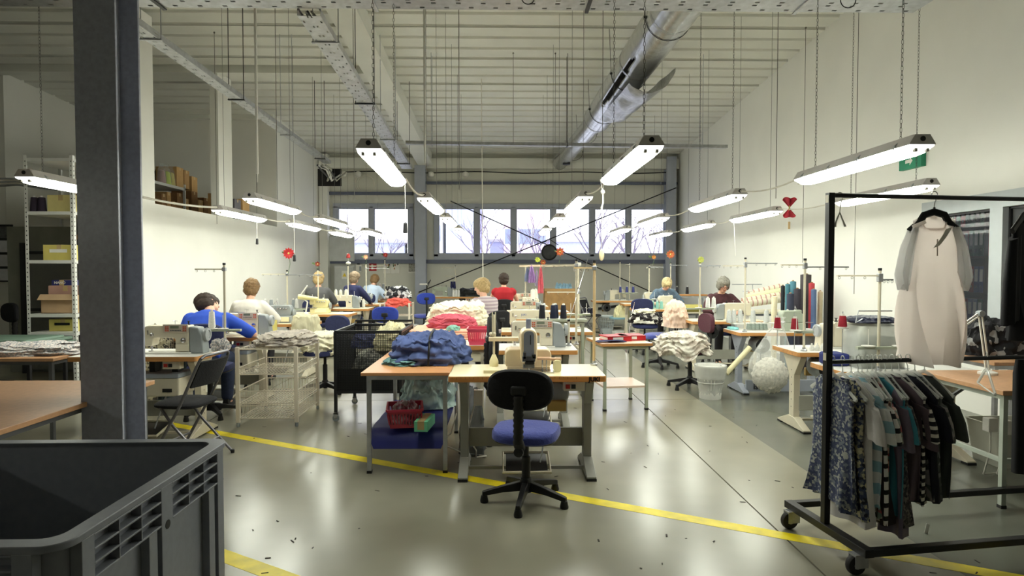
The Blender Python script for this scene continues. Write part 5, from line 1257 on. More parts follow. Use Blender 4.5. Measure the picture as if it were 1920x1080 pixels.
# ================================================================== RIGHT ROW OF SEWING STATIONS (operators face the camera side)
wl = mat('white_laminate', (232,230,224), .3)
sewing_table('sewing table with beige perforated legs and big plastic bag on its corner', (3.23, 5.74), PI, 1.1, .55, .75, wl, leg=M_legwhite)
sewing_table('sewing table with grey legs and lettering on its lower beam', (3.37, 7.47), PI, 1.1, .55, .75, wl, leg=mat('grey_silver_leg', (160,166,178), .4), beamtext='istrimo', beam=(.16,.03))
sewing_table('sewing table of the person with glasses', (3.3, 9.03), PI, 1.1, .55, .75)
sewing_table('sewing table with aqua cones where the blond person works', (3.05, 11.65), PI, 1.1, .55, .75)
sewing_table('sewing table with an orange flower behind the blond person', (3.2, 13.45), PI, 1.1, .55, .75)
sewing_table('last sewing table of the right row near the back wall', (2.75, 14.8), PI, 1.1, .55, .75)
sewing_table('sewing table behind the clothes rack with the plastic-covered machine', (3.15, 4.86), 0, 1.1, .5, .72, wl)
lockstitch('cream machine with round cream wheel behind the black rack post', (3.27, 5.8, .75), PI, wheel=M_cream)
lockstitch('cream machine in front of the person with glasses', (3.42, 9.05, .75), PI, panel=False)
overlock('green-grey overlock machine on the grey-legged table', (3.55, 7.45, .75), PI, M_green_dk)
overlock('cream machine with black motor parts behind the aqua cones', (3.15, 11.7, .75), PI)
overlock('cream machine on the table behind the blond person', (3.3, 13.5, .75), PI)
lockstitch('white machine on the last table of the right row', (2.75, 14.85, .75), PI, panel=False)
# machine under a clear plastic cover with navy cloth on top
t = thing('covered_machine', 'machine under a cloudy plastic cover with dark cloth on top, behind the clothes rack', 'sewing machine', (3.0, 4.88, .72))
obj('machine_body', G().bb(-.15, .15, -.06, .1, .06, .24).bb(-.18, .18, -.1, .12, 0, .06), M_greycast, t, bevel=.015)
obj('dust_cover', G().loft([[(x_*s_, y_*s_, z) for x_, y_ in rrect(-.19, .19, -.14, .15, .05, 5)] for s_, z in ((1,.002), (1,.2), (.97,.28), (.85,.33), (.5,.35))]), mat('cloudy_film', (210,214,206), .3, var=.1, scale=7, alpha=.62), t)
obj('bottom_shelf', G().bb(-.2, .2, -.15, .16, 0, .002), M_greycast, t, smooth=False)
pile('cloth_pile', 'dark navy cloth draped over the cloudy plastic machine cover', 'cloth pile', (2.98, 4.9, 1.072), mat('dark_navy_shine', (28,32,56), .5, var=.1), .19, .15, .05, 101, 3, .1)
tag(obj('foam_block', G().bb(-.08, .08, -.1, .1, 0, .1), mat('royal_blue_foam', (34,44,110), .8), loc=(2.72, 4.95, .721), bevel=.02), 'royal blue block on the table beside the plastic-covered machine', 'block')
thread_stand('thread stand with crank arm in front of the plastic-covered machine', (at(1648,690,Y=4.65).x, 4.66, .72), 0, .77, ((-1,.33,.0), (1,.1,.03)), .34, ((-.08,0), (.16,0)), midarm=False)
t = [o for o in C.objects if o.get('label', '').startswith('thread stand with crank')][0]
obj('crank_arm', G().tube([(.1,0,.46), (-.16,0,.46), (-.18,0,.37), (-.13,.0,.4)], .005, 6), M_galv, t)
# stands along the right row
thread_stand('thread stand with two long arms beside the black rack post', (at(1508,660,Y=5.55).x, 5.56, .75), 0, .83, ((-1,.22,.0), (1,.4,.02)), .16, ((-.07,0),), pole=M_legwhite)
thread_stand('thread stand with tension arm on the grey-legged table', (at(1398,625,Y=7.25).x, 7.28, .75), 0, .87, ((-1,.27,.04), (1,.38,.01)), .0, (), midarm=True)
thread_stand('thread stand with a yellow-green bow on the table of the person with glasses', (at(1313,605,Y=8.85).x, 8.88, .75), 0, .84, ((1,.3,.0),), .4, ((-.02,.0), (.18,0)))
thread_stand('thread stand with a dried flower by the blond person', (at(1217,590,Y=11.55).x, 11.56, .75), 0, .83, ((1,.28,.0), (-1,.05,.0)), .2)
thread_stand('thread stand with an orange flower in the right back corner', (at(1257,580,Y=13.4).x, 13.4, .75), 0, .88, ((1,.38,.0),), .3)
thread_stand('thin white thread stand on the last table of the right row', (at(1180,575,Y=14.7).x, 14.7, .75), 0, .9, ((-1,.1,.0),), .4, ((-.17,0), (.02,0), (.16,0)))
thread_stand('white capped stand at the end of the last right table', (at(1155,575,Y=14.7).x+.1, 14.75, .75), 0, .93, (), .0)
# cones
def cones(lst, lab, rgb, y_, z, grp, h=.15, r=.034, dy=0):
    for k, px in enumerate(lst): cone(lab, (at(px,590,Y=y_).x, y_+dy*(k % 2), z), rgb, h, r, grp)
RED = (150,26,44)
for px, y_, z, lb in ((1458,5.93,.92,'crimson thread cone above the hanging plastic bag'), (1490,5.7,.93,'crimson thread cone on a spindle beside the tall two-armed stand'), (1580,4.9,1.03,'crimson thread cone in front of the cream machine beside the rack post')):
    p = at(px, 600, Y=y_)
    cone(lb, (p.x, y_, z), RED, .115 if y_ > 5 else .1, .034)
    sd = thing('spindle_post', 'spindle post under the '+lb.replace('crimson thread cone', 'crimson cone'), 'spindle', (p.x, y_, .75 if y_ > 5 else .72))
    obj('rod', G().cyl((0,0,0), (0,0,z+.16-.75), .004, 6), M_galv, sd); obj('disc', G().lathe([(.04,z-.0085-(.75 if y_ > 5 else .72)), (.045,z-.002-(.75 if y_ > 5 else .72)), (.01,z-.001-(.75 if y_ > 5 else .72))], 14), M_white_pl, sd)
cones((1367,1376,1388,1412,1437), 'grey-white thread cone on the back edge of the grey-legged table', (206,208,206), 7.66, .828, 'grey-white cones on the grey-legged table', .16, .034)
cones((1405,1412,1419,1427,1434), 'grey-green thread spool standing low on the grey-legged table', (140,152,144), 7.5, .751, 'grey-green spools on the grey-legged table', .085, .036)
t = thing('spool_shelf', 'low spool shelf carrying grey-white cones on the grey-legged table', 'shelf', (3.2, 7.66, .75))
obj('board', G().bb(-.3, .3, -.07, .07, .062, .077), M_white_pl, t, smooth=False)
for sx in (-.27, .27): obj('foot', G().bb(sx-.012, sx+.012, -.06, .06, 0, .062), M_galv, t, smooth=False)
cones((1327,1338), 'white thread cone in front of the person with glasses', (238,238,236), 8.9, .94, 'white cones before the person with glasses', .15, .034)
cones((1209,1224,1232,1240), 'aqua thread cone beside the blond person', (140,196,186), 11.5, .751, 'aqua thread cones', .15, .034)
cones((1269,1288), 'thread cone on the shelf by the right wall behind the aqua cones', (40,40,46), 13.5, .949, 'cones on the shelf by the right wall', .17, .036)
cones((1163,1175,1187), 'blue thread cone on the last table of the right row', (70,76,140), 14.7, .94, 'blue cones on the last right table', .15, .035)
for k in range(3): cone('small white spool on the corner of the beige-legged table', (at(1520+k*10,655,Y=5.62).x, 5.6, .751), (226,226,220), .055, .022, 'small white spools on the beige-legged table')
work_table('shelf table by the right wall behind the aqua cones', (4.2, 13.5, 0), 0, .7, .3, .948, M_woodedge, M_galv, .03)
carton('olive yellow tray behind the pinkish draped chair', (at(1285,590,Y=10.8).x, 10.82, .751), (.5,.25,.12), mat('olive_tray', (170,160,80), .6), 0, True)
work_table('small stand under the olive yellow tray', (at(1285,590,Y=10.8).x, 10.82, 0), 0, .56, .26, .75, M_lamin, M_galv)
pile('cloth_pile', 'aqua folded cloth at the corner of the grey-legged table', 'cloth pile', (2.9, 7.62, .751), mat('aqua_cloth', (140,206,206), .9, var=.1), .06, .1, .03, 110, 3, .1)
# fabric rolls
def roll(label, px, top_py, y_, r, rgb, lean=0, z0=0):
    p = at(px, top_py, Y=y_); h = p.z-z0; t = thing('fabric_roll', label, 'fabric roll', (p.x, y_, z0))
    obj('roll', G().loft([[(math.cos(2*PI*j/20)*rr*(1+.03*nz(j, z)), math.sin(2*PI*j/20)*rr*(1+.03*nz(j, z)), z) for j in range(20)] for rr, z in ((r*.3,0), (r*.97,.001), (r,h*.3), (r*.97,h*.7), (r,h-.01), (r*.35,h))]), mat('roll_%d_%d_%d' % rgb, rgb, .8, var=.1, scale=8), t)
    obj('core', G().lathe([(r*.34,h-.01), (r*.34,h+.012), (r*.24,h+.012), (r*.24,h-.05)], 12), M_card, t)
YR = 9.0
for a in (('short black fabric roll by the right wall', 1468, 535, 9.3, .03, (34,40,46)), ('teal fabric roll by the right wall', 1477, 532, 9.15, .035, (74,130,146)), ('taller teal-blue fabric roll by the right wall', 1487, 527, 9.3, .045, (96,150,170)),
          ('slate fabric roll by the right wall', 1482, 550, 8.95, .05, (60,64,84)), ('charcoal fabric roll by the right wall', 1495, 541, 9.05, .05, (70,66,76)), ('tallest charcoal fabric roll by the right wall', 1511, 514, 9.25, .078, (78,72,76)),
          ('coral red fabric roll by the right wall', 1522, 530, 9.05, .042, (196,70,78)), ('denim blue fabric roll by the right wall', 1526, 542, 8.9, .038, (92,112,150)), ('cream fabric roll by the right wall', 1538, 546, 9.1, .036, (220,208,176)), ('small pale roll in front of the rolls by the right wall', 1452, 555, 8.8, .04, (232,222,190))): roll(*a)
M_cstripe = pattern('cream_stripe_roll', 'stripes', [(232,226,204), (196,150,140)], 14, axis='x', ratio=.75)
for k in range(4):
    a = at(1385+6*k, 572-7*k, Y=9.85+.14*k); b = Vector((4.7-.02*k, 9.75+.1*k, a.z+.13))
    t = thing('fabric_roll', ['striped cream fabric roll lying lowest on the slope behind the person with glasses', 'striped cream fabric roll lying second on the slope', 'pale green fabric roll lying third on the slope', 'striped cream fabric roll lying topmost on the slope'][k], 'fabric roll', (a.x, a.y, a.z))
    obj('roll', G().tube([(0,0,0), b-a], .055, 14), mat('pale_green_roll', (226,230,190), .85) if k == 2 else M_cstripe, t); obj('core', G().tube([(b-a)*-.01, (b-a)*.01], .02, 10), M_card, t)
work_table('long cutting table by the right wall carrying the lying fabric rolls', (4.2, 10.0, 0), 0, 1.2, .7, .82, M_lamin, M_galv)

# ---- chairs with cloth heaps in the right aisle
M_offw = pattern('offwhite_heap', 'melange', [(214,206,190), (236,232,220), (180,168,156), (228,220,206)], 10)
c1 = (at(1298,730,Z=0).x, at(1298,727,Z=0).y)
swivel_chair('plum-backed chair buried under an off-white cloth heap in the right aisle', c1, PI/2+.1, M_plum, M_plum, .48, None, .82, False, rot5=.9)
pile('cloth_pile', 'big off-white heap of knit pieces on the plum-backed chair', 'cloth pile', (c1[0]-.1, c1[1], .535), M_offw, .33, .26, .17, 121, 10, .17, droop=.16)
c2 = (at(1240,690,Z=0).x, at(1240,688,Z=0).y)
swivel_chair('blue-seated chair with pinkish cloth over its back in the right aisle', c2, PI/2, M_seatblue, M_navy, .48, None, .8, False, rot5=.5)
pile('cloth_pile', 'pinkish cream cloth thrown over the back of the blue-seated chair', 'cloth pile', (c2[0]+.24, c2[1], .62), mat('blush_cloth', (236,206,186), .9, var=.12, scale=9), .17, .27, .38, 122, 7, .12, flat=.7)
c3 = (at(1205,660,Z=0).x, at(1205,662,Z=0).y)
swivel_chair('navy chair carrying black and white printed clothes', c3, PI, M_navy, M_navy, .5, None, .84, False)
pile('cloth_pile', 'black and white printed clothes heaped on the navy chair', 'cloth pile', (c3[0], c3[1]-.02, .545), pattern('bw_print', 'spots', [(34,28,30), (222,220,208), (48,40,40), (180,176,170), (30,26,28)], 16), .27, .22, .19, 123, 6, .18)
pile('cloth_pile', 'cream cloth lying across the printed clothes on the navy chair', 'cloth pile', (c3[0], c3[1]+.02, .72), M_creamcl, .18, .14, .07, 124, 4, .2)
swivel_chair('chair of the person with glasses', (3.52, 9.8), PI, M_navy, M_navy, .5)
swivel_chair('chair of the blond person', (3.3, 12.5), PI, M_navy, M_navy, .5)
# bins
def bin_(label, px, py, r, h, m, liner=None, rim=None, group=None, slots=True):
    p = at(px, py, Z=0); t = thing('waste_bin', label, 'bin', (p.x, p.y+r, 0), 0, group)
    n = 24; g = G()
    g.lathe([(r*.72,0), (r*.76,h*.3), (r*.74,h*.3), (r*.7,.008), (.01,.008)], n)
    obj('bottom', g, m, t)
    if slots:
        for k in range(n):
            a = 2*PI*k/n; d = Vector((math.cos(a), math.sin(a), 0)); obj('slat', G().bar(d*r*.755+Vector((0,0,h*.28)), d*r*.97+Vector((0,0,h*.93)), .012, .006), m, t, smooth=False)
        for f in (.5, .7): obj('hoop', G().tube(arc((0,0,h*f), r*(.72+.27*f)+.004, 0, 2*PI-.01, 24)[:-1], .005, 4, closed=True), m, t)
    obj('rim', G().lathe([(r*.96,h*.9), (r,h*.92), (r*1.03,h), (r*.97,h), (r*.94,h*.92)], n), rim or m, t)
    if liner:
        obj('liner', G().loft([[(math.cos(2*PI*j/32)*rr*(1+.05*nz(j*.9, z*9)), math.sin(2*PI*j/32)*rr*(1+.05*nz(j*.9, z*9)), z) for j in range(32)] for rr, z in ((r*.7,.02), (r*.85,h*.5), (r*.97,h*.98), (r*1.07,h*1.03), (r*1.08,h*.85), (r*1.0,h*.62))], cap=False), liner, t)
    return t
M_binw = mat('white_bin', (212,212,206), .5); M_film = mat('bin_liner_film', (226,228,224), .2, alpha=.4)
bin_('slotted white bin with a clear liner beside the grey-legged table', 1341, 752, .17, .38, M_binw, M_film)
bin_('slotted pale bin by the back wall near the folding chair', 1140, 627, .2, .42, mat('pale_blue_bin', (196,204,206), .5))
bin_('white bucket with a light blue rim near the navy chair', 1163, 633, .2, .44, M_binw, None, mat('light_blue_rim', (150,196,214), .5), slots=False)
pile('cloth_pile', 'pale yellow-green bundle on the blue-rimmed bucket', 'cloth pile', (at(1172,610,Y=13.2).x, at(1163,633,Z=0).y+.2, .4), mat('lime_cream', (220,214,170), .8), .17, .17, .28, 130, 4, .1)
bin_('small slotted basket with pink scraps under the navy chair', 1197, 655, .14, .3, M_binw)
# white T-square leaning near the bucket
tag(obj('metal_ruler', G().bar((0,0,0), (.16,.1,.9), .03, .006), M_chrome, loc=(at(1180,660,Y=11.2).x-.1, 11.0, .004)), 'bright metal rod leaning beside the navy chair', 'rod')
tag(obj('cardboard_tube', G().tube([(0,0,0), (.3,.06,.3)], .03, 12), mat('pale_tube', (226,218,176), .6), loc=(at(1356,690,Y=7.2).x, 7.1, .28)), 'pale cardboard tube leaning against the grey table leg', 'tube')

# ---- big plastic bag of white scraps hanging at the table corner
bp = at(1440, 700, Y=6.98); top = at(1462, 606, Y=6.98)
t = thing('plastic_bag', 'big clear plastic bag with white scraps hanging from the table corner', 'bag', (bp.x, 6.98, 0))
prof = [(at(1447,735,Y=6.98).z,.02), (at(1447,731,Y=6.98).z,.12), (at(1447,715,Y=6.98).z,.2), (at(1447,695,Y=6.98).z,.235), (at(1447,675,Y=6.98).z,.235), (at(1447,650,Y=6.98).z,.17), (at(1447,625,Y=6.98).z,.1), (top.z,.04), (top.z+.02,.045)]
rings = []
for k, (z, r) in enumerate(prof):
    f = k/(len(prof)-1); cx = (top.x-bp.x)*max(0, (f-.35)/.65)**1.2+.02
    rings.append([(cx+math.cos(2*PI*j/36)*r*(1+.08*math.sin(j*2.1+k*.3)*(f > .3)), math.sin(2*PI*j/36)*r*.8*(1+.08*math.sin(j*2.6)*(f > .3)), z) for j in range(36)])
obj('film', G().loft(rings), mat('bag_film', (236,238,234), .16, alpha=.29, spec=.8), t)
zb = prof[0][0]
def wad(u): return 1+.06*nz(u.x*6, u.y*6, u.z*6)
obj('scraps', G().sph((.02,0,zb+.2), (.2,.16,.2), 48, 30, fn=lambda d: 1-.12*max(0,d.z)*abs(d.x)+.16*nz(d.x*7, d.y*7, d.z*7)+.03*nz(d.x*20, d.y*20, d.z*20)), mat('white_scraps', (226,222,210), .95, var=.2, scale=40, bump=.8), t, angle=80)
obj('knot', G().lathe([(.03,0), (.045,.03), (.02,.06), (.05,.09)], 12, (top.x-bp.x+.02, 0, top.z-.02)), mat('bag_film', (236,238,234), .16), t)
obj('hanging_loop', G().tube([(top.x-bp.x+.02,0,top.z+.02), (top.x-bp.x+.0,.12,top.z-.03), (top.x-bp.x-.02,.23,.758), (top.x-bp.x-.02,.3,.756)], .005, 5), M_cord, t)

# ---- table by the right wall with red binder and the folding arm lamp
tl = at(1748,698,Z=.75); tn = at(1891,740,Z=.75)
work_table('table with grey tube legs behind the clothes rack, red folder on top', (3.72, 4.1, 0), 0, 1.25, .78, .75, M_tabdark, mat('pale_green_leg', (176,184,172), .45), .03)
tw = [o for o in C.objects if o.get('label', '').startswith('table with grey tube legs')][0]
obj('stretcher', G().bar((-.575,-.34,.3), (-.575,.34,.3), .025).bar((-.575,-.34,.3), (.575,-.34,.3), .025), mat('pale_green_leg', (176,184,172), .45), tw, smooth=False)
obj('diagonal_brace', G().bar((-.575,.34,.45), (-.2,.34,.7), .02), mat('grey_leg', (96,98,100), .45), tw, smooth=False)
t = thing('ring_binder', 'red folder with loose white sheets on the table behind the clothes rack', 'binder', (3.98, 4.18, .751), -.1)
obj('cover', G().bb(-.24, .24, .1, .112, 0, .1).bb(-.24, .24, -.16, .1, 0, .006), mat('binder_red', (190,36,44), .4), t, smooth=False)
for k in range(5): obj('sheet', G().box((0,-.03+.006*k,.012+.009*k), (.4-.01*k,.22,.004), RZ(.05*(k-2))), M_white_pl, t, smooth=False)
t = thing('task_lamp', 'white folding task lamp with a bent arm beside the office window', 'lamp', (at(1852,690,Y=4.3).x, 4.3, .751))
e1 = at(1838,588,Y=4.3)-Vector(t.location); e2 = at(1800,615,Y=4.3)-Vector(t.location)
obj('base', G().lathe([(.06,0), (.06,.015), (.02,.03)], 16), M_white_pl, t)
for dx in (-.012, .012): obj('lower_arm', G().bar((dx,0,.02), (e1.x+dx,0,e1.z), .009), M_white_pl, t, smooth=False)
for dz in (-.012, .012): obj('upper_arm', G().bar((e1.x,0,e1.z+dz), (e2.x,0,e2.z+dz), .009), M_white_pl, t, smooth=False)
obj('joint', G().lathe([(.022,-.02), (.022,.02)], 12, (e1.x,0,e1.z), RX(PI/2)), M_greycast, t)
obj('lamp_head', G().lathe([(.05,-.08), (.055,-.02), (.03,.02)], 14, (e2.x-.05,0,e2.z-.03), RY(1.2)), M_white_pl, t)
pile('cloth_pile', 'black printed cloth heap on the sill table under the office window', 'cloth pile', (4.3, 5.35, .751), pattern('black_floral', 'spots', [(26,26,30), (20,20,24), (150,150,150), (24,24,28), (30,28,34), (22,22,26)], 20), .26, .2, .28, 140, 6, .14)
work_table('sill table under the office window carrying black printed cloth', (4.42, 5.3, 0), 0, .9, .9, .75, M_tabdark, M_galv)
tag(obj('storage_tub', G().loft([[(x_*s_, y_*s_, z) for x_, y_ in rrect(-.26, .26, -.18, .18, .05, 4)] for s_, z in ((.85,0), (1,.3), (1.04,.32), (.97,.32), (.82,.02))]), mat('pale_grey_tub', (186,186,172), .5), loc=(3.98, 4.66, 0)), 'pale grey storage tub under the table behind the clothes rack', 'tub')
for k in range(2): tag(obj('plug_box', G().bb(-.035, .035, -.03, .03, -.05, .05), M_white_pl, loc=(3.5+.11*k, 4.3, .39-.02*k), bevel=.005), 'white plug box hanging under the table behind the rack', 'socket', 'white plug boxes under the table behind the rack')
tag(obj('power_cable', G().tube([(3.5,4.3,.34), (3.52,4.32,.2), (3.49,4.34,.02), (3.7,4.4,.008)], .006, 5).tube([(3.61,4.3,.32), (3.62,4.33,.15), (3.6,4.35,.012)], .006, 5), M_cord), 'white cables dropping from the plug boxes behind the rack', 'cable')
tag(obj('knotted_cord', G().tube([(3.72,3.72,.72), (3.71,3.73,.5), (3.67,3.73,.45), (3.71,3.72,.4), (3.69,3.73,.46), (3.66,3.74,.32)], .005, 5), M_cord), 'knotted white cord hanging from the table edge behind the rack', 'cord')

# ---- office shelves and binders behind the glass
XS = 5.75
t = thing('office_shelf', 'dark office shelf full of ring binders behind the glass', 'shelf', (XS, 7.4, 0))
rowz = [.82, 1.22, 1.66, 2.03]
obj('back_panel', G().bb(.3, .32, -1.6, 1.3, .1, 2.5), mat('dark_shelf_wood', (60,42,38), .6), t, smooth=False)
for z in rowz+[.4]: obj('shelf_board', G().bb(0, .3, -1.6, 1.3, z-.025, z), mat('dark_shelf_wood', (60,42,38), .6), t, smooth=False)
for y_ in (-1.6, -.2, 1.28): obj('upright', G().bb(0, .3, y_, y_+.02, 0, 2.5), mat('dark_shelf_wood', (60,42,38), .6), t, smooth=False)
bc = [(140,36,40), (52,60,110), (40,70,56), (30,30,36), (150,44,50), (70,60,120), (46,84,60)]
bp_ = {}
rnd = random.Random(5); nb = 0
bcn = ['dark red', 'navy blue', 'dark green', 'black', 'red', 'violet', 'green']
for ri, z in enumerate(rowz):
    y_ = 6.02; 
    while y_ < 8.55:
        if abs(y_-7.21) < .06: y_ += .07
        ci = rnd.randrange(7); c = bc[ci]
        if ci not in bp_:
            b = thing('ring_binder', '', 'binder', (0,0,0)); obj('cover', G().bb(0, .27, -.036, .036, 0, .315), mat('binder_%d' % ci, c, .45), b, smooth=False)
            obj('spine_label', G().bb(-.001, 0, -.024, .024, .13, .28), mat('spine_paper', (206,204,204), .7, var=.1, scale=40), b, smooth=False)
            obj('finger_ring', G().lathe([(.012,-.002), (.015,-.0015), (.015,.0005), (.01,.0005)], 12, (0,0,.07), RY(-PI/2)), M_chrome, b, smooth=False)
            bp_[ci] = b; o = b
        else: o = dup(bp_[ci], (0,0,0))
        lean = .22 if ri in (0, 2) and y_ < 7.1 else 0
        o.location = (XS+.005, y_, z+.001); o.rotation_euler = (-lean, 0, 0)
        o['label'] = bcn[ci]+' ring binder on the '+['lowest', 'second', 'third', 'top'][ri]+' office shelf behind the glass'; o['group'] = 'ring binders on the office shelves'
        y_ += .078 if not lean else .092; nb += 1
# grey garment inside the office
pile('cloth_pile', 'grey garment lying on the office desk behind the glass', 'cloth pile', (5.5, 5.4, .72), mat('grey_garment', (110,108,108), .9, var=.15, scale=9), .18, .25, .5, 150, 5, .1)
work_table('office desk behind the glass', (5.6, 5.15, 0), 0, .7, 1.2, .72, M_tabdark, M_dark)

# ---- green exit sign on the right wall
p = at(1712,302,X=XR-.02)
t = thing('exit_sign', 'green emergency exit sign box hung on the right wall above the lamps', 'sign', (XR-.03, p.y, p.z))
obj('body', G().bb(-.03, .03, -.2, .2, -.09, .09), mat('sign_green', (40,140,104), .5), t, smooth=False, bevel=.004)
obj('arrow', G().prism([(-.05,.0), (.0,.05), (.0,.02), (.08,.02), (.08,-.02), (0,-.02), (0,-.05)], -.0315, -.03, 'x'), M_white_pl, t, smooth=False)
obj('bracket', G().bb(.0, .03, -.18, -.15, .09, .12).bb(.0, .03, .15, .18, .09, .12), M_galv, t, smooth=False)
# ================================================================== PEOPLE
def ell(c, u, v, a, b, n=16): return [c+u*a*math.cos(2*PI*j/n)+v*b*math.sin(2*PI*j/n) for j in range(n)]
def limb(g, pts, rs, n=12):
    g.tube(pts, rs, n)
    for p, r in zip(pts, rs): g.sph(p, r*.995, 12, 8)
def ik(a, b, l1, l2, hint):
    d = b-a; L = min(d.length, (l1+l2)*.995); dn = d.normalized(); x_ = (l1*l1-l2*l2+L*L)/(2*L); h = math.sqrt(max(0, l1*l1-x_*x_))
    o = hint-dn*hint.dot(dn); return a+dn*x_+o.normalized()*h, a+dn*L
M_skin = mat('skin', (226,176,150), .55, var=.05, scale=12)
def person(label, loc, rz, shirt, hair, pants, seat=.5, lean=.35, head_pitch=.5, head_yaw=0, hands=None, hairlen=0, sleeve=.55, hair_kind='short', glasses=False, twist=0, S=1.0, face=False, bun=False, vox=.011):
    """seated figure, facing local +Y, hips over the origin"""
    t = thing('person', label, 'person', (loc[0], loc[1], 0), rz)
    V = Vector; body = G(); top = G(); leg = G(); shoe = G()
    hip = V((0, 0, seat+.1)); sd = V((math.sin(twist)*.0, math.sin(lean), math.cos(lean)))
    chest = hip+sd*.32; neck = hip+sd*.52+V((0, .03*math.sin(lean), 0)); X = V((math.cos(twist), math.sin(twist)*.6, 0)).normalized()
    nrm = X.cross(sd)
    # trunk
    prof = [(0,.16,.115,-.04), (.08,.165,.12,0), (.2,.145,.105,0), (.32,.165,.115,.0), (.42,.18,.105,-.005), (.49,.13,.075,-.01), (.53,.06,.055,0)]
    def trunk(g, e): g.loft([ell(hip+sd*h+nrm*-(k) if False else hip+sd*(h-.0)+V((0,k,0)), X, nrm, a+e, b+e, 20) for h, a, b, k in prof])
    trunk(body, 0)
    # neck and head
    hd = V((math.sin(head_yaw)*math.sin(head_pitch), math.cos(head_yaw)*math.sin(head_pitch), math.cos(head_pitch))).normalized()
    limb(body, [neck-sd*.03, neck+hd*.09], [.052, .048])
    hc = neck+hd*.165+V((0, .012, 0))
    fwd = V((-math.sin(head_yaw)*1, math.cos(head_yaw), 0)); fwd = (fwd-hd*fwd.dot(hd)).normalized(); side = fwd.cross(hd).normalized()
    HM = Matrix((side, fwd, hd)).transposed()
    body.sph(hc, (.076,.094,.108), 24, 16, HM, lambda d: 1-.10*max(0, -d.z)*abs(d.x)-.02*max(0, d.y)*(abs(d.x) < .35))
    body.sph(hc+HM @ V((0,.03,-.07)), (.052,.055,.045), 16, 10, HM)                 # jaw
    body.loft([[hc+HM @ V(p) for p in r] for r in ([(-.012,.086,.02), (.012,.086,.02), (.008,.1,.018), (-.008,.1,.018)], [(-.017,.082,-.028), (.017,.082,-.028), (.009,.114,-.024), (-.009,.114,-.024)])])
    for s_ in (-1, 1): body.sph(hc+HM @ V((s_*.075,-.005,-.012)), (.011,.022,.033), 10, 8, HM)
    # arms
    hands = hands or (V((-.14,.42,.8)), V((.14,.42,.8)))
    for s_, hp in zip((-1, 1), hands):
        hp = V(hp); sh = hip+sd*.45+X*s_*.175; el, wr = ik(sh, hp, .29, .25, V((s_*.9,-.25,-.5)))
        limb(body, [sh, sh.lerp(el, .45), el], [.05, .046, .038]); limb(body, [el, el.lerp(wr, .35), wr], [.038, .038, .026])
        wd = (wr-el).normalized(); up = V((0,0,1)); sx = wd.cross(up).normalized(); pn = sx.cross(wd)
        body.sph(wr+wd*.05, (.04,.05,.016), 12, 8, Matrix((sx, wd, pn)).transposed())
        for k in range(4):
            b0 = wr+wd*.085+sx*(-.03+.02*k); L_ = (.062,.072,.068,.052)[k]; p1 = b0+wd*L_*.5-pn*.008; p2 = b0+wd*L_*.85-pn*.03
            body.tube([b0-wd*.03, b0, p1, p2], [.0095,.0095,.009,.0075], 8)
        tb = wr+wd*.035-sx*s_*.035; body.tube([tb+sx*s_*.02, tb, tb+wd*.035-sx*s_*.022-pn*.012, tb+wd*.062-sx*s_*.018-pn*.02], [.012,.012,.0105,.009], 8)
        end = sh.lerp(el, 1) if sleeve >= 1 else sh.lerp(el, sleeve)
        limb(top, [sh-X*s_*.02, sh.lerp(end, .5), end], [.076, .07, .066 if sleeve < 1 else .056])
        if sleeve > 1: limb(top, [el, el.lerp(wr, .9)], [.052, .04])
    trunk(top, .027)
    # legs
    for s_ in (-1, 1):
        h0 = V((s_*.09,.0,seat+.06)); kn = V((s_*.13,.4,seat+.04)); an = V((s_*.13,.36,.1))
        limb(body, [h0, h0.lerp(kn, .5), kn], [.082,.072,.056]); limb(body, [kn, kn.lerp(an, .35), an], [.054,.054,.036])
        body.tube([an+V((0,-.03,-.05)), an+V((0,.06,-.06)), an+V((0,.16,-.075))], [.034,.038,.026], 10)
        limb(leg, [h0, h0.lerp(kn, .5), kn], [.095,.084,.068]); limb(leg, [kn, kn.lerp(an, .35), an+V((0,0,.01))], [.067,.066,.055])
        shoe.loft([[an+V((x_*w_, y_, z)) for x_, z in ((-1,-.098), (1,-.098), (1,-.07), (.7,hz), (-.7,hz), (-1,-.07))] for y_, w_, hz in ((-.06,.03,-.02), (-.02,.036,.0), (.07,.042,-.03), (.15,.038,-.055), (.185,.02,-.07))])
    leg.loft([ell(V((0,-.01,seat+.0+z)), V((1,0,0)), V((0,1,0)), a, b, 16) for z, a, b in ((.01,.165,.12), (.06,.18,.14), (.14,.17,.13), (.19,.16,.125))])
    def rm(name, g, m, v, sm=4):
        o = obj(name, g, m, t); r = o.modifiers.new('remesh', 'REMESH'); r.mode = 'VOXEL'; r.voxel_size = v; r.use_smooth_shade = True
        s2 = o.modifiers.new('smooth', 'SMOOTH'); s2.iterations = sm; s2.factor = .5
        return o
    b = rm('body', body, M_skin, vox*.72, 2)
    rm('shirt', top, shirt, vox*1.2, 3); rm('trousers', leg, pants, vox*1.2, 3); obj('shoes', shoe, M_blackpl, t, angle=60)
    # hair
    hg = G(); rn = random.Random(hash(label) % 1000 if False else len(label))
    k0 = rn.random()*9
    bump = lambda d: 1+.09*nz(d.x*4+k0, d.y*4, d.z*4)+.07*nz(d.x*11+k0, d.y*11, d.z*8)+.05*(1-2*abs(nz(d.x*9+k0, d.y*9, d.z*3)))
    hg.sph(hc+HM @ V((0,-.02,.024)), (.096,.106,.104), 44, 30, HM, bump)
    hg.sph(hc+HM @ V((0,-.035,-.03-.02*hairlen)), (.09,.082,.08+.05*hairlen), 36, 22, HM, bump)
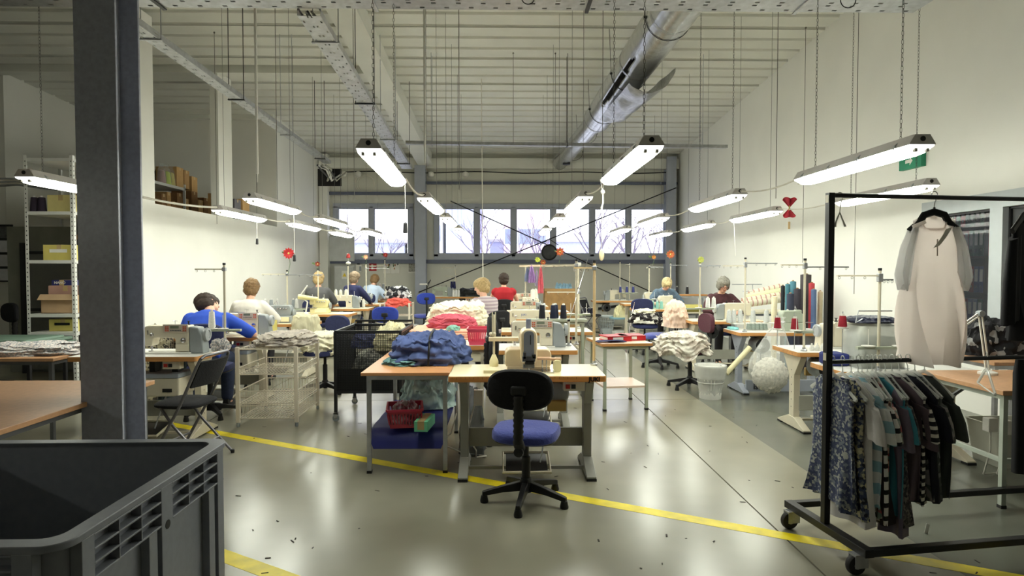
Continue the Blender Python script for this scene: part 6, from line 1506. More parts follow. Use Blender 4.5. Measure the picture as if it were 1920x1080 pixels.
    if not face: hg.sph(hc+HM @ V((0,.02,.05)), (.082,.088,.078), 24, 14, HM, bump)
    else:
        hg.sph(hc+HM @ V((0,.03,.07)), (.076,.07,.05), 24, 14, HM, bump)
        for s_ in (-1, 1): hg.sph(hc+HM @ V((s_*.07,.01,-.01)), (.022,.05,.075), 16, 10, HM, bump)
    if bun: hg.sph(hc+HM @ V((0,-.11,.0)), (.035,.03,.035), 12, 8, HM, bump)
    obj('hair', hg, hair, t, angle=75)
    if face:
        for s_ in (-1, 1): obj('eye', G().sph(hc+HM @ V((s_*.03,.082,.005)), (.011,.008,.007), 12, 8, HM), mat('eye_dark', (40,34,32), .3), t)
        obj('mouth', G().sph(hc+HM @ V((0,.085,-.058)), (.022,.008,.006), 12, 8, HM), mat('lip', (176,96,92), .5), t)
        for s_ in (-1, 1): obj('eyebrow', G().sph(hc+HM @ V((s_*.03,.085,.024)), (.016,.006,.004), 10, 6, HM), hair, t)
    if glasses:
        gg = G()
        for s_ in (-1, 1):
            c = hc+HM @ V((s_*.032,.102,.003)); gg.tube([c+HM @ V((.024*math.cos(a), 0, .017*math.sin(a))) for a in [2*PI*i/16 for i in range(16)]], .003, 5, closed=True)
            gg.tube([c+HM @ V((s_*.024,0,.004)), hc+HM @ V((s_*.08,.02,.004))], .003, 5)
        gg.tube([hc+HM @ V((-.01,.104,.006)), hc+HM @ V((.01,.104,.006))], .003, 5); obj('glasses', gg, mat('dark_red_frame', (90,36,40), .4), t)
    t.scale = (S, S, 1)
    return t
H_dark = mat('dark_brown_hair', (52,38,30), .7, var=.25, scale=50); H_ash = mat('ash_brown_hair', (128,100,66), .7, var=.25, scale=50)
H_blond = mat('dark_blond_hair', (176,150,104), .7, var=.22, scale=50); H_grey = mat('grey_hair', (140,136,126), .7, var=.25, scale=50); H_lblond = mat('light_blond_hair', (214,194,148), .7, var=.2, scale=50)
jeans = mat('dark_jeans', (48,58,84), .9, var=.1, scale=30); darkp = mat('dark_trousers', (44,42,46), .9)
V = Vector
person('person in a blue shirt bent over the sewing machine', (-3.1, 6.32), .12, mat('blue_shirt', (46,84,196), .85, var=.06, scale=8), H_dark, jeans, .5, .62, .95, -.5, (V((-.05,.5,.82)), V((.22,.42,.82))), 0, .85, S=1.12)
person('person in a white top with short ash-brown hair seen from behind', (-3.28, 7.98), 0, mat('white_top', (232,226,216), .85, var=.05, scale=8), H_ash, darkp, .48, .14, .35, 0, None, .1, .9)
person('person in a dark grey top with short blond hair seen from behind', (-3.33, 11.18), 0, mat('dark_grey_top', (88,88,90), .85, var=.06), H_blond, darkp, .55, .06, .2, 0, None, .2, .9)
person('person in a navy top with greying hair at the left row', (-3.09, 12.68), -.5, mat('navy_top', (40,44,84), .85, var=.08), mat('grey_blond_hair', (136,118,96), .7, var=.25, scale=50), darkp, .55, .1, .25, 0, None, .3, 1.2)
person('person in a light blue top bending forward near the back wall', (-3.05, 14.22), -.3, mat('light_blue_top', (196,212,236), .85, var=.05), H_ash, darkp, .52, .3, .6, 0, None, .1, .8)
person('person in a striped top working at the long white table', (-.17, 8.45), .75, pattern('mauve_stripes', 'stripes', [(160,142,152), (196,184,186)], 22, ratio=.5), H_blond, darkp, .5, .2, .5, .4, (V((-.22,.4,.86)), V((.1,.42,.86))), .1, .5, bun=True)
person('person in a red sleeveless top with short dark hair', (.05, 12.05), 0, mat('red_top', (170,30,40), .85, var=.06), H_dark, darkp, .52, .1, .2, 0, None, .1, .12)
person('person with light blond hair bending over a machine in the right back corner', (3.3, 12.52), PI, mat('slate_patterned_top', (96,116,136), .85, var=.2, scale=20), H_lblond, darkp, .52, .4, .85, 0, (V((-.14,.44,.82)), V((.14,.44,.82))), 0, .9, face=True)
person('person with grey hair and glasses wearing a dark red cardigan', (3.52, 9.86), PI, mat('dark_red_cardigan', (74,40,46), .85, var=.2, scale=16), H_grey, darkp, .5, .2, .5, 0, (V((-.14,.46,.84)), V((.14,.46,.84))), .1, 1.2, face=True, glasses=True)

swivel_chair('dark chair of the person in stripes', (-.17, 8.42), .75, M_blackcloth, M_blackcloth, .47, None, .82, False)
swivel_chair('dark chair of the person in red', (.05, 12.03), 0, M_blackcloth, M_blackcloth, .48, None, .8, False)
# ================================================================== CLOTHES RACK IN THE FOREGROUND
P0 = at(1547, 985, Z=.13); RA = math.radians(8); U = Vector((math.cos(RA), math.sin(RA), 0)); W_ = Vector((-U.y, U.x, 0))
RL = 1.75; RZT = at(1555, 366, Y=P0.y).z; RZL = at(1560, 679, Y=P0.y).z
t = thing('clothes_rack', 'black rolling clothes rack with two rails, full of garments', 'clothes rack', (P0.x, P0.y, 0), RA)
for x_ in (0, RL):
    obj('post', G().bb(x_-.017, x_+.017, -.017, .017, .14, RZT+.012), M_dark, t, smooth=False, bevel=.002)
    obj('base_end', G().bb(x_-.025, x_+.025, -.33, .33, .105, .145), M_dark, t, smooth=False, bevel=.003)
    for sy in (-1, 1):
        cy = sy*.27; ca = obj('castor', G().lathe([(.02,-.016), (.046,-.015), (.05,-.008), (.05,.008), (.046,.015), (.02,.016)], 20, (x_-.03, cy, .05), RX(PI/2)), M_rubber, t)
        obj('castor_fork', G().bb(x_-.05, x_+.02, cy-.026, cy-.021, .04, .1).bb(x_-.05, x_+.02, cy+.021, cy+.026, .04, .1).bb(x_-.05, x_+.03, cy-.026, cy+.026, .096, .106), M_galv, ca, smooth=False)
        obj('hub', G().cyl((x_-.03,cy-.018,.05), (x_-.03,cy+.018,.05), .018, 12), M_galv, ca)
for sy in (-1, 1): obj('base_rail', G().bb(.02, RL-.02, sy*.31-.02, sy*.31+.02, .108, .142), M_dark, t, smooth=False, bevel=.003)
obj('top_rail', G().cyl((0,0,RZT), (RL,0,RZT), .012, 12), M_dark, t)
obj('lower_rail', G().cyl((0,0,RZL), (RL,0,RZL), .012, 12), M_dark, t)
for z in (RZL+.03, RZT-.02): obj('joint_sticker', G().bb(-.0185, -.017, -.012, .012, z-.02, z+.02), M_cream, t, smooth=False)

M_clearp = mat('clear_hanger_plastic', (226,228,222), .15, var=0, alpha=.6, spec=.8)
def hanger_obj(label, u, zr, m, span=.2, rz=0, group=None, drop=.105, slim=.006, name='clothes_hanger'):
    p = P0+U*u; t = thing(name, label, 'hanger', (p.x, p.y, zr), rz, group)
    hk = [(.014*math.cos(a), 0, .004+.016*math.sin(a)) for a in [PI*1.15-PI*1.25*i/12 for i in range(13)]]
    hk = [(x_, 0, z) for x_, _, z in hk]+[(.01,0,-.02), (.0,0,-.045), (0,0,-.07)]
    obj('hook', G().tube(hk, .0028, 6), M_chrome if m is not M_clearp else m, t)
    g = G().tube([(-span,0,-drop-.075), (-span*.6,0,-drop-.03), (-.05,0,-drop+.012), (0,0,-drop+.03), (.05,0,-drop+.012), (span*.6,0,-drop-.03), (span,0,-drop-.075)], slim, 8, ry=slim*1.8)
    if m is M_clearp: g.tube([(-span,0,-drop-.078), (0,0,-drop-.08), (span,0,-drop-.078)], .004, 6)
    g.tube([(0,0,-.065), (0,0,-drop+.03)], .006, 6)
    obj('shoulder', g, m, t)
    return t
def garment(label, u, zr, m, hem, rz, sleeves=.2, w=.2, flare=1.05, cat='garment', neck=.07, group='garments on the lower rail', seed=0, thick=.028, m2=None, taper=None, drop=.105, scoop=.045, fa=1):
    """top or dress hanging on a hanger whose hook sits on the rail at u; hem = world height of the hem"""
    p = P0+U*u; t = thing('garment', label, cat, (p.x, p.y, zr), rz, group)
    top = -drop+.004; L_ = zr-hem
    lv = [(top+.004, neck, .016), (top-.02, neck+.045, .02), (top-.055, w*.82, .024), (top-.085, w*.98, .03), (top-.16, w*.97, thick), (top-.3, w*.95, thick*1.1)]
    n = 7
    for i in range(1, n+1):
        f = i/n; z = top-.3-(L_+top-.3)*f; lv.append((z, w*(.95+(flare-.95)*f) if not taper else w*taper(f), thick*(1.1+.5*f)))
    rings = []
    for k, (z, a, b) in enumerate(lv):
        f = max(0, (k-4)/(len(lv)-5)); ring = []
        for j in range(44):
            th = 2*PI*j/44; c, s_ = math.cos(th), math.sin(th)
            fold = fa*f*(.018*math.sin(th*5+seed+z*3)+.011*math.sin(th*9+seed*2))
            ring.append((a*math.copysign(abs(c)**.75, c)+fold*.6*c, (b*.8+abs(fold))*math.copysign(abs(s_)**.8, s_)+fold+.02*f*math.sin(seed+z*4), z+(.012*math.sin(th+seed) if k == len(lv)-1 else 0)-(scoop*(1, .55, .1)[k]*max(0, -s_)**.7 if k < 3 else 0)))
        rings.append(ring)
    b_ = obj('body', G().loft(rings), m, t, angle=60)
    obj('neckband', G().tube(rings[0], .0045, 6, closed=True), m, t)
    if sleeves:
        for sg in (-1, 1):
            r0 = Vector((sg*w*.86,0,top-.11)); r1 = r0+Vector((sg*.03,0,-sleeves*.5)); r2 = r0+Vector((sg*.045,0,-sleeves))
            g = G(); rg = []
            for q, a, bb_ in ((r0,.06,.022), (r1,.066,.03), (r2,.066,.034)): rg.append([q+Vector((a*math.cos(2*PI*j/24)*(1 if True else 1), bb_*math.sin(2*PI*j/24)*(1+.2*math.sin(j*1.9+seed)), a*.35*math.cos(2*PI*j/24)*sg*-1)) for j in range(24)])
            obj('sleeve', g.loft(rg), m2 or m, t, angle=60)
    return t
M_g = [pattern('blue_fleck_print', 'spots', [(58,66,96), (110,118,130), (70,76,104), (160,162,158), (52,60,90)], 85),
       pattern('leopard_grey_print', 'spots', [(60,70,104), (196,192,160), (40,44,60), (120,124,130), (214,208,176), (74,84,112)], 70),
       mat('white_shirt_cloth', (226,222,222), .85, var=.03), pattern('aqua_white_stripes', 'stripes', [(150,190,204), (226,228,228)], 9, ratio=.5),
       pattern('black_white_stripes', 'stripes', [(20,20,24), (226,224,220)], 15, ratio=.36), mat('brown_black_cloth', (46,34,36), .9, var=.08),
       pattern('pink_floral', 'spots', [(150,160,150), (190,186,170), (170,90,96), (120,136,124), (206,170,160), (130,96,90)], 42), mat('turquoise_cloth', (66,140,160), .85, var=.08),
       mat('mauve_grey_cloth', (112,102,118), .85, var=.07), pattern('charcoal_speckle', 'spots', [(60,56,60), (90,86,84), (40,38,44), (120,114,108), (66,60,66)], 90),
       mat('plum_grey_cloth', (98,84,92), .85, var=.07), pattern('thin_bw_stripes', 'stripes', [(24,22,28), (218,214,204)], 26, ratio=.55),
       mat('black_navy_cloth', (20,22,36), .85, var=.06), pattern('grey_green_floral', 'spots', [(92,98,96), (130,134,132), (70,76,74), (150,146,148), (86,90,88)], 34), mat('dark_olive_cloth', (62,68,64), .85, var=.08)]
glab = ['navy flecked sleeveless dress', 'grey and cream leopard print dress', 'plain white short-sleeved shirt', 'aqua and white striped shirt', 'bold black and white striped dress', 'dark brown short-sleeved top', 'pink and grey floral top', 'turquoise top', 'mauve grey T-shirt', 'charcoal speckled top', 'plum grey T-shirt', 'thin black and white striped top', 'black navy T-shirt', 'grey green floral top', 'dark olive T-shirt']
hooks = [1562, 1580, 1596, 1609, 1617, 1626, 1635, 1643, 1650, 1660, 1672, 1686, 1702, 1716, 1734]
hems = [.27, .23, .18, .27, .2, .2, .22, .22, .13, .18, .3, .28, .3, .3, .3]
def upx(px, z):
    # distance along the rail for a pixel column
    best = min((abs((lambda q: q)(proj(P0+U*s_+Vector((0,0,z-P0.z)))[0]-px)), s_) for s_ in [i*.004 for i in range(440)])
    return best[1]
def proj(p):
    d = CM.transposed() @ (Vector(p)-Vector((0,0,HEYE))); return 960+FPX*d.x/-d.z, 540-FPX*d.y/-d.z
rr_ = random.Random(3)
for k, px in enumerate(hooks):
    u = upx(px, RZL); rz = RA+PI/2+rr_.uniform(-.22, .12)
    if k == 0: rz += .1
    hanger_obj('clear plastic hanger carrying the '+glab[k], u, RZL+.012, M_clearp, .19, rz, 'clear hangers on the lower rail')
    garment(glab[k]+' on the lower rail of the clothes rack', u, RZL+.012, M_g[k], hems[k], rz, 0 if k < 2 else (.16 if k not in (8, 10) else .2), .19 if k > 1 else .17, 1.12 if k < 2 else 1.0, seed=k*1.7, neck=.06 if k > 1 else .1, thick=.022)
def sheer(name, rgb, f):
    m = mat(name, rgb, .8, var=.03, scale=5); nt = m.node_tree; b = nt.nodes['Principled BSDF']; o = nt.nodes['Material Output']
    tr_ = nt.nodes.new('ShaderNodeBsdfTranslucent'); tr_.inputs[0].default_value = (*lin(rgb), 1); mx = nt.nodes.new('ShaderNodeMixShader'); mx.inputs[0].default_value = f
    nt.links.new(b.outputs[0], mx.inputs[1]); nt.links.new(tr_.outputs[0], mx.inputs[2]); nt.links.new(mx.outputs[0], o.inputs[0])
    return m
# white blouse on a black hanger, top rail
ub = upx(1752, RZT); zr = RZT+.012
hanger_obj('black padded hanger carrying the white blouse', ub, zr, M_blackpl, .12, RA-.35, None, .12, .011)
M_blouse = sheer('white_blouse_fabric', (252,246,242), .62); M_sheer = sheer('sheer_sleeve_fabric', (236,236,236), .6)
hemz = at(1750, 672, Y=P0.y+.2).z
bt = garment('white blouse with sheer sleeves hanging on a black hanger from the top rail', ub, zr, M_blouse, hemz, RA-.35, 0, .125, 1.0, 'blouse', .06, None, .6, .045, None, lambda f: 1.0+.3*math.sin(f*2.6)-.12*f*f, .12, .085, 3.0)
for sg in (-1, 1):
    rg = []
    for q, a, b in (((sg*.1,0,-.19), .022, .035), ((sg*.13,0,-.3), .032, .045), ((sg*.15,.0,-.44), .036, .05), ((sg*.145,0,-.5), .026, .045)):
        rg.append([Vector(q)+Vector((a*math.cos(2*PI*j/24), b*math.sin(2*PI*j/24)*(1+.15*math.sin(j*2.1)), .02*math.sin(j*1.3))) for j in range(24)])
    obj('sleeve', G().loft(rg), M_sheer, bt, angle=60)
obj('shoulder_strap', G().box((-.085,-.03,-.158), (.07,.012,.018), RY(-.4)), M_blouse, bt, smooth=False, bevel=.003)
obj('price_tag', G().sheet(lambda u, v: (.03-.06*v+.032*u, -.062-.012*math.sin(3*v), -.19-.1*v+.015*u), 3, 8, .001), M_white_pl, bt)
obj('neck_label', G().bb(-.02, .02, .012, .014, -.135, -.12), mat('label_beige', (180,170,150), .7), bt, smooth=False)
obj('neck_opening', G().sheet(lambda u, v: (.006*(u-.5), -.042-.004*v, -.24-.09*v), 2, 6, .001), mat('neck_slit', (196,182,170), .8), bt)
# black jacket and trousers at the right
uj = upx(1925, RZT)
hanger_obj('black hanger carrying the black jacket', uj, zr, M_blackpl, .18, RA+.4, None, .12, .011)
M_black = mat('black_garment_cloth', (18,18,22), .85, var=.06)
jt_ = garment('black jacket with wide sleeves hanging from the top rail', uj, zr, M_black, 1.12, RA+.4, .46, .17, 1.0, 'jacket', .07, None, 2.2, .03, None, None, .12)
tr = thing('trousers', 'black trousers hanging under the black jacket on the rack', 'trousers', (P0+U*(uj+.02)).to_tuple()[:2]+(RZL+.014,), RA+.4)
obj('hook', G().tube([(.014*math.cos(a), 0, .004+.014*math.sin(a)) for a in [PI*1.1-PI*1.2*i/10 for i in range(11)]]+[(0,0,-.03)], .003, 6), M_chrome, tr)
for sg in (-1, 1): obj('trouser_leg', G().loft([[(sg*.05+a*math.cos(2*PI*j/20), b*math.sin(2*PI*j/20)*(1+.2*math.sin(j*2)), z) for j in range(20)] for z, a, b in ((-.02,.055,.02), (-.1,.062,.03), (-.4,.05,.03), (-.66,.045,.03))]), M_black, tr)
# empty clear hanger and clip hanger
ue = upx(1850, RZL); hanger_obj('empty clear plastic hanger on the lower rail beside the blouse', ue, RZL+.012, M_clearp, .2, RA+.95, None)
uc = upx(1575, RZT)
t = thing('clip_hanger', 'white plastic clip strip hanging from the left end of the top rail', 'hanger', (P0+U*uc).to_tuple()[:2]+(RZT,), RA)
obj('hook', G().tube([(.016*math.cos(a), 0, .016*math.sin(a)) for a in [PI*1.2-PI*1.3*i/10 for i in range(11)]]+[(.004,0,-.05), (0,0,-.09)], .003, 6), M_white_pl, t)
for sg in (-1, 1): obj('clip', G().tube([(0,0,-.09), (sg*.022,0,-.14), (sg*.03,-.004,-.165)], [.004,.005,.007], 6), M_white_pl, t)
tag(obj('paper_tag', G().box((0,0,.028), (.02,.002,.055), RY(.2)), M_white_pl, loc=at(1738,1000,Z=.0)), 'small white paper tag standing under the clothes rack', 'tag')
# ================================================================== STORAGE ABOVE THE PARTITION
XK = -6.2
t = thing('storage_rack', 'pale steel storage rack of boxes seen above the left partition', 'shelf', (XK-.3, 10.9, 0))
for y_ in (-1.3, 1.3):
    for x_ in (-.28, .28): obj('post', G().bb(x_-.02, x_+.02, y_-.02, y_+.02, 0, 3.16), M_shelf, t, smooth=False)
for z in (3.09, 2.5, 1.6, .7): obj('shelf', G().bb(-.3, .3, -1.32, 1.32, z-.05, z), M_shelf, t, smooth=False)
def sbox(px0, px1, zb, h, m, lab, x_=XK-.02, dep=.4, ys=None):
    # box whose room-side face spans two pixel columns on the plane X = x_
    ya = at(px0,380,X=x_).y; yb = at(px1,380,X=x_).y
    carton(lab, (x_-dep/2, (ya+yb)/2, zb+.001), (yb-ya-.01, dep, h), m, PI/2, False, 'boxes on the storage racks')
M_c3 = mat('tan_box', (196,158,104), .8, var=.06)
sbox(332, 345, 3.09, .38, M_c3, 'tall tan carton on the top level of the storage rack')
sbox(346, 356, 3.09, .36, M_card, 'brown carton at the end of the top level of the storage rack')
pile('dark_bag', 'dark plastic bag lying behind the cartons on the top rack level', 'bag', (XK-.45, at(322,320,X=XK-.4).y, 3.091), M_dark, .12, .5, .42, 170, 5, .1)
for k, (px, c, lb) in enumerate(((305, (172,130,124), 'dusty pink'), (315, (206,226,70), 'lime green'), (323, (226,214,110), 'yellow'))):
    y_ = at(px,330,X=XK-.1).y; t = thing('cone_bag', lb+' thread cone in a clear bag on the top rack level', 'thread cone', (XK-.12, y_, 3.091))
    obj('thread', G().lathe([(.07,0), (.075,.02), (.05,.24), (.02,.26)], 16), mat('bagged_thread_%d' % k, c, .7), t); obj('bag', G().lathe([(.08,0), (.085,.1), (.06,.28), (.03,.34), (.04,.38)], 14), mat('thin_film', (220,224,222), .15, alpha=.25), t)
low = [(303,312,.3,M_card2,'dark brown'), (313,321,.34,M_card,'brown'), (322,331,.22,M_card2,'small dark brown'), (332,343,.36,M_card2,'wide dark brown'), (345,354,.3,M_c3,'tan')]
for a, b, h, m, lb in low: sbox(a, b, 2.5, h*1.3, m, lb+' carton on the second level of the storage rack')
t = thing('storage_rack', 'low storage rack of cartons behind the pale rack post', 'shelf', (XK-.3, 13.0, 0))
obj('shelf', G().bb(-.4, .4, -.68, .68, 2.4, 2.45), M_shelf, t, smooth=False)
for y_ in (-.64, .64):
    for x_ in (-.38, .38): obj('post', G().bb(x_-.02, x_+.02, y_-.02, y_+.02, 0, 2.4), M_shelf, t, smooth=False)
for a, b, h, m, lb in ((359,371,.62,M_card2,'tall dark brown carton behind the pale rack post'), (372,381,.48,M_c3,'tan carton beside the tall dark brown one'), (382,394,.55,M_card2,'broad dark carton behind the partition'), (395,404,.42,mat('mustard_box',(200,176,90),.8),'mustard carton beside the white pillar'), ):
    sbox(a, b, 2.45, h, m, lb)
sbox(360, 371, 3.071, .3, M_c3, 'tan carton topping the tall dark brown carton')
y0 = 12.2
carton('brown carton standing on the partition shelf between two pillars', (-5.5, 12.15, 2.45), (.3,.34,.52), M_card, PI/2); carton('grey bag-like carton between two pillars', (-5.5, 12.55, 2.45), (.3,.34,.46), mat('grey_box', (110,108,112), .7), PI/2); carton('tan carton between two pillars', (-5.5, 12.95, 2.45), (.34,.34,.5), M_c3, PI/2)
t = thing('storage_rack', 'narrow storage shelf behind the partition between the pillars', 'shelf', (-5.5, 12.6, 0))
obj('shelf', G().bb(-.22, .22, -.75, .75, 2.4, 2.449), M_shelf, t, smooth=False)
for y_ in (-.7, .7):
    for x_ in (-.2, .2): obj('post', G().bb(x_-.02, x_+.02, y_-.02, y_+.02, 0, 2.4), M_shelf, t, smooth=False)

# ================================================================== BACK WALL FITTINGS
YW = YB-.005
def wb(name, label, cat, px0, px1, py0, py1, dep, m, y_=YW):
    a = at(px0, py1, Y=y_-dep); b = at(px1, py0, Y=y_-dep); t = thing(name, label, cat, ((a.x+b.x)/2, y_, (a.z+b.z)/2)); w_, h_ = (b.x-a.x)/2, (b.z-a.z)/2
    obj('body', G().bb(-w_, w_, -dep, 0, -h_, h_), m, t, smooth=False, bevel=.006); return t, w_, h_
a = at(626,498,Y=YB-.4); b = at(662,498,Y=YB-.4)
t = thing('electrical_cabinet', 'grey electrical cabinet with a yellow warning triangle at the back wall', 'cabinet', ((a.x+b.x)/2, YB-.2, 0))
hw = (b.x-a.x)/2; obj('body', G().bb(-hw, hw, -.18, .18, 0, a.z), mat('cabinet_grey', (196,198,194), .45), t, smooth=False, bevel=.006)
d = obj('door', G().bb(-hw+.02, hw-.02, -.195, -.18, .06, a.z-.05), mat('cabinet_grey', (196,198,194), .45), t, smooth=False, bevel=.004); obj('handle', G().bb(hw-.08, hw-.05, -.22, -.195, .8, .95), M_dark, d, smooth=False)
sg = obj('warning_sign', G().bb(-.05, .1, -.198, -.195, a.z-.36, a.z-.14), M_white_pl, t, smooth=False)
obj('triangle', G().prism([(-.03,a.z-.3), (.08,a.z-.3), (.025,a.z-.2)], -.2, -.198, 'y'), mat('warning_yellow', (236,206,60), .5), sg, smooth=False)
a2 = at(607,443,Y=YB-.16); b2 = at(664,490,Y=YB-.16)
t = thing('wall_cabinet', 'pale grey wall cabinet above the warning sign covering the corner of the window', 'cabinet', ((a2.x+b2.x)/2, YB-.08, (a2.z+b2.z)/2))
hw, hh = (b2.x-a2.x)/2, (a2.z-b2.z)/2; obj('body', G().bb(-hw, hw, -.07, .02, -hh, hh), mat('cabinet_grey', (196,198,194), .45), t, smooth=False, bevel=.006); obj('door', G().bb(-hw+.02, hw-.02, -.08, -.07, -hh+.02, hh-.02), mat('cabinet_pale', (206,208,206), .45), t, smooth=False)
t, w_, h_ = wb('fire_sign', 'red and white fire sign on the back wall', 'sign', 692, 706, 493, 508, .01, mat('sign_red', (186,40,46), .5))
obj('symbol', G().bb(-w_*.4, w_*.1, -.012, -.01, -h_*.6, h_*.6).bb(-w_*.9, w_*.9, -.0121, -.01, h_*.0, h_*.22), M_white_pl, t, smooth=False)
for px0, px1, lb in ((718,732,'white notice board with thread samples on the back wall'), (733,749,'white notice board with green samples on the back wall')):
    t, w_, h_ = wb('notice_board', lb, 'notice board', px0, px1, 490, 513, .03, M_white_pl)
    r = random.Random(px0)
    for k in range(5): xx, zz = r.uniform(-.7,.6)*w_, r.uniform(-.6,.7)*h_; obj('sample', G().bb(xx, xx+.03, -.034, -.03, zz, zz+.05), mat('sample_%d' % k, [(150,80,40), (60,90,50), (50,50,50), (120,130,80), (170,120,60)][k], .7), t, smooth=False)
t, w_, h_ = wb('photo_calendar', 'photo calendar hanging on the back wall beside the grey column', 'calendar', 765, 779, 492, 512, .012, M_white_pl)
obj('photo', G().bb(-w_*.85, w_*.85, -.0135, -.012, -h_*.75, h_*.9), pattern('calendar_photo', 'melange', [(60,58,56), (190,188,176), (120,112,100)], 16), t, smooth=False)
t, w_, h_ = wb('wall_dispenser', 'small white dispenser with dark top beside the cabinet', 'dispenser', 667, 678, 496, 510, .08, M_white_pl)
obj('dark_cap', G().bb(-w_*.6, w_*.3, -.07, -.01, h_, h_+.14), M_dark, t, smooth=False); obj('meter', G().bb(w_*.2, w_*.9, -.085, -.08, -h_*.7, h_*.5), M_greycast, t, smooth=False)
tag(obj('wall_pipe', G().tube([at(1095,582,Y=YB-.08), at(1185,570,Y=YB-.08)], .035, 8), M_dark), 'dark pipe running low along the back wall by the right aisle', 'pipe')

# ================================================================== FLOWERS, ORNAMENTS, PULL CORDS
def flower(label, loc, rgb, r=.05, n=9, stem=0, petals=2):
    t = thing('flower', label, 'flower', loc); m = mat('petal_%d_%d_%d' % rgb, rgb, .7, var=.15, scale=30)
    for q in range(petals):
        for k in range(n):
            a = 2*PI*k/n+q*.3; L_ = r*(1-.25*q); ca, sa_ = math.cos(a), math.sin(a); tilt = .35+.4*q
            def pf(u, v): 
                wd = (u-.5)*.55*L_*math.sin(PI*min(1, .15+v*.85)); d_ = v*L_
                return (ca*d_-sa_*wd, -math.sin(tilt)*d_*.6-.005*q, sa_*d_+ca*wd)
            obj('petal', G().sheet(pf, 2, 4, .001), m, t)
    obj('heart', G().sph((0,-.012,0), r*.18, 8, 6), M_yellowbox, t)
    if stem: obj('stem', G().tube([(0,0,0), (.01,.01,-stem*.5), (-.02,0,-stem)], .004, 5), mat('stem_green', (86,110,70), .7), t); obj('leaf', G().sheet(lambda u, v: (-.02-.09*v, .01, -.01+.03*v+(u-.5)*.04*math.sin(PI*v)), 2, 5, .001), mat('stem_green', (86,110,70), .7), t)
def stand_top(sub): 
    o = [o for o in C.objects if o.get('label', '').startswith(sub)][0]; return o
p = at(541,475,Y=8.8); flower('big red flower tied to the thread stand beside the person in white', (p.x, 8.82, p.z), (206,52,56), .085, 12, .3)
p = at(595,495,Y=10.55); flower('small dark red flower on the stand in front of the person in grey', (p.x, 10.57, p.z), (130,52,36), .05, 8, .09)
p = at(653,485,Y=12.1); t = thing('stand_bulb', 'red tip on a white bulb topping the stand before the person in navy', 'ornament', (p.x, 12.1, ZT_+.841)); obj('bulb', G().sph((0,0,.03), (.05,.05,.03), 12, 8), M_white_pl, t); obj('wire', G().cyl((0,0,.05), (0,0,.14), .004, 5), M_white_pl, t); obj('red_tip', G().lathe([(.03,.13), (.04,.14), (.03,.21), (.01,.22)], 10), M_red, t)
p = at(686,482,Y=13.6); flower('wilted pale flower on the stand by the person in light blue', (p.x, 13.6, p.z), (206,150,120), .06, 7, .2)
p = at(723,478,Y=15.1); flower('small red flower in front of the left back window', (p.x, 15.1, p.z), (206,60,70), .07, 7, .14)
p = at(1050,472,Y=11.55); flower('orange leafy flower beside the round black disc', (p.x, 11.55, p.z), (186,92,50), .09, 8, .22)
p = at(1008,487,Y=11.55); flower('yellow-green flower lying on the pale garment rail', (p.x, 11.53, p.z-.0), (196,210,80), .06, 8, 0)
p = at(1018,492,Y=11.55); flower('orange-brown flower lying on the pale garment rail', (p.x, 11.52, p.z), (170,90,50), .06, 8, 0)
p = at(1226,482,Y=11.55); flower('dried orange flower on the stand by the aqua cones', (p.x, 11.56, p.z), (196,126,60), .05, 7, .15)
p = at(1257,477,Y=13.4); flower('bushy orange-brown flower on the stand in the right back corner', (p.x, 13.4, p.z), (176,92,50), .1, 10, .22)
p = at(1314,487,Y=8.85); flower('yellow-green bow on the stand before the person with glasses', (p.x, 8.86, p.z), (206,214,110), .055, 9, 0)
# red butterfly ornament hanging under the right lamp row
p = at(1480,390,Y=7.55); t = thing('butterfly_ornament', 'red cloth butterfly hanging from the lamp cable at the right wall', 'ornament', p)
for sz_, s1 in ((1, 1), (-1, .9)): obj('wing', G().sheet(lambda u, v: ((u-.5)*(.015+.16*v)*s1, .02*math.sin(u*12)*v, sz_*(.01+(.135+.02*math.sin(u*9)-.1*abs(u-.5))*v*s1)), 14, 6, .002), mat('red_organza', (190,46,62), .6, var=.2, scale=20), t)
obj('body', G().tube([(0,0,-.03), (0,0,.03)], .01, 6), mat('gold_band', (200,170,90), .4), t); obj('peg', G().bb(-.012, .012, -.006, .006, -.26, -.17), mat('wood_peg', (210,180,130), .6), t, smooth=False)
obj('string', G().cyl((0,0,.1), (0,0,LZ+.08-p.z), .0015, 4).cyl((0,0,-.18), (0,0,-.03), .0015, 4), M_cord, t)
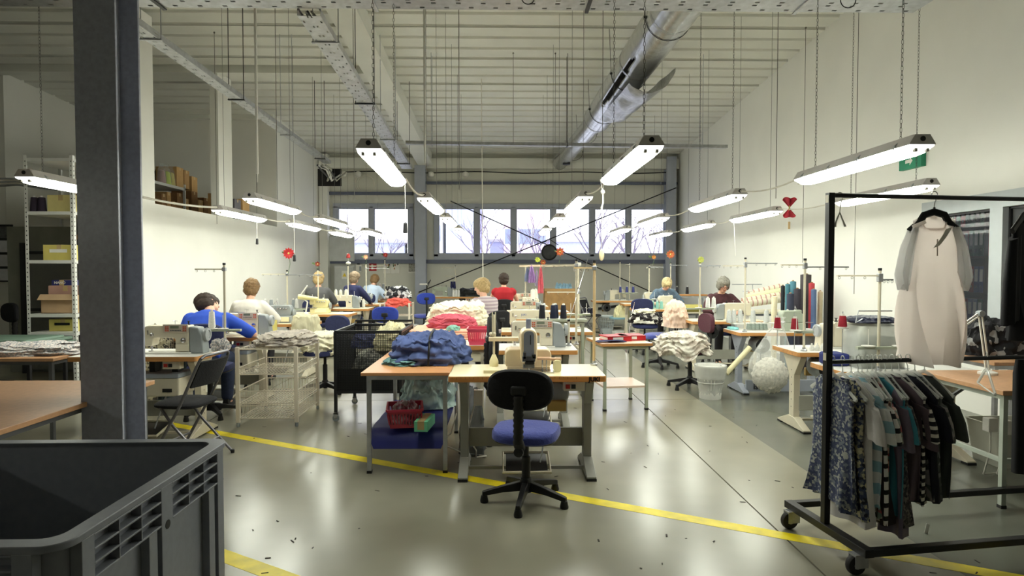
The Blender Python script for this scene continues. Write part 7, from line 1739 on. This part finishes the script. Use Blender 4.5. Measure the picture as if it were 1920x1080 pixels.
for px, py, y_, lb in ((482,452,8.9,'black pull-switch handle hanging on a cord before the left partition'), (760,426,5.1,'black pull-switch handle hanging before the left back window'), (552,483,7.75,'small black pull handle beside the big red flower')):
    p = at(px, py, Y=y_); t = thing('pull_cord', lb, 'pull cord', p); obj('cord', G().cyl((0,0,.03), (0,0,LZ+.06-p.z), .002, 4), M_cord, t); obj('handle', G().lathe([(.012,-.05), (.02,-.045), (.016,.03), (.006,.04)], 10), M_dark, t)
p = at(1128,478,Y=5.1); t = thing('pull_cord', 'cream oval handle hanging on a cord before the middle windows', 'pull cord', p); obj('cord', G().cyl((0,0,.04), (.01,0,LZ+.05-p.z), .002, 4), M_cord, t); obj('handle', G().sph((0,0,0), (.022,.012,.05), 12, 8), mat('cream_wood', (240,222,180), .5), t)
t = thing('pull_cord', 'knotted cord hanging from the first lamp under the duct', 'pull cord', at(1130,360,Y=5.1)); obj('cord', G().tube([(0,0,0), (.004,0,-.09), (-.01,0,-.13), (-.005,0,-.2)], .007, 5), M_cord, t); obj('knot', G().sph((0,0,0), .02, 8, 6), M_cord, t)
for px, py0, py1, y_, lb in ((903,350,575,11.5,'long white hanging cord in the middle of the room'), (1376,395,480,9.1,'thin cord hanging by the right wall lamp'), (1126,338,356,5.1,'short cord at the far end of the lamp under the duct')):
    a = at(px, py0, Y=y_); b = at(px+3, py1, Y=y_); tag(obj('drop_cord', G().cyl(b, Vector((a.x, a.y, roof(a.y) if y_ > 10 else LZ+.05)), .008 if y_ > 10 else .003, 5), M_cord), lb, 'cord')
# loops of loose cable on the front tray
for k, (px, r) in enumerate(((990,.05), (1590,.06))):
    p = at(px, 12, Y=4.83); tag(obj('cable_loop', G().tube(arc((0,0,0), r, PI, 2*PI, 12, 'xz'), .004, 5), M_dark, loc=(p.x, 4.83, ZT+.01)), ['small dark cable loop drooping from the front tray left of the duct', 'small dark cable loop drooping from the front tray by the right wall'][k], 'cable loop')

# thread ends and paper scraps scattered on the floor: too small to pick apart
g = G(); r = random.Random(11)
for k in range(90):
    x_, y_ = r.uniform(-2.4, 2.6), r.uniform(2.6, 6.6); a = r.uniform(0, PI); L_ = r.uniform(.004, .02); w_ = r.uniform(.002, .005)
    g.box((x_, y_, .0022), (L_*2, w_*2, .0016), RZ(a))
o = obj('floor_scraps', g, mat('dark_scraps', (58,54,50), .9), smooth=False, kind='stuff'); tag(o, 'tiny dark thread ends scattered over the grey floor', 'scraps')
